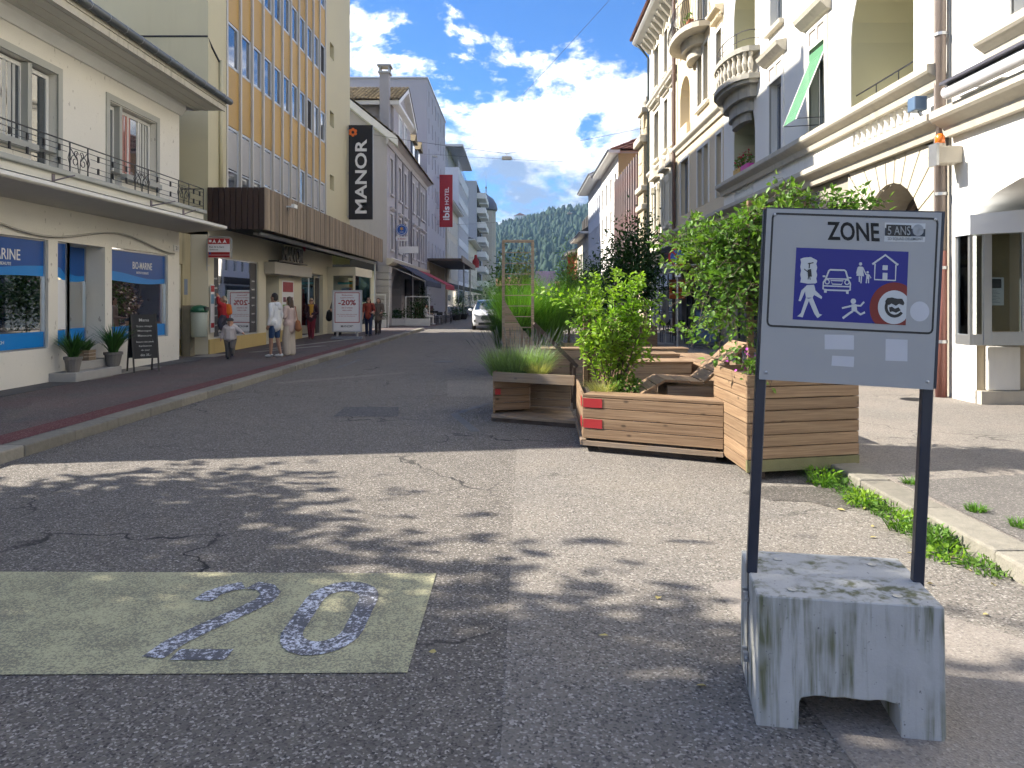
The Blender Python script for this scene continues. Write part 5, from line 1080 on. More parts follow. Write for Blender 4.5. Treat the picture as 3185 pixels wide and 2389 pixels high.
# bowed stone balcony
def bow(cy, half, proj, k=12): return [(cy + half * math.cos(math.pi * i / k), proj * (math.sin(math.pi * i / k) ** .7)) for i in range(k + 1)]
def bow_slab(par, cy, half, proj, z0, z1, mat, name):
    m = MB(R7); P = bow(cy, half, proj); m.prism([(p[0], p[1]) for p in P], 2, z0, z1); return m.build(name, mat, par)
STG = M_('weathered_balcony_stone', (.36, .34, .29), .85, .2, 5, bmp=.3, streak=.7, dirt=(.12, .11, .09))
bow_slab(RA, 23.9, 1.65, .8, 8.15, 8.3, STG, 'balcony_slab'); bow_slab(RA, 23.9, 1.55, .72, 8.05, 8.15, STG, 'balcony_moulding'); bow_slab(RA, 23.9, 1.65, .78, 8.95, 9.1, STG, 'balcony_coping')
for i, p in enumerate(bow(23.9, 1.5, .66, 14)[1:-1]): MB(R7).lathe([(.08, 0), (.08, .06), (.05, .1), (.09, .3), (.05, .52), (.08, .6), (.08, .65)], (p[0], p[1], 8.3), 8).build('balcony_baluster', STONE, RA)
for f, z0, z1 in ((.55, 7.7, 8.05), (.34, 7.35, 7.7), (.2, 7.1, 7.35)): bow_slab(RA, 23.9, 1.5 * (f + .35), .7 * f + .1, z0, z1, STG, 'corbel')
P = bow(23.9, 1.5, .66, 12); MB(R7).tube([(p[0], p[1], 9.6) for p in P], .016, 5).build('balcony_rail', BLACKM, RA); MB(R7).tube([(p[0], p[1], 9.35) for p in P], .012, 5).build('balcony_rail', BLACKM, RA)
for p in P[::3]: MB(R7).tube([(p[0], p[1], 9.1), (p[0], p[1], 9.6)], .012, 5).build('rail_post', BLACKM, RA)
# rusticated ground storey with an arch
gops = [(13.32, 15.6, .12, 3.88, 1.14, .7), (17.2, 20.6, .12, 3.3, 0, .4), (21.4, 25.6, .12, 3.3, 0, .4)]
m = MB(R7); facade(m, a0, a1, 0, 4.38, gops, n=-.06); m.build('ground_wall', M_('mortar', (.33, .3, .25), .95, .1, 8), RA)
zc0 = [i * .62 + .12 for i in range(8)]
def block(y0, y1, z0, z1):
    if y1 - y0 > .06: MB(R7).box(y0 + .012, y1 - .012, -.08, .012, z0 + .012, z1 - .012).build('stone_block', ROUGH, RA)
for j in range(7):
    z0 = .12 + j * .61; z1 = min(z0 + .61, 4.38); 
    for y0, y1 in ((12.72, 13.3), (15.62, 17.18), (20.62, 21.38), (25.62, 26.15)):
        if z1 <= 2.76: 
            if y1 - y0 > 1.2: block(y0, (y0 + y1)/2 + .2 * (j % 2), z0, z1); block((y0 + y1)/2 + .2 * (j % 2), y1, z0, z1)
            else: block(y0, y1, z0, z1)
c_, zs_, r1 = 14.46, 2.74, 1.14           # voussoirs round the arch, running out into the courses
for k in range(13):
    t0_, t1_ = math.pi * k / 13, math.pi * (k + 1) / 13; g = .014
    def ray(t, r): return (c_ + r * math.cos(t), zs_ + r * math.sin(t))
    def outp(t):
        r = 1e9
        cs, sn = math.cos(t), math.sin(t)
        if sn > 1e-3: r = min(r, (4.37 - zs_) / sn)
        if cs > 1e-3: r = min(r, (16.3 - c_) / cs)
        if cs < -1e-3: r = min(r, (12.72 - c_) / cs)
        return (c_ + r * cs, zs_ + r * sn)
    pts = [ray(t0_ + g, r1 + .01), outp(t0_ + g * .5), outp(t1_ - g * .5), ray(t1_ - g, r1 + .01)]
    MB(R7).prism(pts, 1, -.08, .012).build('voussoir', ROUGH, RA)
m = MB(R7); m.box(13.3, 15.7, -1.6, -1.55, .12, 4.2); m.build('arch_room_wall', M_('arch_room', (.42, .38, .32), .8, .1, 2), RA)
P = arc_pts(13.42, 15.5, .12, 3.78, 1.04); m = MB(R7)
for k in range(len(P) - 1):
    p, q_ = P[k], P[k+1]; f = lambda u: ((u[0] - 14.46) * .88 + 14.46, (u[1] - 2.74) * .88 + 2.74); m.face([(p[0], -.65, p[1]), (q_[0], -.65, q_[1]), (f(q_)[0], -.65, f(q_)[1]), (f(p)[0], -.65, f(p)[1])]); m.face([(f(p)[0], -.65, f(p)[1]), (f(q_)[0], -.65, f(q_)[1]), (f(q_)[0], -.75, f(q_)[1]), (f(p)[0], -.75, f(p)[1])])
m.build('arch_frame', WOODD, RA)
for s, e in ((17.2, 20.6), (21.4, 25.6)): window(RA, R7, s, e, .14, 3.28, -.35, 3, 1, .07, BLACKM, GLASS, name='shop_window')
MB(R7).box(17.0, 25.9, .0, .12, 3.35, 3.9).build('shop_fascia', DARK, RA)
# downpipe between the houses
q = thing('rain_pipe', (6.9, 12.55, .12), 'brown cast rain pipe running down between the two white houses', 'downpipe')
MB().tube([(6.88, 12.52, 2.45), (6.88, 12.52, 15)], .075, 10).build('upper_pipe', M_('taupe_pipe', (.22, .18, .16), .5, .1, 3, metal=.2), q, smooth=True); MB().tube([(6.88, 12.52, .12), (6.88, 12.52, 2.5)], .085, 10).build('lower_pipe', M_('red_brown_pipe', (.19, .075, .06), .5, .12, 3), q, smooth=True)
MB().tube([(6.9, 12.72, .12), (6.9, 12.72, 9)], .028, 6).build('cable_conduit', M_('taupe_pipe', (.2, .2, .2)), q)
for z in (1.0, 2.2, 3.4, 6, 8): MB().lathe([(.1, 0), (.1, .05)], (6.88, 12.52, z), 10).build('pipe_clamp', STEEL, q)
# ------------------------------------------------------------------ near white house with wide shop opening
RN = thing('near_white_house', (RX, 5, 0), 'white house with a wide round-cornered shop opening and rolled awning', 'building')
m = MB(R7); facade(m, 2.0, 12.42, 0, 14, [(6.8, 11.75, .1, 3.5, .55, 1.8), (9.0, 10.9, 5.6, 8.2, 0, .3), (5.5, 7.6, 5.6, 8.2, 0, .3)]); shell(m, 2.0, 12.42, -12, 0, 14); m.build('wall', RWHITE, RN)
m = MB(R7); d = .01
for k in range(1): m.face([(11.74, 0.002, .1), (11.74, .002, 3.0), (11.74, -1.8, 3.0), (11.74, -1.8, .1)])
m.build('jamb_stone', M_('sandstone_jamb', (.45, .38, .27), .85, .1, 4, bmp=.2), RN)
MB(R7).box(11.62, 11.78, -1.8, .0, .1, .32).build('jamb_plinth', STONE, RN); MB(R7).box(11.66, 11.735, -.62, -.12, .325, 1.0).build('jamb_panel', RWHITE, RN, bevel=.02)
MB(R7).face([(6.8, -1.78, .1), (11.75, -1.78, .1), (11.75, -1.78, 3.6), (6.8, -1.78, 3.6)]).build('shop_glazing', GLASS, RN)
for s, e in ((9.0, 10.9), (5.5, 7.6)):
    window(RN, R7, s, e, 5.6, 8.2, -.22, 3, 1, .08, M_('grey_frame', (.3, .3, .3)), trim=.16, trimm=RWHITE, each=True)
    cornice(RN, R7, s - .5, e + .45, 5.2, 5.58, .3, STONE, 'sill_moulding')
cornice(RN, R7, 2, 12.4, 4.32, 4.72, .38)
q = thing('rolled_awning', (6.5, 10, 4.7), 'rolled-up white shop awning above the near cornice', 'awning')
MB().tube([(6.55, 4.5, 4.86), (6.55, 11.75, 4.86)], .1, 12).build('roll', M_('awning_white', (.66, .66, .68), .6, .06, 2), q, smooth=True); MB().box(6.4, 6.55, 4.5, 11.7, 4.96, 5.0).build('front_bar', M_('awning_trim', (.08, .08, .1), .5, .1, 3), q)
for y in (6, 8.5, 11): MB().box(6.55, 7.0, y, y + .06, 4.76, 4.82).build('arm', ALU, q); MB().box(6.6, 6.95, y - .5, y + .5, 4.725, 4.75).build('folded_arm', WHITEP, q)
# glazed notice case on the jamb
q = thing('notice_case', (7.4, 11.4, 1.03), 'aluminium glazed notice case with a single poster on the stone jamb', 'notice case')
C0, C1, Z0, Z1, YF = 6.66, 8.3, 1.03, 2.95, 11.35
m = MB(); m.box(C0, C0 + .05, YF, YF + .05, Z0, Z1); m.box(C0, C0 + .05, 11.66, 11.73, Z0, Z1); m.box(C0, C0 + .05, YF + .05, 11.66, Z0, Z0 + .16); m.box(C0 + .05, C0 + .2, YF, YF + .05, Z1 - .1, Z1); m.box(C0 + .2, C0 + .32, YF - .02, YF + .04, Z0, Z1); m.box(C1 - .1, C1, YF - .02, YF + .04, Z0, Z1); m.box(C0 + .32, C1 - .1, YF - .02, YF + .04, Z0, Z0 + .2); m.box(C0 + .05, C0 + .2, YF, 11.73, Z0, Z0 + .16); m.box(C0 + .32, C1 - .1, YF - .02, YF + .04, Z1 - .12, Z1); m.box(7.42, 7.5, YF - .03, YF + .04, Z0 + .2, Z1 - .12); m.build('case_frame', ALU, q, bevel=.004)
m = MB(); m.prism([(C0 - .04, 2.66), (C1, 2.74), (C1, 3.12), (C0 - .04, 2.95)], 1, YF - .08, 11.73); m.build('hood', M_('case_hood', (.70, .72, .75), .35, .05, 3), q)
MB().box(C0 + .33, 7.41, 11.6, 11.62, Z0 + .2, Z1 - .12).build('backboard', M_('cork_brown', (.30, .22, .11), .9, .12, 8), q)
MB().box(C0 + .02, C0 + .026, YF + .05, 11.66, Z0 + .16, Z1 - .02).build('side_pane', CLEAR, q)
MB().box(C0 + .33, 7.41, YF + .0, YF + .006, Z0 + .21, Z1 - .13).build('pane', CLEAR, q); MB().box(C0 + .06, C0 + .19, YF + .01, YF + .016, Z0 + .17, Z1 - .1).build('side_pane', CLEAR, q)
n_ = MB().box(7.02, 7.32, 11.594, 11.598, 1.62, 2.04).build('notice', WHITEPRINT, q); MB().box(7.06, 7.28, 11.588, 11.592, 1.88, 2.02).build('notice_print', BLACKM, n_)
m = MB()
for k in range(9): m.box(7.08, 7.26 - .03 * (k % 3), 11.588, 11.592, 1.66 + k * .022, 1.666 + k * .022)
m.build('notice_lines', M_('grey_print', (.3, .3, .3), .6, .05, 3), n_)
for z in (1.5, 2.5): MB().tube([(7.46, YF - .05, z), (7.46, YF - .02, z)], .018, 8).build('lock', STEEL, q)
# beacon box
q = thing('warning_beacon', (6.8, 12.25, 3.85), 'orange flashing beacon on a beige bracket box beside the rain pipe', 'beacon')
MB().box(6.6, 7.0, 12.1, 12.36, 3.86, 4.13).build('box', M_('beige_box', (.44, .40, .33), .5, .06, 4), q, bevel=.012); MB().box(6.56, 6.6, 12.06, 12.3, 3.82, 4.17).build('plate', STEEL, q)
MB().lathe([(.085, 0), (.085, .05)], (6.7, 12.22, 4.13), 14).build('base', M_('beige_box', (.4, .4, .4)), q)
MB().lathe([(.075, .05), (.07, .17), (.04, .21), (.001, .22)], (6.7, 12.22, 4.13), 14).build('dome', M_('amber_plastic', (.8, .19, .015), .25, .05, 3, coat=.5), q, smooth=True)
q = thing('wall_floodlight', (6.8, 12.95, 4.74), 'small blue-grey floodlight standing on the stone ledge', 'lamp'); MB().box(6.62, 6.84, 12.85, 13.1, 4.88, 5.12).build('head', M_('blue_grey_metal', (.10, .16, .25), .4, .1, 4), q, bevel=.02); MB().tube([(6.8, 12.95, 4.79), (6.75, 12.97, 4.9)], .03, 6).build('bracket', STEEL, q)
# ------------------------------------------------------------------ cream section with tall windows
RB = thing('cream_apartment_house', (RX, 26.2, 0), 'cream apartment house with tall grey windows and a bulging iron balcony', 'building')
b0, b1 = 26.2, 33.9; m = MB(R7)
W_ = [(26.45, 27.15, 9.1, 11.1), (28.3, 29.05, 9.1, 11.3), (29.25, 30.0, 9.1, 11.3), (26.45, 27.15, 5.3, 7.5), (28.3, 29.05, 5.3, 7.5), (29.25, 30.0, 5.3, 7.5), (31.6, 33.1, 5.3, 7.6), (28.3, 30.0, 12.1, 14.4)]
facade(m, b0, b1, 4.4, 15.6, [(*o, 0, .3) for o in W_] + [(31.4, 33.3, 8.9, 11.1, .9, .9), (31.4, 33.3, 12.0, 14.6, .9, .9)]); shell(m, b0, b1, -13, 0, 15.6); m.build('wall', RCREAM, RB)
for s, e, z0, z1 in W_: window(RB, R7, s, e, z0, z1, -.22, 2 if e - s > 1 else 1, 1, .08, M_('grey_frame', (.3, .3, .3)), sill=.12 if z0 > 9 else None, trim=.13, trimm=RWHITE)
for z in (8.9, 12.0): MB(R7).box(31.4, 33.3, -.88, -.86, z, z + 2.4).build('niche_back', M_('niche_grey', (.36, .34, .3), .85, .06, 2), RB)
MB(R7).box(31.3, 33.4, .0, .16, 8.3, 8.95).build('niche_apron', RCREAM, RB); cornice(RB, R7, b0, b1, 8.05, 8.4, .22); cornice(RB, R7, 26.2, 27.4, 11.5, 11.8, .3, RCREAM, 'dentil_hood')
for k in range(10): MB(R7).box(26.28 + k * .11, 26.34 + k * .11, .02, .2, 11.4, 11.5).build('dentil', RCREAM, RB)
cornice(RB, R7, b0, b1, 4.38, 4.74, .3)
m = MB(R7); P = bow(30.1, 2.0, 1.0, 12); m.prism([(p[0], p[1]) for p in P], 2, 11.75, 11.95); m.build('balcony_slab', STONE, RB)
for f, z0, z1 in ((.6, 11.4, 11.75), (.4, 11.05, 11.4)): MB(R7).prism([(p[0], p[1]) for p in bow(30.1, 1.9 * f, .95 * f, 10)], 2, z0, z1).build('corbel', STONE, RB)
m = MB(R7)
for i in range(33):
    a = math.pi * i / 32; cy, px = 30.1 + 1.9 * math.cos(a), .92 * math.sin(a) ** .7
    o_ = 1 + .25 * math.sin(a); bul = [(0, 11.95, 1.0), (1, 12.15, 1.14), (2, 12.4, 1.1), (3, 12.65, 1.0), (4, 12.95, 1.0)]
    m.tube([(30.1 + (cy - 30.1) * k_, px * k_, z) for _, z, k_ in bul], .012, 4)
for z in (12.0, 12.95): m.tube([(30.1 + 1.9 * math.cos(math.pi * i / 16), .92 * math.sin(math.pi * i / 16) ** .7, z) for i in range(17)], .016, 5)
m.build('iron_railing', BLACKM, RB)
q = thing('balcony_planter', (6.3, 29, 11.95), 'terracotta flower trough inside the bulging iron balcony', 'flower box'); MB(R7).box(28.7, 29.5, .45, .65, 11.955, 12.2).build('trough', TERRA, q); V, F = leafcloud(80, (6.45, 29.1, 12.35), (.15, .4, .2), .08, .05, 81); np_mesh('leaves', V, F, LEAFC, q)
q = thing('rain_pipe', (6.85, 33.95, 0), 'dark brown rain pipe where the cream and ornate houses meet', 'downpipe'); MB().tube([(6.86, 33.95, .12), (6.86, 33.95, 15)], .08, 8).build('pipe', M_('brown_pipe', (.12, .07, .055), .5, .1, 3), q)
m = MB(R7); facade(m, b0, b1, 0, 4.38, [(26.8, 29.6, .12, 3.2, 0, .4), (30.2, 33.2, .12, 3.2, 0, .4)], n=-.05); m.build('ground_wall', M_('dark_shop_wall', (.20, .19, .19), .8, .1, 2), RB)
for s, e in ((26.8, 29.6), (30.2, 33.2)): window(RB, R7, s, e, .14, 3.18, -.3, 3, 1, .07, BLACKM, GLASS, name='shop_window')
# ------------------------------------------------------------------ ornate house with bracketed eaves
RC = thing('ornate_house', (RX, 34, 0), 'ornate cream house with pedimented windows and deep bracketed eaves', 'building')
c0_, c1_ = 34.0, 41.0; cols_ = [(34.5, 35.1), (36.0, 36.8), (38.2, 39.6)]
cols_ = [(34.35, 35.05), (36.0, 36.8), (38.3, 39.5)]
m = MB(R7); ops = []
for s, e in cols_: ops += [(s, e, 12.4, 14.5, 0, .3), (s, e, 8.8, 11.2, 0, .3), (s, e, 5.2, 7.5, 0, .3)]
ORN = M_('ornate_render', (.69, .65, .54), .88, .05, .8, bmp=.12, streak=.3, dirt=(.4, .34, .24)); facade(m, c0_, c1_, 0, 15.4, ops); shell(m, c0_, c1_, -13, 0, 15.4); m.build('wall', ORN, RC)
for s, e in cols_:
    for z0, z1 in ((12.4, 14.5), (8.8, 11.2), (5.2, 7.5)):
        wo = window(RC, R7, s, e, z0, z1, -.22, 2 if e - s > 1 else 1, 1, .08, M_('tan_frame', (.35, .28, .18), .6, .1, 4), trim=.15, trimm=ORN, sill=.12)
        if z0 < 8: 
            MB(R7).prism([(s - .35, z1 + .3), (e + .35, z1 + .3), ((s + e)/2, z1 + .95)], 1, 0, .28).build('pediment', STONE, wo); 
            for y in (s - .22, e + .22): MB(R7).lathe([(.1, 0), (.1, .1), (.07, .14), (.065, 1.9), (.1, 2.0), (.1, 2.3)], (y, .1, z0), 8).build('half_column', ORN, wo)
        elif z0 < 12: cornice(wo, R7, s - .3, e + .3, z1 + .25, z1 + .5, .25, STONE, 'hood')
        else: 
            m = MB(R7)
            for a in (-1, 1): m.tube([((s + e)/2 + a * (.45 + (e - s)/4), .05, z1 - .1), ((s + e)/2 + a * .1, .05, z1 + .55)], .05, 4)
            m.build('gable_moulding', ORN, wo)
for z in (11.75, 8.05, 4.5): cornice(RC, R7, c0_, c1_, z, z + .35, .2)
MB(R7).prism([(-.1, 15.15), (.15, 15.15), (.75, 15.45), (.85, 15.55), (.85, 15.7), (-.1, 15.72)], 0, c0_, 41.6).build('eaves', WHITEP, RC)
for k in range(9): MB(R7).prism([(0, 14.75), (.12, 14.75), (.5, 15.2), (.5, 15.35), (0, 15.35)], 0, 34.4 + k * .78, 34.62 + k * .78).build('eaves_bracket', STONE, RC)
m = MB(R7); m.face([(c0_, .95, 15.72), (41.7, .95, 15.72), (41.7, -6, 19), (c0_, -6, 19)]); m.build('roof', RTILE, RC)
for k in range(40): MB(R7).tube([(34.1 + k * .19, .98, 15.7), (34.1 + k * .19, .6, 15.93)], .075, 5).build('eaves_tile', RTILE, RC)
downpipe(RC, R7, [(41.35, .8, 15.6), (41.2, .3, 15.0), (41.05, .07, 14.6), (41.05, .07, .1)], .06, M_('dark_green_pipe', (.03, .045, .045), .5, .1, 3))
m = MB(R7); m.box(34.2, 40.8, .0, .05, 3.2, 4.2); m.build('shop_fascia', DARK, RC); window(RC, R7, 34.6, 40.4, .14, 3.1, .01, 5, 1, .07, BLACKM, GLASS, name='shop_window')
# ------------------------------------------------------------------ stone scrolled gable end
RD = thing('stone_gable_pier', (6.75, 41.3, 0), 'carved sandstone pier with stepped scrolled top and small urn', 'pier')
SAND = M_('sandstone', (.48, .41, .28), .85, .12, 4, bmp=.3, streak=.4, dirt=(.2, .17, .12))
T = rightT(6.75); m = MB(T); m.box(41.5, 43.3, -.6, 0, 0, 10.6); m.build('shaft', SAND, RD)
for z0, z1, pr_ in ((3.4, 3.7, .15), (6.6, 6.9, .15), (7.6, 7.9, .18), (10.2, 10.6, .25)): MB(T).box(41.5 - pr_, 43.3 + pr_, -.6, pr_, z0, z1).build('moulding', STONE, RD, bevel=.05)
MB(T).box(41.8, 43.0, -.5, -.05, 10.6, 11.9).build('upper_stage', SAND, RD); MB(T).box(41.6, 43.2, -.6, .08, 11.9, 12.15).build('cap', STONE, RD); MB(T).lathe([(.2, 0), (.12, .1), (.25, .35), (.2, .5), (.05, .6), (.08, .7), (.001, .8)], (42.3, -.28, 12.15), 10).build('urn', STONE, RD, smooth=True)
MB(T).lathe([(.5, 0), (.25, .5), (.15, .9)], (41.7, -.25, 10.6), 10, .6, .5).build('scroll', SAND, RD)
for z in (4.6, 5.4, 8.6, 9.2): MB(T).box(41.9, 42.9, 0, .04, z, z + .5).build('carved_panel', STONE, RD, bevel=.02)
m = MB(T)
for z in (10.7, 11.0, 11.3): m.tube([(41.55 + .09 * math.cos(a), .15, z + .13 * math.sin(a)) for a in [i * math.pi / 5 for i in range(10)]], .012, 4, close=True)
m.build('iron_scroll', BLACKM, RD)
# ------------------------------------------------------------------ low block with red fins
RE = thing('finned_block', (RX, 43.4, 0), 'three-storey block with dull red panels behind vertical fins', 'building')
m = MB(R7); facade(m, 43.4, 54, 0, 9.7, []); shell(m, 43.4, 54, -12, 0, 9.7); m.build('wall', M_('dull_red_panel', (.24, .075, .06), .7, .12, .6), RE)
for k in range(11): MB(R7).box(43.7 + k * 1.0, 43.86 + k * 1.0, 0, .3, 3.6, 10.0).build('fin', M_('grey_pink_fin', (.40, .32, .29), .7, .08, 3), RE)
for k in range(10):
    for z in (4.4, 7.2): MB(R7).box(43.95 + k * 1.0, 44.6 + k * 1.0, .005, .03, z, z + 1.6).build('window', GLASS, RE)
MB(R7).box(43.4, 54, -.1, .12, 9.6, 9.85).build('roof_edge', STEEL, RE); MB(R7).box(43.6, 53.8, 0, .05, .2, 3.1).build('shop_front', GLASS, RE)
far_block('tan_gabled_house', 'white-fronted house with tan side wall and hipped brown tiled roof', 7.0, 54, 65.2, 12.2, M_('far_white_warm', (.68, .66, .62), .85, .04, .4), 'R', 3, 4, roof=RTILE, eave=.7, roofh=3.2, wz=1.7)
MB().box(7.02, 21, 53.96, 54.02, 9.8, 12.0).build('house_side', M_('tan_render', (.50, .38, .18), .85, .06, .5), bpy.data.objects['tan_gabled_house'])
tiles(bpy.data.objects['tan_gabled_house'], (6.3, 53.55, 12.22), Vector((14.2, 0, 0)), Vector((7.2, 2.4, 3.15)) - Vector((0, 0, 0)), 30, 10, RTILE)
far_block('white_mansard_house', 'white house with a dark slate mansard and dormers', 7.0, 65.4, 77, 12.4, M_('far_white', (.62, .64, .68)), 'R', 3, 6, roof=SLATE, eave=1.0, roofh=4)
q = bpy.data.objects['white_mansard_house']
for k in range(4): MB(R7).box(66.5 + k * 2.6, 67.9 + k * 2.6, -2.4, -.6, 12.6, 14.6).build('dormer', SLATE, q); MB(R7).box(66.7 + k * 2.6, 67.7 + k * 2.6, -.598, -.58, 13, 14.3).build('dormer_pane', GLASS, q)
far_block('low_mansard_house', 'lower white and cream house with long row of mansard dormers', 7.0, 77.3, 91, 8.6, M_('far_cream', (.6, .56, .46)), 'R', 1, 4, roof=SLATE, eave=.8, roofh=4.5, wz=2.6, ww=2.2)
q = bpy.data.objects['low_mansard_house']
for k in range(6): MB(R7).box(78 + k * 2.1, 79.2 + k * 2.1, -2.2, -.4, 8.8, 10.8).build('dormer', SLATE, q)
far_block('orange_brick_house', 'small orange-brown house with red vertical banner', 7.0, 92, 108, 7.6, M_('orange_render', (.42, .22, .12), .85, .08, .4), 'R', 1, 5, roof=SLATE, eave=1.0, wz=1.6)
q = thing('red_banner', (6.5, 93, 4.5), 'narrow red vertical banner on the orange-brown house', 'banner'); MB().box(5.9, 6.8, 93, 93.1, 3.4, 7.0).build('cloth', REDP, q); MB().tube([(7, 93.05, 6.8), (6.8, 93.05, 6.8)], .04, 5).build('bracket', STEEL, q)
q = thing('dark_awning', (6, 80, 3.2), 'curved dark shop awning by the mansard house', 'awning'); MB(R7).prism([(0, 4.1), (.9, 3.9), (1.5, 3.4), (1.7, 2.8), (1.66, 2.8), (1.45, 3.36), (.88, 3.84), (0, 4.04)], 0, 78, 86).build('canvas', NAVY, q); MB(R7).box(78, 86, -.02, .02, 2.8, 4.1).build('wall_plate', STEEL, q)
# ================================================================== PARKLET
def AB(A, B):
    A = Vector((A[0], A[1], 0)); B = Vector((B[0], B[1], 0)); d = (B - A).normalized(); n = Vector((-d.y, d.x, 0)); L = (B - A).length
    return (lambda p: A + d * p[0] + n * p[1] + Vector((0, 0, p[2]))), L
def plank_wall(par, A, B, z0, z1, k, mat, t=.03, name='plank', slope=None):
    """horizontal boards from A to B, one object each; slope(s) gives the height of a cut top edge"""
    T, L = AB(A, B); h = (z1 - z0) / k
    for i in range(k):
        a, b = z0 + i * h + .004, z0 + (i + 1) * h - .004; e = rnd.uniform(-.003, .003)
        if slope is None: MB(T).box(rnd.uniform(0, .004), L - rnd.uniform(0, .004), e, t + e, a, b).build(name, mat, par, bevel=.003)
        else:
            s1 = max([s * L / 40 for s in range(41) if slope(s * L / 40) >= a] or [0])
            s2 = max([s * L / 40 for s in range(41) if slope(s * L / 40) >= b] or [0])
            if s1 > .03: MB(T).prism([(0, a), (s1, a), (max(s2, .01), b), (0, b)], 1, 0, t).build(name, mat, par)
def deck(par, A, B, wd, z, k, mat, t=.03, name='top_board'):
    """boards laid flat side by side, running from A to B"""
    T, L = AB(A, B); h = wd / k
    for i in range(k): MB(T).box(0, L, i * h + .004, (i + 1) * h - .004, z - t, z + rnd.uniform(0, .003)).build(name, mat, par, bevel=.003)
# --- planter bench with red reflectors
PA = thing('planter_bench', (1.3, 8.7, 0), 'pale timber planter bench with red reflector patches on its corner', 'planter')
p1, p2, p4 = (.72, 8.64), (2.12, 7.95), (.78, 10.4)
plank_wall(PA, p1, p2, .15, .61, 4, WOOD); plank_wall(PA, p4, p1, .15, .63, 4, WOOD)
T1, L1 = AB(p1, p2); T2, L2 = AB(p4, p1)
MB(T1).box(-.02, L1, -.02, .04, .075, .125).build('base_board', WOODG, PA); MB(T2).box(-.02, L2 + .02, -.02, .04, .075, .125).build('base_board', WOODG, PA)
MB(T1).box(.15, L1 - .1, .12, .5, 0.0, .12).build('skid', WOODD, PA)
deck(PA, p1, p2, .34, .645, 3, WOOD)
for z in (.5, .27):
    MB(T1).box(.01, .235, -.008, -.004, z - .0, z + .1).build('reflector', REDP, PA); MB(T2).box(L2 - .28, L2 - .02, -.008, -.004, z, z + .1).build('reflector', REDP, PA)
MB().prism([(.78, 8.95), (1.30, 8.72), (1.42, 9.6), (.82, 10.3)], 2, .3, .58).build('soil', SOIL, PA)
plank_wall(PA, (1.30, 8.74), (1.42, 9.6), .13, .66, 4, WOOD); plank_wall(PA, (.86, 10.0), (1.42, 9.62), .2, 1.46, 9, WOOD, name='back_plank'); MB().box(.84, .9, 9.93, 9.99, .1, 1.62).build('post', WOOD, PA)
# --- reclining seat
CH_ = thing('reclining_seat', (2.0, 9.0, 0), 'zigzag timber lounger rising to a backrest beside the tall planter', 'bench')
prof = [(1.36, .62), (1.66, .80), (2.10, .77), (2.60, 1.22)]
for i in range(3):
    (xa, za), (xb, zb) = prof[i], prof[i+1]; d = Vector((xb - xa, 0, zb - za)); k = max(3, int(d.length / .15)); nn = Vector((-d.z, 0, d.x)).normalized()
    for j in range(k):
        a = Vector((xa, 0, za)) + d * (j / k) + d.normalized() * .004; b = Vector((xa, 0, za)) + d * ((j + 1) / k) - d.normalized() * .004
        MB().prism([(a.x, a.z), (b.x, b.z), (b.x - nn.x * .03, b.z - nn.z * .03), (a.x - nn.x * .03, a.z - nn.z * .03)], 1, 8.72, 9.42).build('seat_slat', WOOD, CH_, bevel=.003)
plank_wall(CH_, (1.7, 8.78), (2.62, 8.78), .2, .72, 4, WOODG); plank_wall(CH_, (1.7, 9.38), (2.62, 9.38), .1, .72, 4, WOODG)
for x in (2.5,): 
    for y in (8.8, 9.32): MB().box(x, x + .06, y, y + .05, .0, 1.1).build('leg', WOODD, CH_)
# --- tall planter with trellis
PB = thing('tall_planter', (2.7, 7.8, 0), 'tall square timber planter standing by the kerb behind the zone sign', 'planter')
q1, q2, q3, q4 = (2.13, 7.17), (3.30, 7.45), (3.28, 8.5), (2.12, 8.35)
for A, B in ((q1, q2), (q4, q1), (q2, q3), (q3, q4)): plank_wall(PB, A, B, .09, 1.0, 8, WOOD)
MB().prism([(2.17, 7.24), (3.26, 7.5), (3.24, 8.45), (2.16, 8.3)], 2, .7, .93).build('soil', SOIL, PB)
MOSS = M_('mossy_board', (.16, .15, .07), .85, .3, 8, bmp=.3)
T3, L3 = AB(q1, q2); MB(T3).box(.0, L3, -.006, .02, .09, .2).build('mossy_board', MOSS, PB)
for x, y in ((2.25, 7.3), (3.15, 7.5), (2.25, 8.2), (3.15, 8.3)): MB().box(x, x + .09, y, y + .09, 0, .1).build('foot', WOODD, PB)
for x, y in ((2.42, 8.1), (3.05, 8.2)): MB().box(x, x + .06, y, y + .06, .8, 2.75).build('trellis_post', WOOD, PB)
for k in range(6): MB().box(2.42, 3.11, 8.07, 8.1, 1.15 + k * .3, 1.19 + k * .3).build('trellis_rung', WOOD, PB)
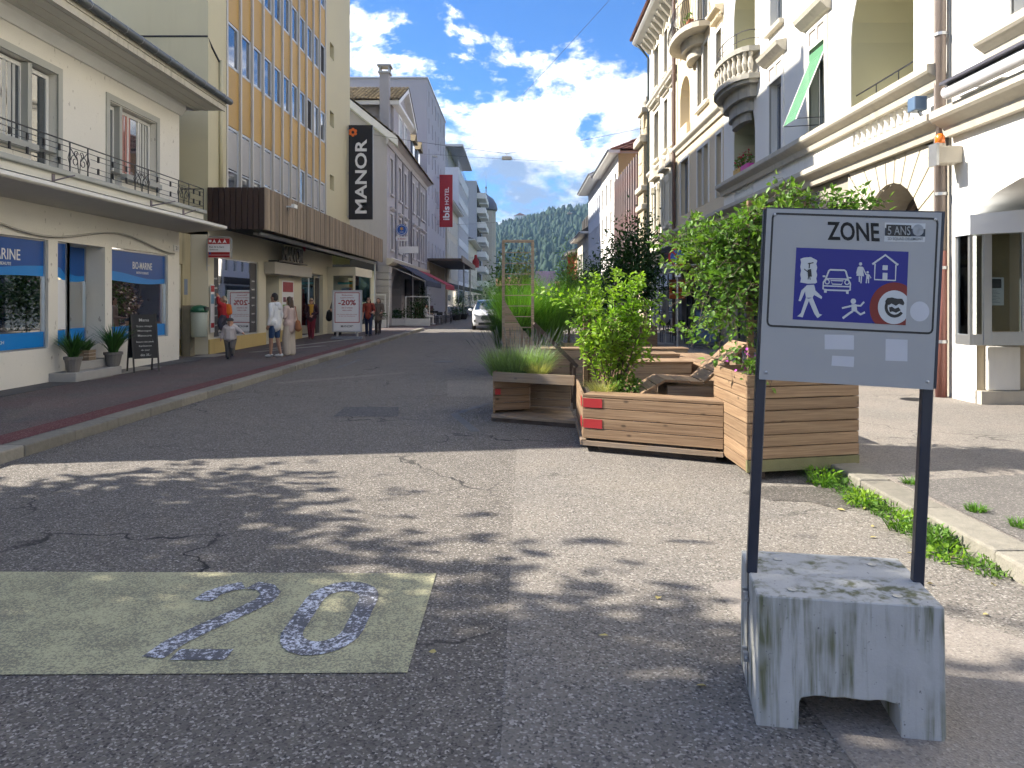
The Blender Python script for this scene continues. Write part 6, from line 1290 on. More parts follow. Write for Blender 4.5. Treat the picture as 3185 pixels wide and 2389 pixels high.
# --- stepped benches
EB = thing('stepped_bench', (2.0, 11.5, 0), 'stepped timber bench boxes in the middle of the parklet', 'bench')
for x0, x1, y0, y1, z, k in ((1.43, 2.42, 10.75, 11.35, .84, 5), (1.6, 2.5, 12.0, 12.5, .86, 5), (.25, 2.95, 13.4, 13.8, .86, 5)):
    plank_wall(EB, (x0, y0), (x1, y0), .12, z - .03, k, WOODG); plank_wall(EB, (x0, y1), (x0, y0), .12, z - .03, k, WOODG); plank_wall(EB, (x1, y0), (x1, y1), .12, z - .03, k, WOOD); deck(EB, (x0 - .02, y0 - .02), (x1 + .02, y0 - .02), y1 - y0 + .03, z, 4, WOOD)
    MB().box(x0 + .1, x1 - .1, y0 + .1, y1 - .1, 0, .13).build('skid', WOODD, EB)
plank_wall(EB, (2.52, 12.9), (2.52, 9.6), .12, .78, 5, WOOD); deck(EB, (3.1, 9.55), (3.1, 12.95), .6, .81, 4, WOOD); plank_wall(EB, (2.5, 9.6), (3.1, 9.6), .12, .78, 5, WOOD); MB().box(2.6, 3.0, 9.8, 12.8, 0, .13).build('skid', WOODD, EB)
# --- low corner planter with lavender
PC = thing('corner_planter', (.2, 11.4, 0), 'low timber corner planter on a deck with an open niche below', 'planter')
r1, r2 = (-.36, 10.8), (.74, 10.25)
T4, L4 = AB(r1, r2); MB(T4).box(0, L4, 0, .035, .56, .69).build('top_rail', WOODG, PC)
plank_wall(PC, (-.34, 10.83), (.16, 11.0), .14, .56, 4, WOOD); plank_wall(PC, (.17, 11.35), (.76, 11.2), .14, .56, 4, WOODG); plank_wall(PC, (-.22, 12.2), (-.36, 10.82), .1, .69, 5, WOOD); plank_wall(PC, (.17, 11.0), (.17, 11.35), .14, .56, 4, WOODG)
TT, LL = AB((-.34, 10.83), (.16, 11.0)); MB(TT).box(0, .09, -.008, -.004, .365, .45).build('reflector', REDP, PC)
MB().prism([(-.33, 10.86), (.72, 10.34), (.72, 10.9), (-.2, 12.1)], 2, .55, .6).build('soil', SOIL, PC); MB().prism([(.72, 10.9), (.76, 11.3), (-.15, 12.2), (-.2, 12.1)], 2, .5, .56).build('back_board', WOODD, PC)
for k in range(7):
    f = k / 7.; MB().prism([(-.38 + .02 * f, 10.74 + 1.4 * f * .8), (.76, 10.18 + 1.2 * f), (.76, 10.18 + 1.2 * f + .155), (-.37 + .02 * f, 10.74 + 1.12 * f + .15)], 2, .06, .1).build('deck_board', WOODG, PC)
MB().prism([(-.38, 10.78), (.76, 10.2), (.76, 12), (-.3, 12.3)], 2, .0, .055).build('skid', WOODD, PC)
# --- ladder trellis and sloping screens
LT = thing('ladder_trellis', (0, 12.6, 0), 'slim ladder-like timber trellis frame rising above the lavender', 'trellis')
for x in (-.27, .21): MB().box(x, x + .045, 12.58, 12.62, .05, 2.64).build('upright', WOODG, LT)
MB().box(-.27, .255, 12.575, 12.625, 2.64, 2.685).build('top_bar', WOODG, LT)
for k in range(11): MB().box(-.225, .21, 12.59, 12.605, .72 + k * .175, .735 + k * .175).build('rung', WOODG, LT)
DS = thing('sloped_screen', (0, 12.9, 0), 'triangular brown board screen with a diagonal dark rail behind the trellis', 'screen')
plank_wall(DS, (-.27, 12.95), (.62, 12.95), .06, 1.74, 12, WOODD if False else WOODG, slope=lambda s: 1.74 - 1.5 * s * .98)
MB().prism([(.22, 1.3), (.9, .64), (.94, .68), (.26, 1.35)], 1, 11.95, 12.02).build('diagonal_rail', WOODD, DS); MB().prism([(.22, 1.3), (.9, .64), (.94, .68), (.26, 1.35)], 1, 12.7, 12.77).build('diagonal_rail', WOODD, DS)
for k in range(7): f = k / 7.; MB().prism([(.24 + .66*f, 1.31 - .65*f), (.33 + .66*f, 1.22 - .65*f), (.35 + .66*f, 1.24 - .65*f), (.26 + .66*f, 1.33 - .65*f)], 1, 12.02, 12.7).build('slope_slat', WOODG, DS)
for x, z in ((.3, 1.2), (.85, .65)):
    for y in (12.0, 12.72): MB().box(x, x + .05, y, y + .05, 0, z).build('leg', WOODD, DS)
# --- planter boxes farther along
def box_planter(x0, x1, y0, y1, z, label, k=6, mat=WOOD):
    q = thing('timber_planter', ((x0+x1)/2, (y0+y1)/2, 0), label, 'planter')
    for A, B in (((x0, y0), (x1, y0)), ((x0, y1), (x0, y0)), ((x1, y0), (x1, y1))): plank_wall(q, A, B, .06, z, k, mat)
    MB().box(x0 + .05, x1 - .05, y0 + .05, y1 - .02, 0, z - .08).build('soil', SOIL, q); return q
box_planter(3.45, 4.7, 26, 27.2, .82, 'timber planter holding the dark leafy tree in the building shade'); box_planter(-.4, .95, 16.9, 18.2, .7, 'timber planter under the tall arching grasses', mat=WOODG); box_planter(1.05, 2.2, 18.0, 18.9, .7, 'timber planter with a bright young willow behind the grasses', mat=WOODG); box_planter(-.35, .7, 18.6, 19.3, .7, 'timber planter with the round clipped bush', mat=WOODG)
# ================================================================== PLANTS
def curve(a, b, lift, droop, k=8, jit=0., g=None):
    a, b = Vector(a), Vector(b); P = []
    for i in range(k + 1):
        t_ = i / k; p = a.lerp(b, t_); p.z += lift * math.sin(math.pi * t_) - droop * t_ ** 3
        if g is not None and 0 < i: p += Vector(tuple(g.randn(3) * jit))
        P.append(p)
    return P
def twig_leaves(paths, per, L, W, g, spread=.05, start=.15):
    P, D = [], []
    for pts in paths:
        k = len(pts) - 1
        for _ in range(per):
            t_ = start + (1 - start) * g.rand(); i = min(int(t_ * k), k - 1); f = t_ * k - i; p = pts[i].lerp(pts[i+1], f); dr = (pts[i+1] - pts[i]).normalized()
            o = Vector(tuple(g.randn(3))); o = (o - dr * o.dot(dr)).normalized(); P.append(tuple(p + o * spread * g.rand())); D.append(tuple(o + dr * .5 + Vector((0, 0, .1))))
    return leaves(np.array(P), np.array(D), L, W, g)
# bright multi-stemmed shrub
g = np.random.RandomState(21); SB = thing('bright_shrub', (1.1, 9.2, .58), 'bright lime-green multi-stemmed shrub growing in the planter bench', 'shrub'); paths = []; stems = MB()
for k in range(26):
    a = g.rand() * 2 * math.pi; r0 = .12 * g.rand(); b = (1.1 + r0 * math.cos(a), 9.2 + r0 * math.sin(a), .57); rr = .18 + .42 * g.rand(); h = 1.0 + .55 * g.rand() ** .8
    if rr > .42: h *= .8
    e = (1.1 + rr * math.cos(a) * 1.05, 9.2 + rr * math.sin(a) * .8, .57 + h); P = curve(b, e, -.05, 0, 8, .012, g); stems.tube([tuple(p) for p in P], [.009 - .0008 * i for i in range(9)], 4); paths.append(P)
    for _ in range(4):
        i = 3 + g.randint(5); d = Vector((g.randn() * .16, g.randn() * .16, .1 + .12 * g.rand())); P2 = curve(P[i], P[i] + d, .02, 0, 4, .008, g); stems.tube([tuple(p) for p in P2], .003, 3); paths.append(P2)
stems.build('stems', BARK, SB); V, F = twig_leaves([p for p in paths if len(p) == 9], 46, .062, .036, g, .05, .25); V2, F2 = twig_leaves([p for p in paths if len(p) < 9], 24, .058, .036, g, .05, .05)
np_mesh('foliage', np.concatenate([V, V2]), np.concatenate([F, F2 + len(V)]), LEAFY, SB)
# climber over the tall planter
g = np.random.RandomState(22); CL = thing('climbing_rose', (2.7, 8.0, .93), 'sprawling climbing shrub arching over the tall planter and the zone sign', 'climber'); paths = []; stems = MB()
for k in range(14): P = curve((2.5 + .6 * g.rand(), 7.7 + .4 * g.rand(), .9), (2.3 + .8 * g.rand(), 7.9 + .3 * g.rand(), 2.2 + .5 * g.rand()), 0, 0, 8, .03, g); stems.tube([tuple(p) for p in P], .012, 4); paths.append(P)
trunk = list(paths)
for k in range(95):
    P0 = trunk[g.randint(14)]; i = 4 + g.randint(5); a = P0[min(i, 8)]; u = g.rand()
    if u < .60: e = Vector((1.55 + 1.0 * g.rand() ** .7, 7.5 + 1.3 * g.rand(), 1.05 + 1.6 * g.rand()))
    elif u < .8: e = Vector((1.4 + .8 * g.rand(), 7.9 + 1.2 * g.rand(), 2.1 + .45 * g.rand()))
    else: e = Vector((2.4 + 1.4 * g.rand(), 7.5 + 1.1 * g.rand(), 2.45 + .5 * g.rand()))
    P = curve(a, e, .22 * g.rand(), .12 * g.rand(), 9, .025, g); stems.tube([tuple(p) for p in P], [.006 - .0004 * j for j in range(10)], 4); paths.append(P)
    for _ in range(3): j = 3 + g.randint(6); P2 = curve(P[j], P[j] + Vector((g.randn() * .16, g.randn() * .16, g.randn() * .12)), .03, .05, 4, .01, g); stems.tube([tuple(p) for p in P2], .003, 3); paths.append(P2)
for k in range(14):   # trailers down the front of the box
    a = Vector((2.2 + .25 * g.rand(), 7.2 + .5 * g.rand(), 1.02)); P = curve(a, a + Vector((-.12 * g.rand(), -.1 * g.rand() - .05, -.25 * g.rand() + .05)), .12, 0, 6, .01, g); stems.tube([tuple(p) for p in P], .003, 3); paths.append(P)
stems.build('stems', BARK, CL); V, F = twig_leaves([p for p in paths if len(p) > 8], 40, .066, .040, g, .06, .1); V2, F2 = twig_leaves([p for p in paths if len(p) <= 8], 13, .058, .036, g, .05, .0)
np_mesh('foliage', np.concatenate([V, V2]), np.concatenate([F, F2 + len(V)]), LEAFC, CL)
V, F = leafcloud(40, (2.3, 7.4, 1.1), (.3, .2, .15), .025, .025, 66); np_mesh('blooms', V, F, M_('magenta_bloom', (.45, .05, .4), .6, .2, 9), CL)
# lavender, straw grass
LV = thing('lavender', (0, 11.3, .6), 'silvery lavender clump spilling over the low corner planter', 'plant')
V, F = blades(1500, (.0, 11.3, .6), .42, .48, .34, .009, 3, 51, .7); np_mesh('foliage', V, F, GRASSL, LV)
g = np.random.RandomState(5); m = MB()
for k in range(110):
    a = g.rand() * 6.28; r_ = .42 * math.sqrt(g.rand()); b = Vector((r_ * math.cos(a), 11.3 + r_ * math.sin(a), .62)); e = b + Vector((.45 * math.cos(a) * g.rand(), .35 * math.sin(a) * g.rand(), .45 + .25 * g.rand())); m.tube([tuple(b), tuple(b.lerp(e, .85))], .0018, 3); m.tube([tuple(b.lerp(e, .85)), tuple(e)], [.006, .003], 4)
m.build('flower_spikes', M_('dull_lavender', (.12, .13, .12), .9, .3, 9), LV)
def tuft(name, label, c, r, h, n, mat, seed, bend=.9, wd=.004):
    q = thing(name, c, label, 'grass'); V, F = blades(n, c, r, h, h * bend, wd, 4, seed, .5); np_mesh('blades', V, F, mat, q); return q
tuft('grass_tuft', 'straw-coloured grass tuft at the front of the lavender planter', (.28, 10.75, .6), .1, .3, 420, GRASSS, 52); tuft('grass_tuft', 'pale grass tuft at the foot of the bright shrub', (.98, 8.95, .58), .12, .24, 420, GRASSS, 53)
q = thing('ground_cover', (1.25, 9.1, .58), 'small dark leafy cover beside the bright shrub stems', 'plant'); V, F = leafcloud(420, (1.25, 9.05, .68), (.2, .28, .14), .05, .03, 54); np_mesh('foliage', V, F, LEAFC, q)
# tall arching grasses behind
for i, (x, y, h, n, lb) in enumerate(((.0, 17.5, 1.9, 1500, 'tall arching green grass clump behind the trellis'), (.6, 17.7, 1.75, 1300, 'arching grass clump leaning over the parklet next to the trellis grass'), (-.2, 17.1, 1.2, 600, 'shorter dark grass clump beside the white car'))):
    tuft('tall_grass', lb, (x, y, .62), .3, h, n, GRASSB if i < 2 else leaf_mat('dark_grass', (.05, .11, .03), .3, .4), 55 + i, .55, .012)
tuft('tall_grass', 'low dark grasses growing between the stepped benches', (.9, 16.0, .0), .6, .95, 700, leaf_mat('mid_grass', (.07, .13, .04), .3, .4), 59, .4, .008)
def small_tree(name, label, x, y, z0, top, r, n, mat, seed, L=.07, W=.035, trunk_r=.03, squash=1.):
    q = thing(name, (x, y, z0), label, 'tree'); h = top - z0; m = MB(); g = np.random.RandomState(seed)
    m.tube([(x, y, z0), (x + .03, y, z0 + h * .45), (x, y, z0 + h * .8)], [trunk_r, trunk_r * .7, trunk_r * .3], 6)
    for k in range(9): a = g.rand() * 6.28; zz = z0 + h * (.3 + .4 * g.rand()); m.tube([(x, y, zz), (x + r * .7 * math.cos(a), y + r * .7 * math.sin(a), zz + h * .22)], [trunk_r * .5, trunk_r * .15], 5)
    m.build('trunk', BARK, q); V, F = leafcloud(n, (x, y, z0 + h * .58), (r, r, h * .46), L, W, seed, .25, clump=26); np_mesh('crown', V, F, mat, q); return q
small_tree('dark_tree', 'dark dense little tree in the shaded timber planter', 4.0, 26.5, .75, 4.2, 1.0, 5200, LEAFD, 61, .12, .07); small_tree('young_willow', 'bright feathery young willow behind the grasses', 1.2, 18.4, .6, 2.75, .36, 2400, leaf_mat('willow_leaf', (.13, .25, .06), .4, .3), 62, .1, .02); small_tree('round_bush', 'round straw-green clipped bush behind the ladder trellis', .15, 18.95, .6, 2.8, .3, 2000, leaf_mat('straw_leaf', (.22, .25, .09), .35, .35), 63, .07, .035)
small_tree('street_tree', 'thin green tree by the shops beyond the round bush', -.6, 33, 0, 3.6, .7, 1600, LEAFT, 64, .13, .07); small_tree('street_tree', 'leafy young tree beside the willow planter', 1.75, 18.5, .6, 2.2, .42, 1500, LEAFY, 65); small_tree('dark_hedge_tree', 'low dark tree further up the street behind the bright shrub', 3.6, 34, 0, 3.4, 1.2, 2600, LEAFD, 66, .14, .08); small_tree('dark_hedge_tree', 'dark red-leaved little tree beyond the parklet', 2.6, 40, 0, 2.9, 1.0, 1800, leaf_mat('plum_leaf', (.035, .02, .018), .2, .4), 67, .14, .08)
# weeds in the gutter
for i, (y, n, h, x) in enumerate(((7.05, 120, .2, 2.8), (6.75, 60, .12, 2.9), (6.35, 130, .14, 2.84), (6.1, 90, .1, 2.92), (5.65, 110, .16, 2.86), (5.3, 140, .15, 2.88), (5.05, 70, .1, 2.8), (4.82, 60, .09, 2.93))):
    q = thing('gutter_weed', (x, y, 0), 'bright green weed tuft rooted in the gutter along the granite kerb', 'weed', 'weeds along the right kerb'); V, F = blades(n, (x, y, 0), .13, h, h * 1.1, .009, 3, 80 + i, .6); np_mesh('blades', V, F, GRASSB, q)
    V, F = leafcloud(int(n * 1.1), (x, y, h * .35), (.14, .16, h * .5), .05, .022, 180 + i); V[:, 2] = np.maximum(V[:, 2], .002); np_mesh('leaves', V, F, LEAFC if i % 2 else LEAFY, q)
for i, (x, y) in enumerate(((3.42, 5.75), (3.5, 5.35), (3.38, 6.6), (3.32, 4.75), (3.05, 4.45))):
    q = thing('pavement_weed', (x, y, .12), 'small weed tuft sprouting behind the granite kerb', 'weed', 'weeds behind the right kerb'); V, F = blades(120, (x, y, .12 if x > 3.28 else 0.0), .07, .07, .07, .008, 3, 90 + i, .5); np_mesh('blades', V, F, GRASSB, q)
g = np.random.RandomState(6)
for i in range(16):
    x, y = (g.uniform(2.4, 2.9), g.uniform(4, 7)) if i < 11 else (g.uniform(-.5, 1.2), g.uniform(2.6, 4.5)); V, F = leaves(np.array([[x, y, .012]]), np.array([[g.randn(), g.randn(), .02]]), .05, .03, g, 0)
    V[:, 2] = np.clip(V[:, 2], .011, .03); np_mesh('fallen_leaf', V, F, M_('fallen_leaf', (.40, .33, .12), .8, .3, 9), None, label='small dry yellow leaf lying on the asphalt', cat='leaf', group='fallen leaves')
# ================================================================== ZONE SIGN ON ITS CONCRETE FOOT
def conc_streak():
    m, t, b = base_mat('algae_concrete'); P = wpos(t); c = mixc(t, noise(t, 5, 6, .65, P), (.33, .33, .32), (.50, .50, .48))
    s1 = noise(t, 1, 5, .6, P, (17, 17, 1.1)); s2 = noise(t, 1, 3, .5, P, (5, 5, 3.5)); mu = t.nodes.new('ShaderNodeMath'); mu.operation = 'MULTIPLY'; t.links.new(ramp(t, s1, .46, .62), mu.inputs[0]); t.links.new(ramp(t, s2, .36, .56, 0, .9), mu.inputs[1])
    c = mixc(t, mu.outputs[0], c, (.09, .095, .03)); c = mixc(t, ramp(t, noise(t, 60, 3, .5, P), .68, .74, 0, .8), c, (.1, .1, .1)); t.links.new(c, b.inputs['Base Color']); b.inputs['Roughness'].default_value = .85; bump(t, b, noise(t, 45, 5, .65, P), .35, .006); return m
SLOC = (1.343, 3.286, 0); ZT = rotT(SLOC, -10)
FT = thing('concrete_foot', SLOC, 'algae-streaked concrete ballast block with a chipped notch, carrying the zone sign', 'ballast block')
CS = conc_streak(); g = np.random.RandomState(9); H = .522
notch = [(.19, 0), (.186, .11), (.178, .136)] + [(.16 - i * .029, .136 + .016 * g.rand()) for i in range(11)] + [(-.178, .128), (-.186, .11), (-.19, 0)]
outl = [(-.35, 0), (-.347, H), (.345, H), (.352, .03), (.345, 0)] + notch
MB(ZT).prism(outl, 1, -.285, .285).build('block', CS, FT, bevel=.005)
m = MB(ZT); m.box(-.3515, -.3475, -.008, .008, .02, H - .01); m.build('side_seam', BLACKM, FT)
for x in (-.2, .2):
    for y in (-.2, .17): MB(ZT).lathe([(.02, .001), (.02, .004), (.012, .004), (.001, .002)], (x, y, H), 10).build('lifting_socket', STEEL, FT)
for z in (.42, .16): MB(ZT).tube([(-.36, -.06, z), (-.36, .06, z)], .008, 6).build('clamp_bolt', STEEL, FT); MB(ZT).box(-.372, -.352, -.035, -.015, z - .02, z + .02).build('clamp_nut', STEEL, FT); MB(ZT).box(-.372, -.352, .015, .035, z - .02, z + .02).build('clamp_nut', STEEL, FT)
ST = rotT((SLOC[0], SLOC[1], .5), -10, 2.6)
ZS = thing('zone_sign', (SLOC[0], SLOC[1], .5), 'large white residential zone sign board on two dark posts', 'sign')
NAVYP = M_('navy_post', (.012, .016, .032), .4, .2, 6, spec=.6)
for x in (-.335, .335): MB(ST).box(x - .022, x + .022, -.022, .022, .0 if x < 0 else -.005, 1.58).build('post', NAVYP, ZS, bevel=.004)
W2, PB0, PB1 = .347, .845, 1.578
MB(ST).box(-W2 - .004, W2 + .014, -.035, -.0225, PB0 + .004, PB1 + .006).build('back_plate', NAVYP, ZS)
SW = M_('sign_sheet', (.33, .335, .34), .35, .05, 3, bmp=.05, bsc=300, streak=.2, dirt=(.35, .35, .33)); pan = MB(ST).box(-W2, W2, -.04, -.0355, PB0, PB1).build('panel', SW, ZS)
src = [(192, 148), (1488, 192), (1425, 1448), (140, 1370)]; dst = [(-W2, PB1), (W2, PB1), (W2, PB0), (-W2, PB0)]
Am, bm = [], []
for (x, y), (X, Y) in zip(src, dst): Am += [[x, y, 1, 0, 0, 0, -X*x, -X*y], [0, 0, 0, x, y, 1, -Y*x, -Y*y]]; bm += [X, Y]
Hm = np.append(np.linalg.solve(np.array(Am, float), np.array(bm, float)), 1).reshape(3, 3)
def sg(layer): 
    def f(p): v = Hm @ np.array([p[0], p[1], 1.]); return ST((v[0]/v[2], -.0402 - .0008 * layer - (p[2] if len(p) > 2 else 0), v[1]/v[2]))
    return f
SBL = M_('sign_blue_sheet', (.003, .005, .19), .35, .06, 3); SBK = M_('sign_black_print', (.012, .012, .014), .4, .1, 3); SRD = M_('sign_red_sheet', (.17, .010, .007), .4, .06, 3); SWH = M_('sign_white_print', (.50, .52, .53), .4, .04, 4); STK = M_('blank_sticker', (.50, .51, .54), .7, .07, 12)
def on(layer, mat, name, fn): q = MB(sg(layer)); fn(q); return q.build(name, mat, pan)
def rr(c0, c1, c2, c3, r=38):
    P = [Vector(c) for c in (c0, c1, c2, c3)]; out_ = []
    for i in range(4):
        p, a, b = P[i], (P[i-1] - P[i]).normalized(), (P[(i+1) % 4] - P[i]).normalized()
        for k in range(5): t_ = k / 4; out_.append(tuple(p + a * r * (1 - t_) ** 2 + b * r * t_ ** 2))
    return out_
on(1, SBK, 'border', lambda q: q.ribbon(rr((236, 184), (1457, 236), (1418, 1050), (198, 988)), 15, 0, True))
on(1, SBK, 'lettering', lambda q: q.text('ZONE', 386, 134, lambda x, y, d: (834 + x - .05 * y, 320 + x * .04 - y, 0), 0))
on(1, SBL, 'blue_field', lambda q: q.face([(412, 430, 0), (1243, 468, 0), (1222, 990, 0), (387, 944, 0)]))
def clip(c, r, k=36): return [(min(c[0] + r * math.cos(2*math.pi*i/k), 1243 - .04 * (c[1] + r * math.sin(2*math.pi*i/k) - 468)), min(c[1] + r * math.sin(2*math.pi*i/k), 944 + .055 * (c[0] + r * math.cos(2*math.pi*i/k) - 387)), 0) for i in range(k)]
on(2, SRD, 'red_circle', lambda q: q.face(clip((1137, 866), 181))); on(3, SWH, 'white_circle', lambda q: q.face(clip((1137, 862), 120)))
on(4, SBK, 'round_sticker', lambda q: (q.ring((1140, 862), 52, 74, 0, 16, 35, 215), q.face([(1070, 818, 0), (1086, 796, 0), (1122, 792, 0), (1150, 800, 0), (1196, 802, 0), (1212, 832, 0), (1204, 850, 0), (1172, 838, 0), (1150, 852, 0), (1118, 836, 0), (1098, 846, 0), (1076, 842, 0)]), q.face([(1098, 862, 0), (1120, 858, 0), (1142, 872, 0), (1168, 862, 0), (1186, 884, 0), (1150, 902, 0), (1126, 892, 0), (1104, 896, 0)])))
def walker(q):
    q.face([(492, 700, 0), (545, 698, 0), (556, 740, 0), (606, 785, 0), (600, 800, 0), (545, 770, 0), (535, 790, 0), (485, 790, 0), (478, 745, 0), (446, 815, 0), (430, 812, 0), (450, 740, 0)])
    q.face([(485, 790, 0), (512, 800, 0), (470, 905, 0), (462, 930, 0), (422, 922, 0), (448, 900, 0)]); q.face([(500, 798, 0), (535, 790, 0), (584, 905, 0), (606, 912, 0), (572, 936, 0), (548, 905, 0)])
on(2, SWH, 'walking_figure', walker)
on(2, SWH, 'torn_sticker', lambda q: q.face([(442 + (6 if i % 2 else 0), 512 + i * 28, 0) for i in range(7)] + [(500, 690, 0), (556, 688, 0)] + [(568 - (7 if i % 2 else 0), 680 - i * 26, 0) for i in range(7)] + [(520, 500, 0), (470, 503, 0)]))
on(3, SBK, 'sticker_drawing', lambda q: (q.ribbon([(498, 548), (540, 540)], 8), q.ribbon([(510, 540), (508, 580)], 9), q.ribbon([(470, 585), (508, 612), (500, 660)], 7), q.face([(495, 590, 0), (522, 585, 0), (528, 640, 0), (500, 640, 0)]), q.ribbon([(512, 640), (516, 662)], 6)))
def carp(q):
    q.ribbon([(632, 655), (655, 598), (665, 592), (770, 596), (780, 604), (796, 660)], 12); q.ribbon([(632, 655), (796, 660)], 9)
    q.ribbon([(632, 655), (614, 680), (612, 728), (640, 736), (790, 742), (812, 738), (814, 690), (796, 660)], 11); q.ribbon([(614, 706), (812, 714)], 9)
    q.ring((642, 677), 12, 20, 0, 12); q.ring((789, 682), 12, 20, 0, 12); q.ribbon([(668, 668), (762, 672), (748, 698), (680, 694)], 8, 0, True)
    q.face([(618, 738, 0), (640, 738, 0), (638, 756, 0), (620, 754, 0)]); q.face([(780, 742, 0), (802, 743, 0), (800, 766, 0), (784, 764, 0)]); q.face([(608, 632, 0), (628, 632, 0), (630, 644, 0), (610, 644, 0)]); q.face([(800, 644, 0), (822, 646, 0), (820, 656, 0), (800, 654, 0)])
on(2, SWH, 'car_symbol', carp)
def mum(q):
    q.disc((889, 552), 12, 0, 12); q.face([(874, 570, 0), (904, 572, 0), (914, 640, 0), (858, 636, 0)]); q.ribbon([(872, 575), (860, 620)], 8); q.ribbon([(904, 576), (930, 630)], 8); q.ribbon([(880, 640), (880, 680)], 9); q.ribbon([(896, 640), (892, 690)], 9)
    q.disc((941, 612), 9, 0, 10); q.face([(932, 624, 0), (952, 626, 0), (954, 660, 0), (930, 660, 0)]); q.ribbon([(952, 630), (966, 655)], 7); q.ribbon([(935, 660), (930, 690)], 8); q.ribbon([(948, 660), (948, 690)], 8)
on(2, SWH, 'parent_child_symbol', mum)
on(2, SWH, 'house_symbol', lambda q: (q.ribbon([(976, 555), (1072, 490), (1166, 562)], 14), q.ribbon([(996, 552), (992, 664), (1146, 672), (1150, 560)], 10), q.face([(1052, 562, 0), (1090, 564, 0), (1088, 598, 0), (1050, 596, 0)]), q.face([(1052, 616, 0), (1088, 618, 0), (1086, 668, 0), (1050, 666, 0)])))
def boy(q):
    q.disc((836, 818), 20, 0, 14); q.face([(822, 840, 0), (858, 838, 0), (866, 890, 0), (824, 890, 0)]); q.ribbon([(826, 850), (752, 866)], 13); q.ribbon([(856, 848), (890, 850), (916, 822)], 13); q.ribbon([(832, 888), (800, 908), (758, 938)], 16); q.ribbon([(856, 886), (890, 912), (922, 896)], 15)
on(2, SWH, 'running_child_symbol', boy)
on(1, STK, 'white_dot', lambda q: q.disc((1325, 893), 71, 0, 24))
for c in (((625, 1053), (842, 1060), (842, 1162), (626, 1158)), ((682, 1203), (844, 1212), (841, 1286), (676, 1274)), ((1076, 1087), (1237, 1093), (1236, 1246), (1074, 1240))): on(1, STK, 'blank_sticker', lambda q: q.face([(*p, 0) for p in c]))
on(1, M_('sticker_white', (.52, .54, .55), .5, .04, 4), 'slogan_sticker', lambda q: q.face([(1068, 258, 0), (1368, 268, 0), (1362, 400, 0), (1063, 394, 0)])); on(2, M_('sticker_navy', (.02, .03, .05), .5, .1, 4), 'slogan_band', lambda q: q.face([(1068, 297, 0), (1366, 308, 0), (1364, 362, 0), (1066, 352, 0)]))
on(3, SBK, 'slogan_shadow', lambda q: q.face([(1078, 272, 0), (1262, 280, 0), (1258, 360, 0), (1076, 352, 0)])); on(4, SWH, 'slogan', lambda q: q.text('5 ANS', 166, 62, lambda x, y, d: (1172 + x, 317 + .03*x - y, 0), 0)); on(3, M_('grey_print2', (.16, .17, .18), .5, .1, 4), 'slogan', lambda q: q.text('2D SQUAD DELEMONT', 262, 24, lambda x, y, d: (1218 + x, 378 + .02*x - y, 0), 0)); on(3, M_('grey_print3', (.28, .3, .32), .5, .5, 60), 'slogan_emblem', lambda q: q.disc((1312, 315), 42, 0, 14))
for x, y in ((192, 1320), (1383, 1390), (250, 192), (1440, 240)): on(1, STEEL, 'bolt', lambda q: q.lathe([(11, 0), (11, .004), (6, .006), (.5, .007)], (x, y, 0), 10))
# ================================================================== WHITE CAR
CAR = thing('white_car', (-1.7, 43.2, 0), 'white compact SUV coming up the street in the strip of sun', 'car'); CT = rotT((-1.7, 43.2, 0), 3)
CW = M_('white_car_paint', (.74, .75, .76), .25, .02, 2, coat=1.); CG = M_('car_glass', (.02, .025, .03), .03, .1, 1, spec=.8); CBK = M_('car_black', (.015, .015, .016), .4, .2, 9)
sec = [(0, .70, .36, .52, .74, .55, .80), (.1, .86, .27, .52, .86, .68, .92), (.45, .91, .24, .52, .97, .74, 1.04), (1.05, .92, .24, .52, 1.05, .78, 1.13), (1.85, .92, .24, .52, 1.08, .63, 1.62), (2.4, .92, .24, .52, 1.09, .64, 1.70), (3.5, .92, .24, .52, 1.10, .62, 1.68), (4.15, .91, .26, .55, 1.12, .58, 1.56), (4.45, .88, .32, .6, 1.08, .72, 1.12), (4.52, .8, .4, .6, 1.0, .6, 1.02)]
m = MB(CT); rings_ = []
for y, w_, zb, z1, z2, wt, zr in sec:
    half = [(w_ * .93, zb), (w_, z1), (w_ * .98, z2), (wt, zr), (wt * .5, zr + .025)]; full = [(-a, b) for a, b in half[::-1]] + [(0, zb)][:0] + half
    full = [(-half[4][0], half[4][1]), (-half[3][0], half[3][1]), (-half[2][0], half[2][1]), (-half[1][0], half[1][1]), (-half[0][0], half[0][1]), (half[0][0], half[0][1]), (half[1][0], half[1][1]), (half[2][0], half[2][1]), (half[3][0], half[3][1]), (half[4][0], half[4][1])]
    b = len(m.v); m.v += [CT((x, y, z)) for x, z in full]; rings_.append(b)
for i in range(len(sec) - 1):
    for j in range(10):
        a, b = rings_[i], rings_[i+1]; k = (j + 1) % 10; m.f.append((a + j, a + k, b + k, b + j))
        glass = (i == 3 and j in (9, 0, 8)) or (4 <= i <= 6 and j in (1, 7)) or (i == 3 and j in ()) or (i == 7 and j in (9, 0, 8))
        m.m.append(1 if glass else 0)
m.f += [tuple(rings_[0] + j for j in range(10)), tuple(rings_[-1] + j for j in range(9, -1, -1))]; m.m += [0, 0]
bo = m.build('body', [CW, CG], CAR, smooth=True, bevel=.03)
MB(CT).prism([(-.42, .66), (-.34, .82), (.34, .82), (.42, .66), (.32, .55), (-.32, .55)], 1, -.03, .06).build('grille', CBK, CAR)
for z in (.62, .69, .76): MB(CT).box(-.34, .34, -.045, -.03, z - .008, z + .008).build('grille_bar', ALU, CAR)
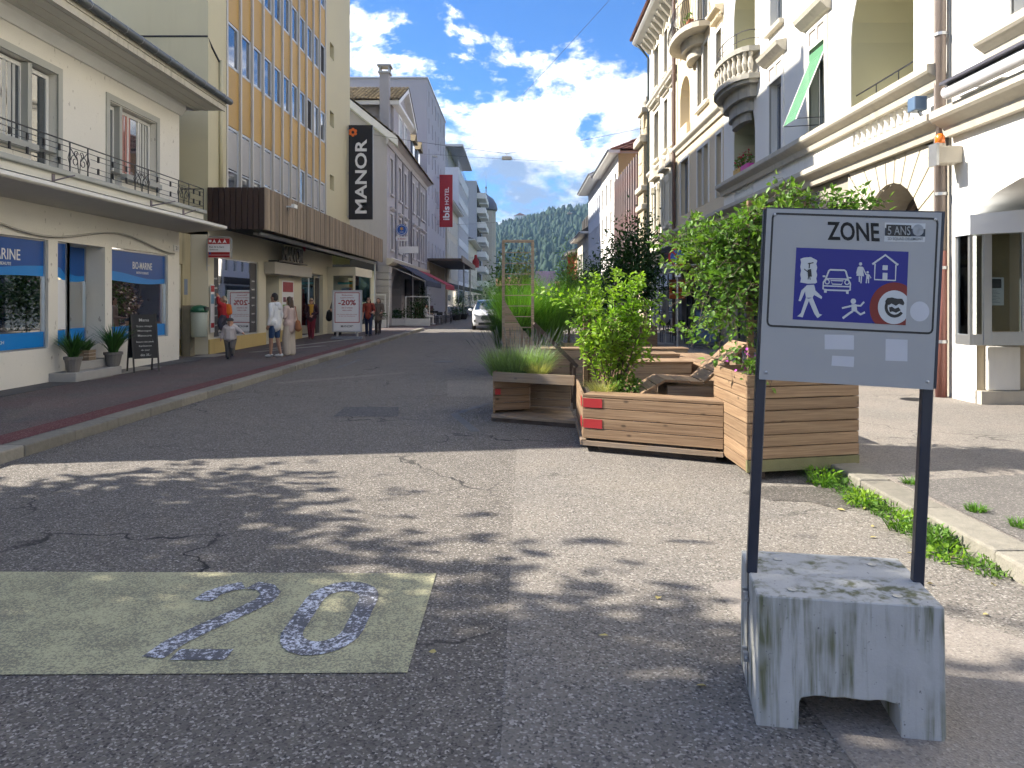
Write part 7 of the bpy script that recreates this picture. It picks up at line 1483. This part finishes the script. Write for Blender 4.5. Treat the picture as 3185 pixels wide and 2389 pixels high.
for s in (-1, 1):
    MB(CT).prism([(s * .45, .74), (s * .82, .84), (s * .84, .94), (s * .55, .84)], 1, .0, .25).build('headlight', M_('lamp_glass', (.5, .55, .6), .1, .1, 4, coat=1.), CAR)
    MB(CT).prism([(s * .55, .46), (s * .8, .48), (s * .8, .58), (s * .6, .57)], 1, .0, .12).build('fog_lamp', CBK, CAR)
    MB(CT).ball((s * 1.02, 1.2, 1.14), .11, .07, .08).build('mirror', CW, CAR, smooth=True); MB(CT).box(min(s * .9, s * .96), max(s * .9, s * .96), 1.18, 1.23, 1.08, 1.13).build('mirror_arm', CBK, CAR)
    for y in (.85, 3.6):
        wh = MB(lambda p, s=s, y=y: CT((s * .80 + p[2] * s, y + p[0], .345 + p[1]))); wh.lathe([(.22, -.1), (.33, -.1), (.345, -.06), (.345, .06), (.33, .11), (.22, .11)], (0, 0, 0), 20); w_o = wh.build('wheel', CBK, CAR); r_ = MB(lambda p, s=s, y=y: CT((s * .80 + p[2] * s, y + p[0], .345 + p[1]))); r_.lathe([(.22, .08), (.2, .1), (.06, .07), (.001, .08)], (0, 0, 0), 16); r_.build('rim', ALU, w_o)
MB(CT).box(-.55, .55, -.02, .08, .3, .44).build('lower_grille', CBK, CAR); pl_ = MB(CT).box(-.26, .26, -.05, -.035, .47, .57).build('number_plate', WHITEPRINT, CAR)
MB(CT).text('JU 1284', .4, .07, lambda x, y, d: (x, -.051 - d, .52 + y), .003).build('plate_text', BLACKM, pl_); MB(CT).prism([(-.06, .86), (.06, .86), (.05, .9), (-.05, .9)], 1, .02, .1).build('badge', BLUEP, CAR)
for s in (-1, 1): MB(CT).tube([(s * .3, 1.08, 1.13), (s * .05 + s * .3, 1.15, 1.17), (s * -.1, 1.45, 1.36)], .01, 4).build('wiper', CBK, CAR)
# ================================================================== street furniture on the right
q = thing('no_parking_sign', (5.0, 24.2, .12), 'round no-parking sign on a grey pole with an arrow plate', 'sign')
MB().tube([(5.0, 24.2, .12), (5.0, 24.2, 3.35)], .035, 8).build('pole', STEEL, q); NT = lambda p: Vector((5.0 + p[0], 24.15 - p[2], 3.05 + p[1]))
MB(NT).prism([(.3 * math.cos(i * math.pi / 14), .3 * math.sin(i * math.pi / 14)) for i in range(28)], 2, 0, .02).build('disc', REDP, q); MB(NT).disc((0, 0), .235, .023, 28).build('blue_disc', M_('sign_blue', (.1, .1, .4)), q); MB(NT).ribbon([(-.17, .17), (.17, -.17)], .06, .026).build('red_bar', REDP, q)
MB(NT).box(-.09, .09, -.62, -.33, 0, .02).build('arrow_plate', WHITEPRINT, q); MB(NT).ribbon([(0, -.57), (0, -.38)], .025, .023).face([(-.05, -.42, .023), (.05, -.42, .023), (0, -.36, .023)]).face([(-.05, -.53, .023), (0, -.59, .023), (.05, -.53, .023)]).build('arrow', BLACKM, q)
q = thing('pavement_stand', (6.1, 25.2, .12), 'dark blue swinging pavement advert stand in the shade by the shops', 'A-board'); PT = rotT((6.15, 25.2, .12), -8)
m = MB(PT); m.box(-.36, -.32, -.03, .03, .16, 1.25); m.box(.32, .36, -.03, .03, .16, 1.25); m.box(-.32, .32, -.03, .03, .16, .2); m.box(-.32, .32, -.03, .03, 1.21, 1.25); m.build('frame', M_('dark_blue_frame', (.02, .04, .09), .5, .1, 4), q); MB(PT).box(-.32, .32, -.012, .012, .2, 1.21).build('poster', M_('blue_photo_print', (.05, .11, .2), .5, .6, 4), q)
MB(PT).prism([(-.2, 0), (.2, 0), (.14, .1), (-.14, .1)], 0, -.42, .42).build('base', CBK, q); MB(PT).tube([(-.36, 0, .9), (-.55, .35, 0)], .018, 5).build('strut', ALU, q)
q = thing('folded_parasol', (5.2, 27.2, .12), 'folded grey parasol standing behind the no-parking sign', 'parasol'); MB().tube([(5.2, 27.2, .12), (5.2, 27.2, 2.1)], .025, 6).build('pole', STEEL, q); MB().lathe([(.03, .0), (.13, .1), (.1, .9), (.02, 1.2)], (5.2, 27.2, .85), 8).build('canopy', M_('grey_canvas', (.25, .25, .26), .9, .1, 4), q); MB().lathe([(.3, 0), (.28, .06)], (5.2, 27.2, .12), 12).build('foot', CONC, q)
for i, (x, y) in enumerate(((5.5, 28.6), (6.0, 27.6), (5.9, 29.8))): dup(c0, (x, y, .12), 'dark metal chair outside the shops in the building shade', 40 * i)['group'] = 'chairs outside the shaded shops'
awning('shop_awning', 'pale grey shop awning in shade above the right-hand shops', M_('grey_awning', (.32, .31, .32), .85, .06, 2), 27, 33.5, 3.5, 1.5, .6, R7, .25)
q = thing('orange_light_sign', (6.4, 30, 2.2), 'small orange projecting shop sign under the grey awning', 'sign'); MB().box(5.9, 6.5, 30, 30.1, 1.75, 2.5).build('panel', ORANGE, q); MB().tube([(6.5, 30.05, 2.4), (7, 30.05, 2.4)], .02, 5).build('bracket', STEEL, q)
# ================================================================== PEOPLE
def blob(name, T, caps, mat, par, vox=.013, extra=None, smooth_it=3):
    """one continuous surface grown round a set of tapering limbs (a, ra, b, rb) and ellipsoids"""
    m = MB(T)
    for a, ra, b, rb in caps: m.capsule_T(a, ra, b, rb)
    for c, rx, ry, rz in (extra or []): m.ball(c, rx, ry, rz, 12, 8)
    o = m.build(name, mat, par, smooth=True)
    md = o.modifiers.new('skin', 'REMESH'); md.mode = 'VOXEL'; md.voxel_size = vox; md.use_smooth_shade = True
    sm_ = o.modifiers.new('soft', 'SMOOTH'); sm_.iterations = smooth_it; sm_.factor = .5
    return o
def capsule_T(s, p0, r0, p1, r1, n=10):
    p0, p1 = Vector(p0), Vector(p1); d = p1 - p0; L = d.length; d = d / L if L > 1e-6 else Vector((0, 0, 1)); pts, rs = [], []
    for a in (-80, -50, -20, 0): pts.append(p0 + d * r0 * math.sin(R(a))); rs.append(r0 * math.cos(R(a)))
    for a in (0, 20, 50, 80): pts.append(p1 + d * r1 * math.sin(R(a))); rs.append(r1 * math.cos(R(a)))
    return s.tube([tuple(p) for p in pts], rs, n)
MB.capsule_T = capsule_T
def lerp(a, b, t_): return tuple(a[i] + (b[i] - a[i]) * t_ for i in range(3))
def person(loc, face, h, label, pose, top, bottom, skin=SKIN, hair=HAIRB, hairlen=0, sleeves=1., legs_cov=1., shoes=None, long_top=0., skirt=0., glasses=False, group=None, wide=1., hs=1.):
    """pose: joint positions for a 1.75 m figure that faces -y; x is to the figure's own left"""
    k = h / 1.75; M3 = Matrix.Rotation(R(face), 3, 'Z'); Lo = Vector(loc); T = lambda p: Lo + M3 @ (Vector(p) * k)
    q = thing('person', loc, label, 'person', group); J = dict(neck=(0, .0, 1.47), head=(0, -.02, 1.62), hipL=(.095, 0, .92), hipR=(-.095, 0, .92), kneeL=(.1, -.02, .5), kneeR=(-.1, -.02, .5), ankL=(.1, .02, .08), ankR=(-.1, .02, .08), shL=(.18, 0, 1.41), shR=(-.18, 0, 1.41), elL=(.24, .03, 1.13), elR=(-.24, .03, 1.13), wrL=(.25, -.06, .88), wrR=(-.25, -.06, .88), toeL=(0, -.13, 0), toeR=(0, -.13, 0)); J.update(pose)
    mid = lerp(J['hipL'], J['hipR'], .5); ch = lerp(J['shL'], J['shR'], .5); w_ = wide
    caps = [(lerp(mid, ch, .05), .125 * w_, lerp(mid, ch, .45), .115 * w_), (lerp(mid, ch, .45), .115 * w_, lerp(mid, ch, .85), .125 * w_), (J['shL'], .062, J['shR'], .062), (ch, .065, J['neck'], .052), (J['neck'], .05, J['head'], .055)]
    for s in 'LR':
        caps += [(J['hip' + s], .085 * w_, J['knee' + s], .056), (J['knee' + s], .056, lerp(J['knee' + s], J['ank' + s], .35), .055), (lerp(J['knee' + s], J['ank' + s], .35), .055, J['ank' + s], .036), (J['sh' + s], .055, J['el' + s], .042), (J['el' + s], .042, J['wr' + s], .027)]
        a = J['ank' + s]; caps.append(((a[0], a[1] + .03, a[2] - .035), .035, (a[0] + J['toe' + s][0], a[1] + J['toe' + s][1], a[2] - .05 + J['toe' + s][2]), .028))
        # hand: palm, four fingers of unequal length, thumb leaving the side of the palm
        wv = Vector(J['wr' + s]); d = (wv - Vector(J['el' + s])).normalized(); sd = Vector((0, 1, 0)).cross(d); sd = sd.normalized() if sd.length > .1 else Vector((1, 0, 0)); fr_ = d.cross(sd).normalized(); palm = wv + d * .085
        caps.append((tuple(wv), .026, tuple(palm), .03))
        for i, ln in enumerate((.062, .075, .07, .052)):
            b = palm + fr_ * (.033 - .022 * i) + d * .01; caps.append((tuple(b), .0105, tuple(b + d * ln * .55 + sd * .004), .0098)); caps.append((tuple(b + d * ln * .55 + sd * .004), .0098, tuple(b + d * ln * .95 + sd * .02), .009))
        caps.append((tuple(wv + d * .03 + fr_ * .02), .013, tuple(wv + d * .075 + fr_ * .055), .0105))
    hd = J['head']; ex = [(hd, .075, .092, .115), ((hd[0], hd[1] - .02, hd[2] - .05), .058, .065, .068), ((hd[0], hd[1] - .095, hd[2] - .012), .014, .022, .022), ((hd[0], hd[1] - .082, hd[2] - .068), .024, .012, .009), ((hd[0], hd[1] - .07, hd[2] - .1), .028, .022, .02), ((hd[0] + .078, hd[1] + .01, hd[2] - .01), .012, .022, .032), ((hd[0] - .078, hd[1] + .01, hd[2] - .01), .012, .022, .032)]
    grow = lambda e_: [((hd[0] + (c[0] - hd[0]) * hs, hd[1] + (c[1] - hd[1]) * hs, hd[2] + (c[2] - hd[2]) * hs), a * hs, b * hs, d * hs) for c, a, b, d in e_]
    blob('body', T, caps, skin, q, .0105 * k, grow(ex), 1)
    m = MB(T)
    for s in (-1, 1): m.ball((hd[0] + s * .03 * hs, hd[1] - .084 * hs, hd[2] + .012), .012, .008, .007, 8, 5)
    m.build('eyes', BLACKM, q)
    if glasses: MB(T).box(hd[0] - .075, hd[0] + .075, hd[1] - .105, hd[1] - .09, hd[2] - .005, hd[2] + .03).build('sunglasses', CBK, q, bevel=.005)
    hx = [((hd[0], hd[1] + .018, hd[2] + .028), .085, .096, .108), ((hd[0], hd[1] + .045, hd[2] - .02), .078, .07, .08)]
    hc = []
    if hairlen: hc = [((hd[0] + s * .05, hd[1] + .05, hd[2]), .055, (hd[0] + s * .06, hd[1] + .075, hd[2] - hairlen), .05) for s in (-1, 1)] + [((hd[0], hd[1] + .06, hd[2]), .06, (hd[0], hd[1] + .09, hd[2] - hairlen), .055)]
    m = MB(T); ho = blob('hair', T, hc, hair, q, .014 * k, grow(hx), 1)
    # trim the hair off the face: a flattened front
    ho.modifiers.clear(); me = ho.data
    for v in me.vertices:
        p = M3.inverted() @ (Vector(v.co) + Lo - Lo) / k
        if p.y < hd[1] - .035 and p.z < hd[2] + .06: v.co = M3 @ (Vector((p.x * .9, hd[1] - .02, p.z)) * k)
    md = ho.modifiers.new('skin', 'REMESH'); md.mode = 'VOXEL'; md.voxel_size = .013 * k; md.use_smooth_shade = True
    e = .018
    caps = [(lerp(mid, ch, .0 - long_top), .15 * w_ + (.02 if long_top else 0), lerp(mid, ch, .45), .138 * w_), (lerp(mid, ch, .45), .138 * w_, lerp(mid, ch, .86), .145 * w_), (J['shL'], .083, J['shR'], .083), (ch, .085, lerp(ch, J['neck'], .75), .066)]
    if long_top > .05: caps.append((lerp(J['hipL'], J['shL'], .06), .13 * w_, lerp(J['hipR'], J['shR'], .06), .13 * w_))
    for s in 'LR':
        caps.append((J['sh' + s], .082, lerp(J['sh' + s], J['el' + s], min(1, sleeves * 2)), .062))
        if sleeves > .5: caps.append((J['el' + s], .062, lerp(J['el' + s], J['wr' + s], min(1, (sleeves - .5) * 2)), .046))
        if long_top > .15: caps.append((lerp(mid, ch, .0), .12, lerp(J['hip' + s], J['knee' + s], long_top), .105))
    blob('top', T, caps, top, q, .015 * k)
    caps = [(J['hipL'], .118 * w_, J['hipR'], .118 * w_), (mid, .128 * w_, lerp(mid, ch, .16), .128 * w_)]
    for s in 'LR':
        loose = .0 if not skirt else skirt
        caps.append((J['hip' + s], .105 * w_, lerp(J['hip' + s], J['knee' + s], min(1, legs_cov * 2)), .078 + loose))
        if legs_cov > .5: caps.append((J['knee' + s], .078 + loose, lerp(J['knee' + s], J['ank' + s], min(1, (legs_cov - .5) * 2)), .062 + loose))
    blob('trousers', T, caps, bottom, q, .015 * k)
    for s in 'LR':
        a = J['ank' + s]; t_ = J['toe' + s]
        blob('shoe', T, [((a[0], a[1] + .035, a[2] - .03), .045, (a[0] + t_[0] * .6, a[1] + t_[1] * .6, a[2] - .035 + t_[2]), .042), ((a[0] + t_[0] * .5, a[1] + t_[1] * .5, a[2] - .04 + t_[2]), .04, (a[0] + t_[0] * 1.15, a[1] + t_[1] * 1.15, a[2] - .045 + t_[2]), .032)], shoes or CBK, q, .013 * k)
    return q, T
CL_ = lambda n, c, v=.08: M_(n, c, .9, v, 6, bmp=.25, bsc=40)
# man in the white hoodie, seen from behind and the side, walking along the pavement
q, T = person((-6.75, 21.3, .12), 75 + 180, 1.78, 'person in a white hoodie, denim shorts and white trainers walking past the store', dict(kneeL=(.1, -.05, .5), ankL=(.1, -.06, .08), kneeR=(-.1, .02, .5), ankR=(-.1, .12, .08), elL=(.26, .05, 1.14), wrL=(.27, -.02, .9), elR=(-.26, .04, 1.14), wrR=(-.27, -.03, .9)), CL_('white_hoodie', (.72, .72, .71)), CL_('denim', (.035, .07, .15), .25), SKIN2, HAIRB, 0, 1., .42, CL_('white_trainer', (.7, .7, .68)), .1, wide=1.12)
m = blob('hood', T, [((.0, .11, 1.42), .085, (.0, .14, 1.36), .075), ((.07, .08, 1.44), .06, (-.07, .08, 1.44), .06)], CL_('white_hoodie', (.7, .7, .7)), q, .016)
for s in (-1, 1):
    for k_ in range(3): MB(T).box(s * .1 + s * .046 - .003, s * .1 + s * .046 + .003, -.03 + k_ * .03, -.015 + k_ * .03, .03, .075).build('shoe_stripe', CBK, q)
# woman in pink-beige coat
q, T = person((-6.55, 22.0, .12), 250, 1.68, 'person with long brown hair in a pale pink jacket and wide cream trousers', dict(kneeL=(.09, -.05, .5), ankL=(.09, -.03, .08), elL=(.24, -.02, 1.14), wrL=(.15, -.2, 1.12)), CL_('pink_beige_coat', (.55, .42, .37)), CL_('cream_trousers', (.52, .45, .37)), SKIN, HAIRC, .22, 1., 1., CL_('cream_shoe', (.5, .46, .4)), .28, .045)
bag = blob('shoulder_bag', T, [((-.05, .26, .98), .075, (-.05, .27, .8), .1)], CL_('tan_leather', (.30, .12, .05)), q, .016); MB(T).tube([(-.05, .25, 1.02), (-.12, .12, 1.45), (-.12, -.05, 1.44)], .012, 5).build('bag_strap', CL_('tan_leather', (.3, .1, .05)), q)
# little child with cap, running
q, T = person((-7.72, 20.6, .12), 15, 1.05, 'small child in a dark cap and patterned pale sweater running by the yellow plinth', dict(head=(0, -.05, 1.62), kneeL=(.1, -.16, .56), ankL=(.1, -.02, .24), kneeR=(-.1, .04, .5), ankR=(-.1, .06, .08), elL=(.36, -.1, 1.28), wrL=(.52, -.25, 1.18), elR=(-.3, .06, 1.18), wrR=(-.36, .02, .95)), CL_('pattern_sweater', (.52, .47, .45), .35), CL_('grey_trousers', (.13, .12, .115)), SKIN, HAIRB, 0, 1., 1., None, 0, 0, wide=1.15, hs=1.5)
MB(T).lathe([(.15, 0), (.145, .07), (.09, .13), (.001, .15)], (0, -.02, 1.70), 12).build('cap', CL_('dark_cap', (.06, .06, .065)), q, smooth=True); MB(T).prism([(-.11, -.12), (.11, -.12), (.09, -.25), (-.09, -.25)], 2, 1.705, 1.725).build('cap_peak', CL_('dark_cap', (.06, .06, .06)), q); MB(T).lathe([(.19, 0), (.195, .07)], (0, 0, .86), 14).build('red_hem', REDP, q)
# child climbing on the plinth of the shop window
q, T = person((-8.72, 22.75, .55), 282, 1.25, 'child in a red shirt with an orange rucksack climbing the ledge of the shop window', dict(shL=(.17, -.05, 1.4), shR=(-.17, -.05, 1.4), elL=(.22, -.16, 1.5), wrL=(.2, -.2, 1.72), elR=(-.22, -.16, 1.46), wrR=(-.18, -.2, 1.66), kneeL=(.16, -.13, .62), ankL=(.14, -.02, .36), kneeR=(-.1, -.06, .5), ankR=(-.1, .0, .08), toeL=(0, -.1, -.02), toeR=(0, -.08, 0)), CL_('red_shirt', (.40, .025, .03)), CL_('dark_jeans', (.05, .05, .075)), SKIN, HAIRG, .03, 1., 1., CL_('grey_trainer', (.25, .25, .26)), wide=1.1, hs=1.25)
blob('rucksack', T, [((.0, .17, 1.36), .1, (0, .18, 1.08), .12)], CL_('orange_nylon', (.62, .16, .02)), q, .018)
# lady in maroon
q, T = person((-8.35, 31.0, .12), 12, 1.66, 'person in sunglasses, yellow scarf, dark jacket and maroon trousers walking towards us', dict(kneeL=(.07, -.08, .5), ankL=(.05, -.1, .08), kneeR=(-.09, .02, .5), ankR=(-.07, .1, .09), elL=(.25, .05, 1.12), wrL=(.08, -.17, 1.02), elR=(-.25, .05, 1.12), wrR=(-.06, -.17, 1.0)), CL_('plum_jacket', (.05, .022, .035)), CL_('maroon_trousers', (.16, .015, .03)), SKIN, HAIRG, .04, 1., 1., CL_('maroon_shoe', (.1, .02, .02)), .08, .0, True)
blob('scarf', T, [((.07, -.07, 1.44), .05, (-.07, -.07, 1.44), .05), ((.05, -.12, 1.42), .045, (.05, -.15, 1.15), .035), ((-.03, -.12, 1.42), .04, (-.02, -.15, 1.0), .03)], CL_('mustard_scarf', (.50, .27, .04)), q, .016)
# man with sunglasses behind the stand
q, T = person((-7.75, 33.0, .12), 5, 1.82, 'bearded person in sunglasses and grey T-shirt carrying a black bag behind the poster stand', dict(elL=(.28, .02, 1.14), wrL=(.2, -.18, 1.05), elR=(-.3, .03, 1.14), wrR=(-.24, -.2, 1.1), kneeL=(.1, -.07, .5), ankL=(.1, -.06, .08)), CL_('grey_tshirt', (.20, .19, .185)), CL_('black_jeans', (.02, .02, .022)), SKIN, HAIRC, 0, .4, 1., None, .02, 0, True, wide=1.2)
blob('shoulder_bag', T, [((-.34, .02, 1.0), .13, (-.36, .04, .78), .15)], CBK, q, .02); blob('beard', T, [((.05, -.07, 1.53), .03, (-.05, -.07, 1.53), .03), ((0, -.085, 1.52), .03, (0, -.08, 1.5), .028)], HAIRC, q, .012)
q, T = person((-6.55, 33.6, .12), 0, 1.7, 'person in sunglasses and dark jeans half hidden by the poster stand', dict(kneeL=(.1, -.08, .5), ankL=(.1, -.1, .08), kneeR=(-.1, .05, .5), ankR=(-.1, .12, .09), wrL=(.2, -.2, 1.08), elL=(.26, 0, 1.13)), CL_('rust_blouse', (.28, .05, .03), .5), CL_('navy_jeans', (.02, .03, .07)), SKIN, HAIRC, .15, .6, 1., None, .02, 0, True)
q, T = person((-6.45, 35.4, .12), -5, 1.68, 'person in a long brown dress walking behind the others past the showcase', dict(kneeL=(.09, -.07, .5), ankL=(.08, -.1, .08), wrL=(.2, -.2, 1.05), elL=(.26, 0, 1.13), wrR=(-.18, -.2, 1.05), elR=(-.26, 0, 1.13)), CL_('brown_dress', (.14, .11, .085)), CL_('brown_leggings', (.05, .04, .04)), SKIN, HAIRC, .12, .8, 1., None, .45, 0)
# guest seated on the terrace
dup(c0, (-6.15, 51.6, .02), 'dark metal cafe chair under the seated guest in white', 90)
q, T = person((-6.15, 51.6, .06), 100, 1.75, 'person in white seated at the edge of the cafe terrace', dict(hipL=(.1, .05, .55), hipR=(-.1, .05, .55), neck=(0, .1, 1.1), head=(0, .06, 1.25), shL=(.19, .1, 1.03), shR=(-.19, .1, 1.03), elL=(.25, .02, .8), wrL=(.15, -.25, .75), elR=(-.25, .02, .8), wrR=(-.15, -.25, .75), kneeL=(.14, -.4, .52), kneeR=(-.12, -.4, .52), ankL=(.14, -.42, .08), ankR=(-.12, -.36, .08)), CL_('white_shirt', (.66, .65, .63)), CL_('white_trousers', (.6, .58, .55)), SKIN, HAIRB, 0, .5, 1., CL_('white_trainer', (.7, .7, .7)))
# ================================================================== OVERHEAD WIRES, LAMPS
def wire(name, label, a, b, sag, r=.012, mat=None):
    P = curve(a, b, 0, 0, 14); 
    for i, p in enumerate(P): p.z -= sag * math.sin(math.pi * i / 14)
    q = MB().tube([tuple(p) for p in P], r, 4).build(name, mat or BLACKM, None, label, cat='cable'); return q
def street_lamp(x, y, z, label, big=1.):
    q = thing('street_lamp', (x, y, z), label, 'street lamp', None); m = MB(); b = big
    m.prism([(x - .3*b, z + .1*b), (x - .26*b, z + .24*b), (x + .26*b, z + .24*b), (x + .3*b, z + .1*b)], 1, y - .14*b, y + .14*b); m.build('housing', M_('lamp_grey', (.50, .5, .48), .5, .06, 4), q); MB().box(x - .27*b, x + .27*b, y - .12*b, y + .12*b, z + .06*b, z + .099*b).build('diffuser', M_('lamp_lens', (.55, .55, .52), .3, .05, 4), q); MB().tube([(x, y, z + .24*b), (x, y, z + .42*b)], .02*b, 5).build('hanger', STEEL, q); return q
street_lamp(-.68, 45, 9.85, 'grey street lamp hanging in mid street on a wire between the roofs'); wire('lamp_wire', 'thin wire carrying the mid-street lamp between grey and white houses', (-8.9, 41, 10.7), (-.68, 45, 10.27), .05); wire('lamp_wire', 'thin wire running from the mid-street lamp to the ornate house', (-.68, 45, 10.27), (6.9, 40.9, 10.9), .05)
street_lamp(-7.2, 66, 13.9, 'small pale lamp on a wire before the lavender hotel wall', .8); wire('lamp_wire', 'wire carrying the small lamp from the grey townhouse gable', (-8.3, 52, 11.6), (-7.2, 66, 14.2), .02); wire('lamp_wire', 'wire from the small lamp across to the far stone pier', (-7.2, 66, 14.2), (6.7, 66, 13.5), .1)
street_lamp(6.0, 90, 11.7, 'far pale lamp on a wire before the wooded hill', 1.); wire('lamp_wire', 'far wire holding the pale lamp over the street end', (-8, 100, 11.5), (6.0, 90, 12.1), .3); wire('lamp_wire', 'short wire from the far lamp to the mansard house', (6.0, 90, 12.1), (7.2, 89, 12.3), .02)
wire('overhead_cable', 'long cable rising steeply across the blue sky', (-8.2, 105, 21), (6.95, 35.5, 18.6), .4)
# ================================================================== PLANE TREES BEHIND THE CAMERA, LEFT (their shade dapples the road)
def big_tree(x, y, h, r, n, seed, label, low=.42, rz=.33):
    q = thing('plane_tree', (x, y, 0), label, 'tree'); m = MB(); g = np.random.RandomState(seed)
    m.tube([(x, y, 0), (x + .1, y, h * .25), (x, y + .1, h * .5), (x, y, h * .8)], [.28, .22, .16, .06], 9); cs = []
    for k in range(16):
        a = g.rand() * 6.28; z0 = h * (.3 + .35 * g.rand()); rr_ = r * (.55 + .35 * g.rand()); e = (x + rr_ * math.cos(a), y + rr_ * math.sin(a), min(h * .95, z0 + h * (.1 + .25 * g.rand()))); m.tube([(x, y, z0), ((x + e[0]) / 2, (y + e[1]) / 2, (z0 + e[2]) / 2 + .3), e], [.09, .06, .02], 6); cs.append(e)
    m.build('trunk', BARK, q)
    V, F = leafcloud(n, (x, y, h * (.5 + low / 2)), (r, r, h * rz), .20, .15, seed, .1, clump=90); np_mesh('crown', V, F, LEAFT, q); return q
big_tree(-10.9, 6.7, 7.4, 2.3, 3600, 101, 'tall open plane tree on the corner shading the road', .62, .16)
big_tree(-8.5, 4.1, 7.4, 2.2, 8500, 102, 'dense plane tree standing by the left pavement behind the viewer', .62, .17)
big_tree(-6.3, 3.4, 9.4, 2.3, 8500, 103, 'taller spreading plane tree at the pavement edge behind the viewer', .62, .14)
# ================================================================== HAZE
hz = MB().box(-1800, 1800, -200, 2600, -1.2, 420).build('haze', None, None); hz.data.materials.clear()
hm = bpy.data.materials.new('haze'); hm.use_nodes = True; t = hm.node_tree; t.nodes.clear(); o = t.nodes.new('ShaderNodeOutputMaterial'); pv = t.nodes.new('ShaderNodeVolumePrincipled'); pv.inputs['Color'].default_value = (.4, .66, 1, 1); pv.inputs['Density'].default_value = .00009; pv.inputs['Anisotropy'].default_value = .1; t.links.new(pv.outputs[0], o.inputs['Volume']); hz.data.materials.append(hm); hz['kind'] = 'stuff'
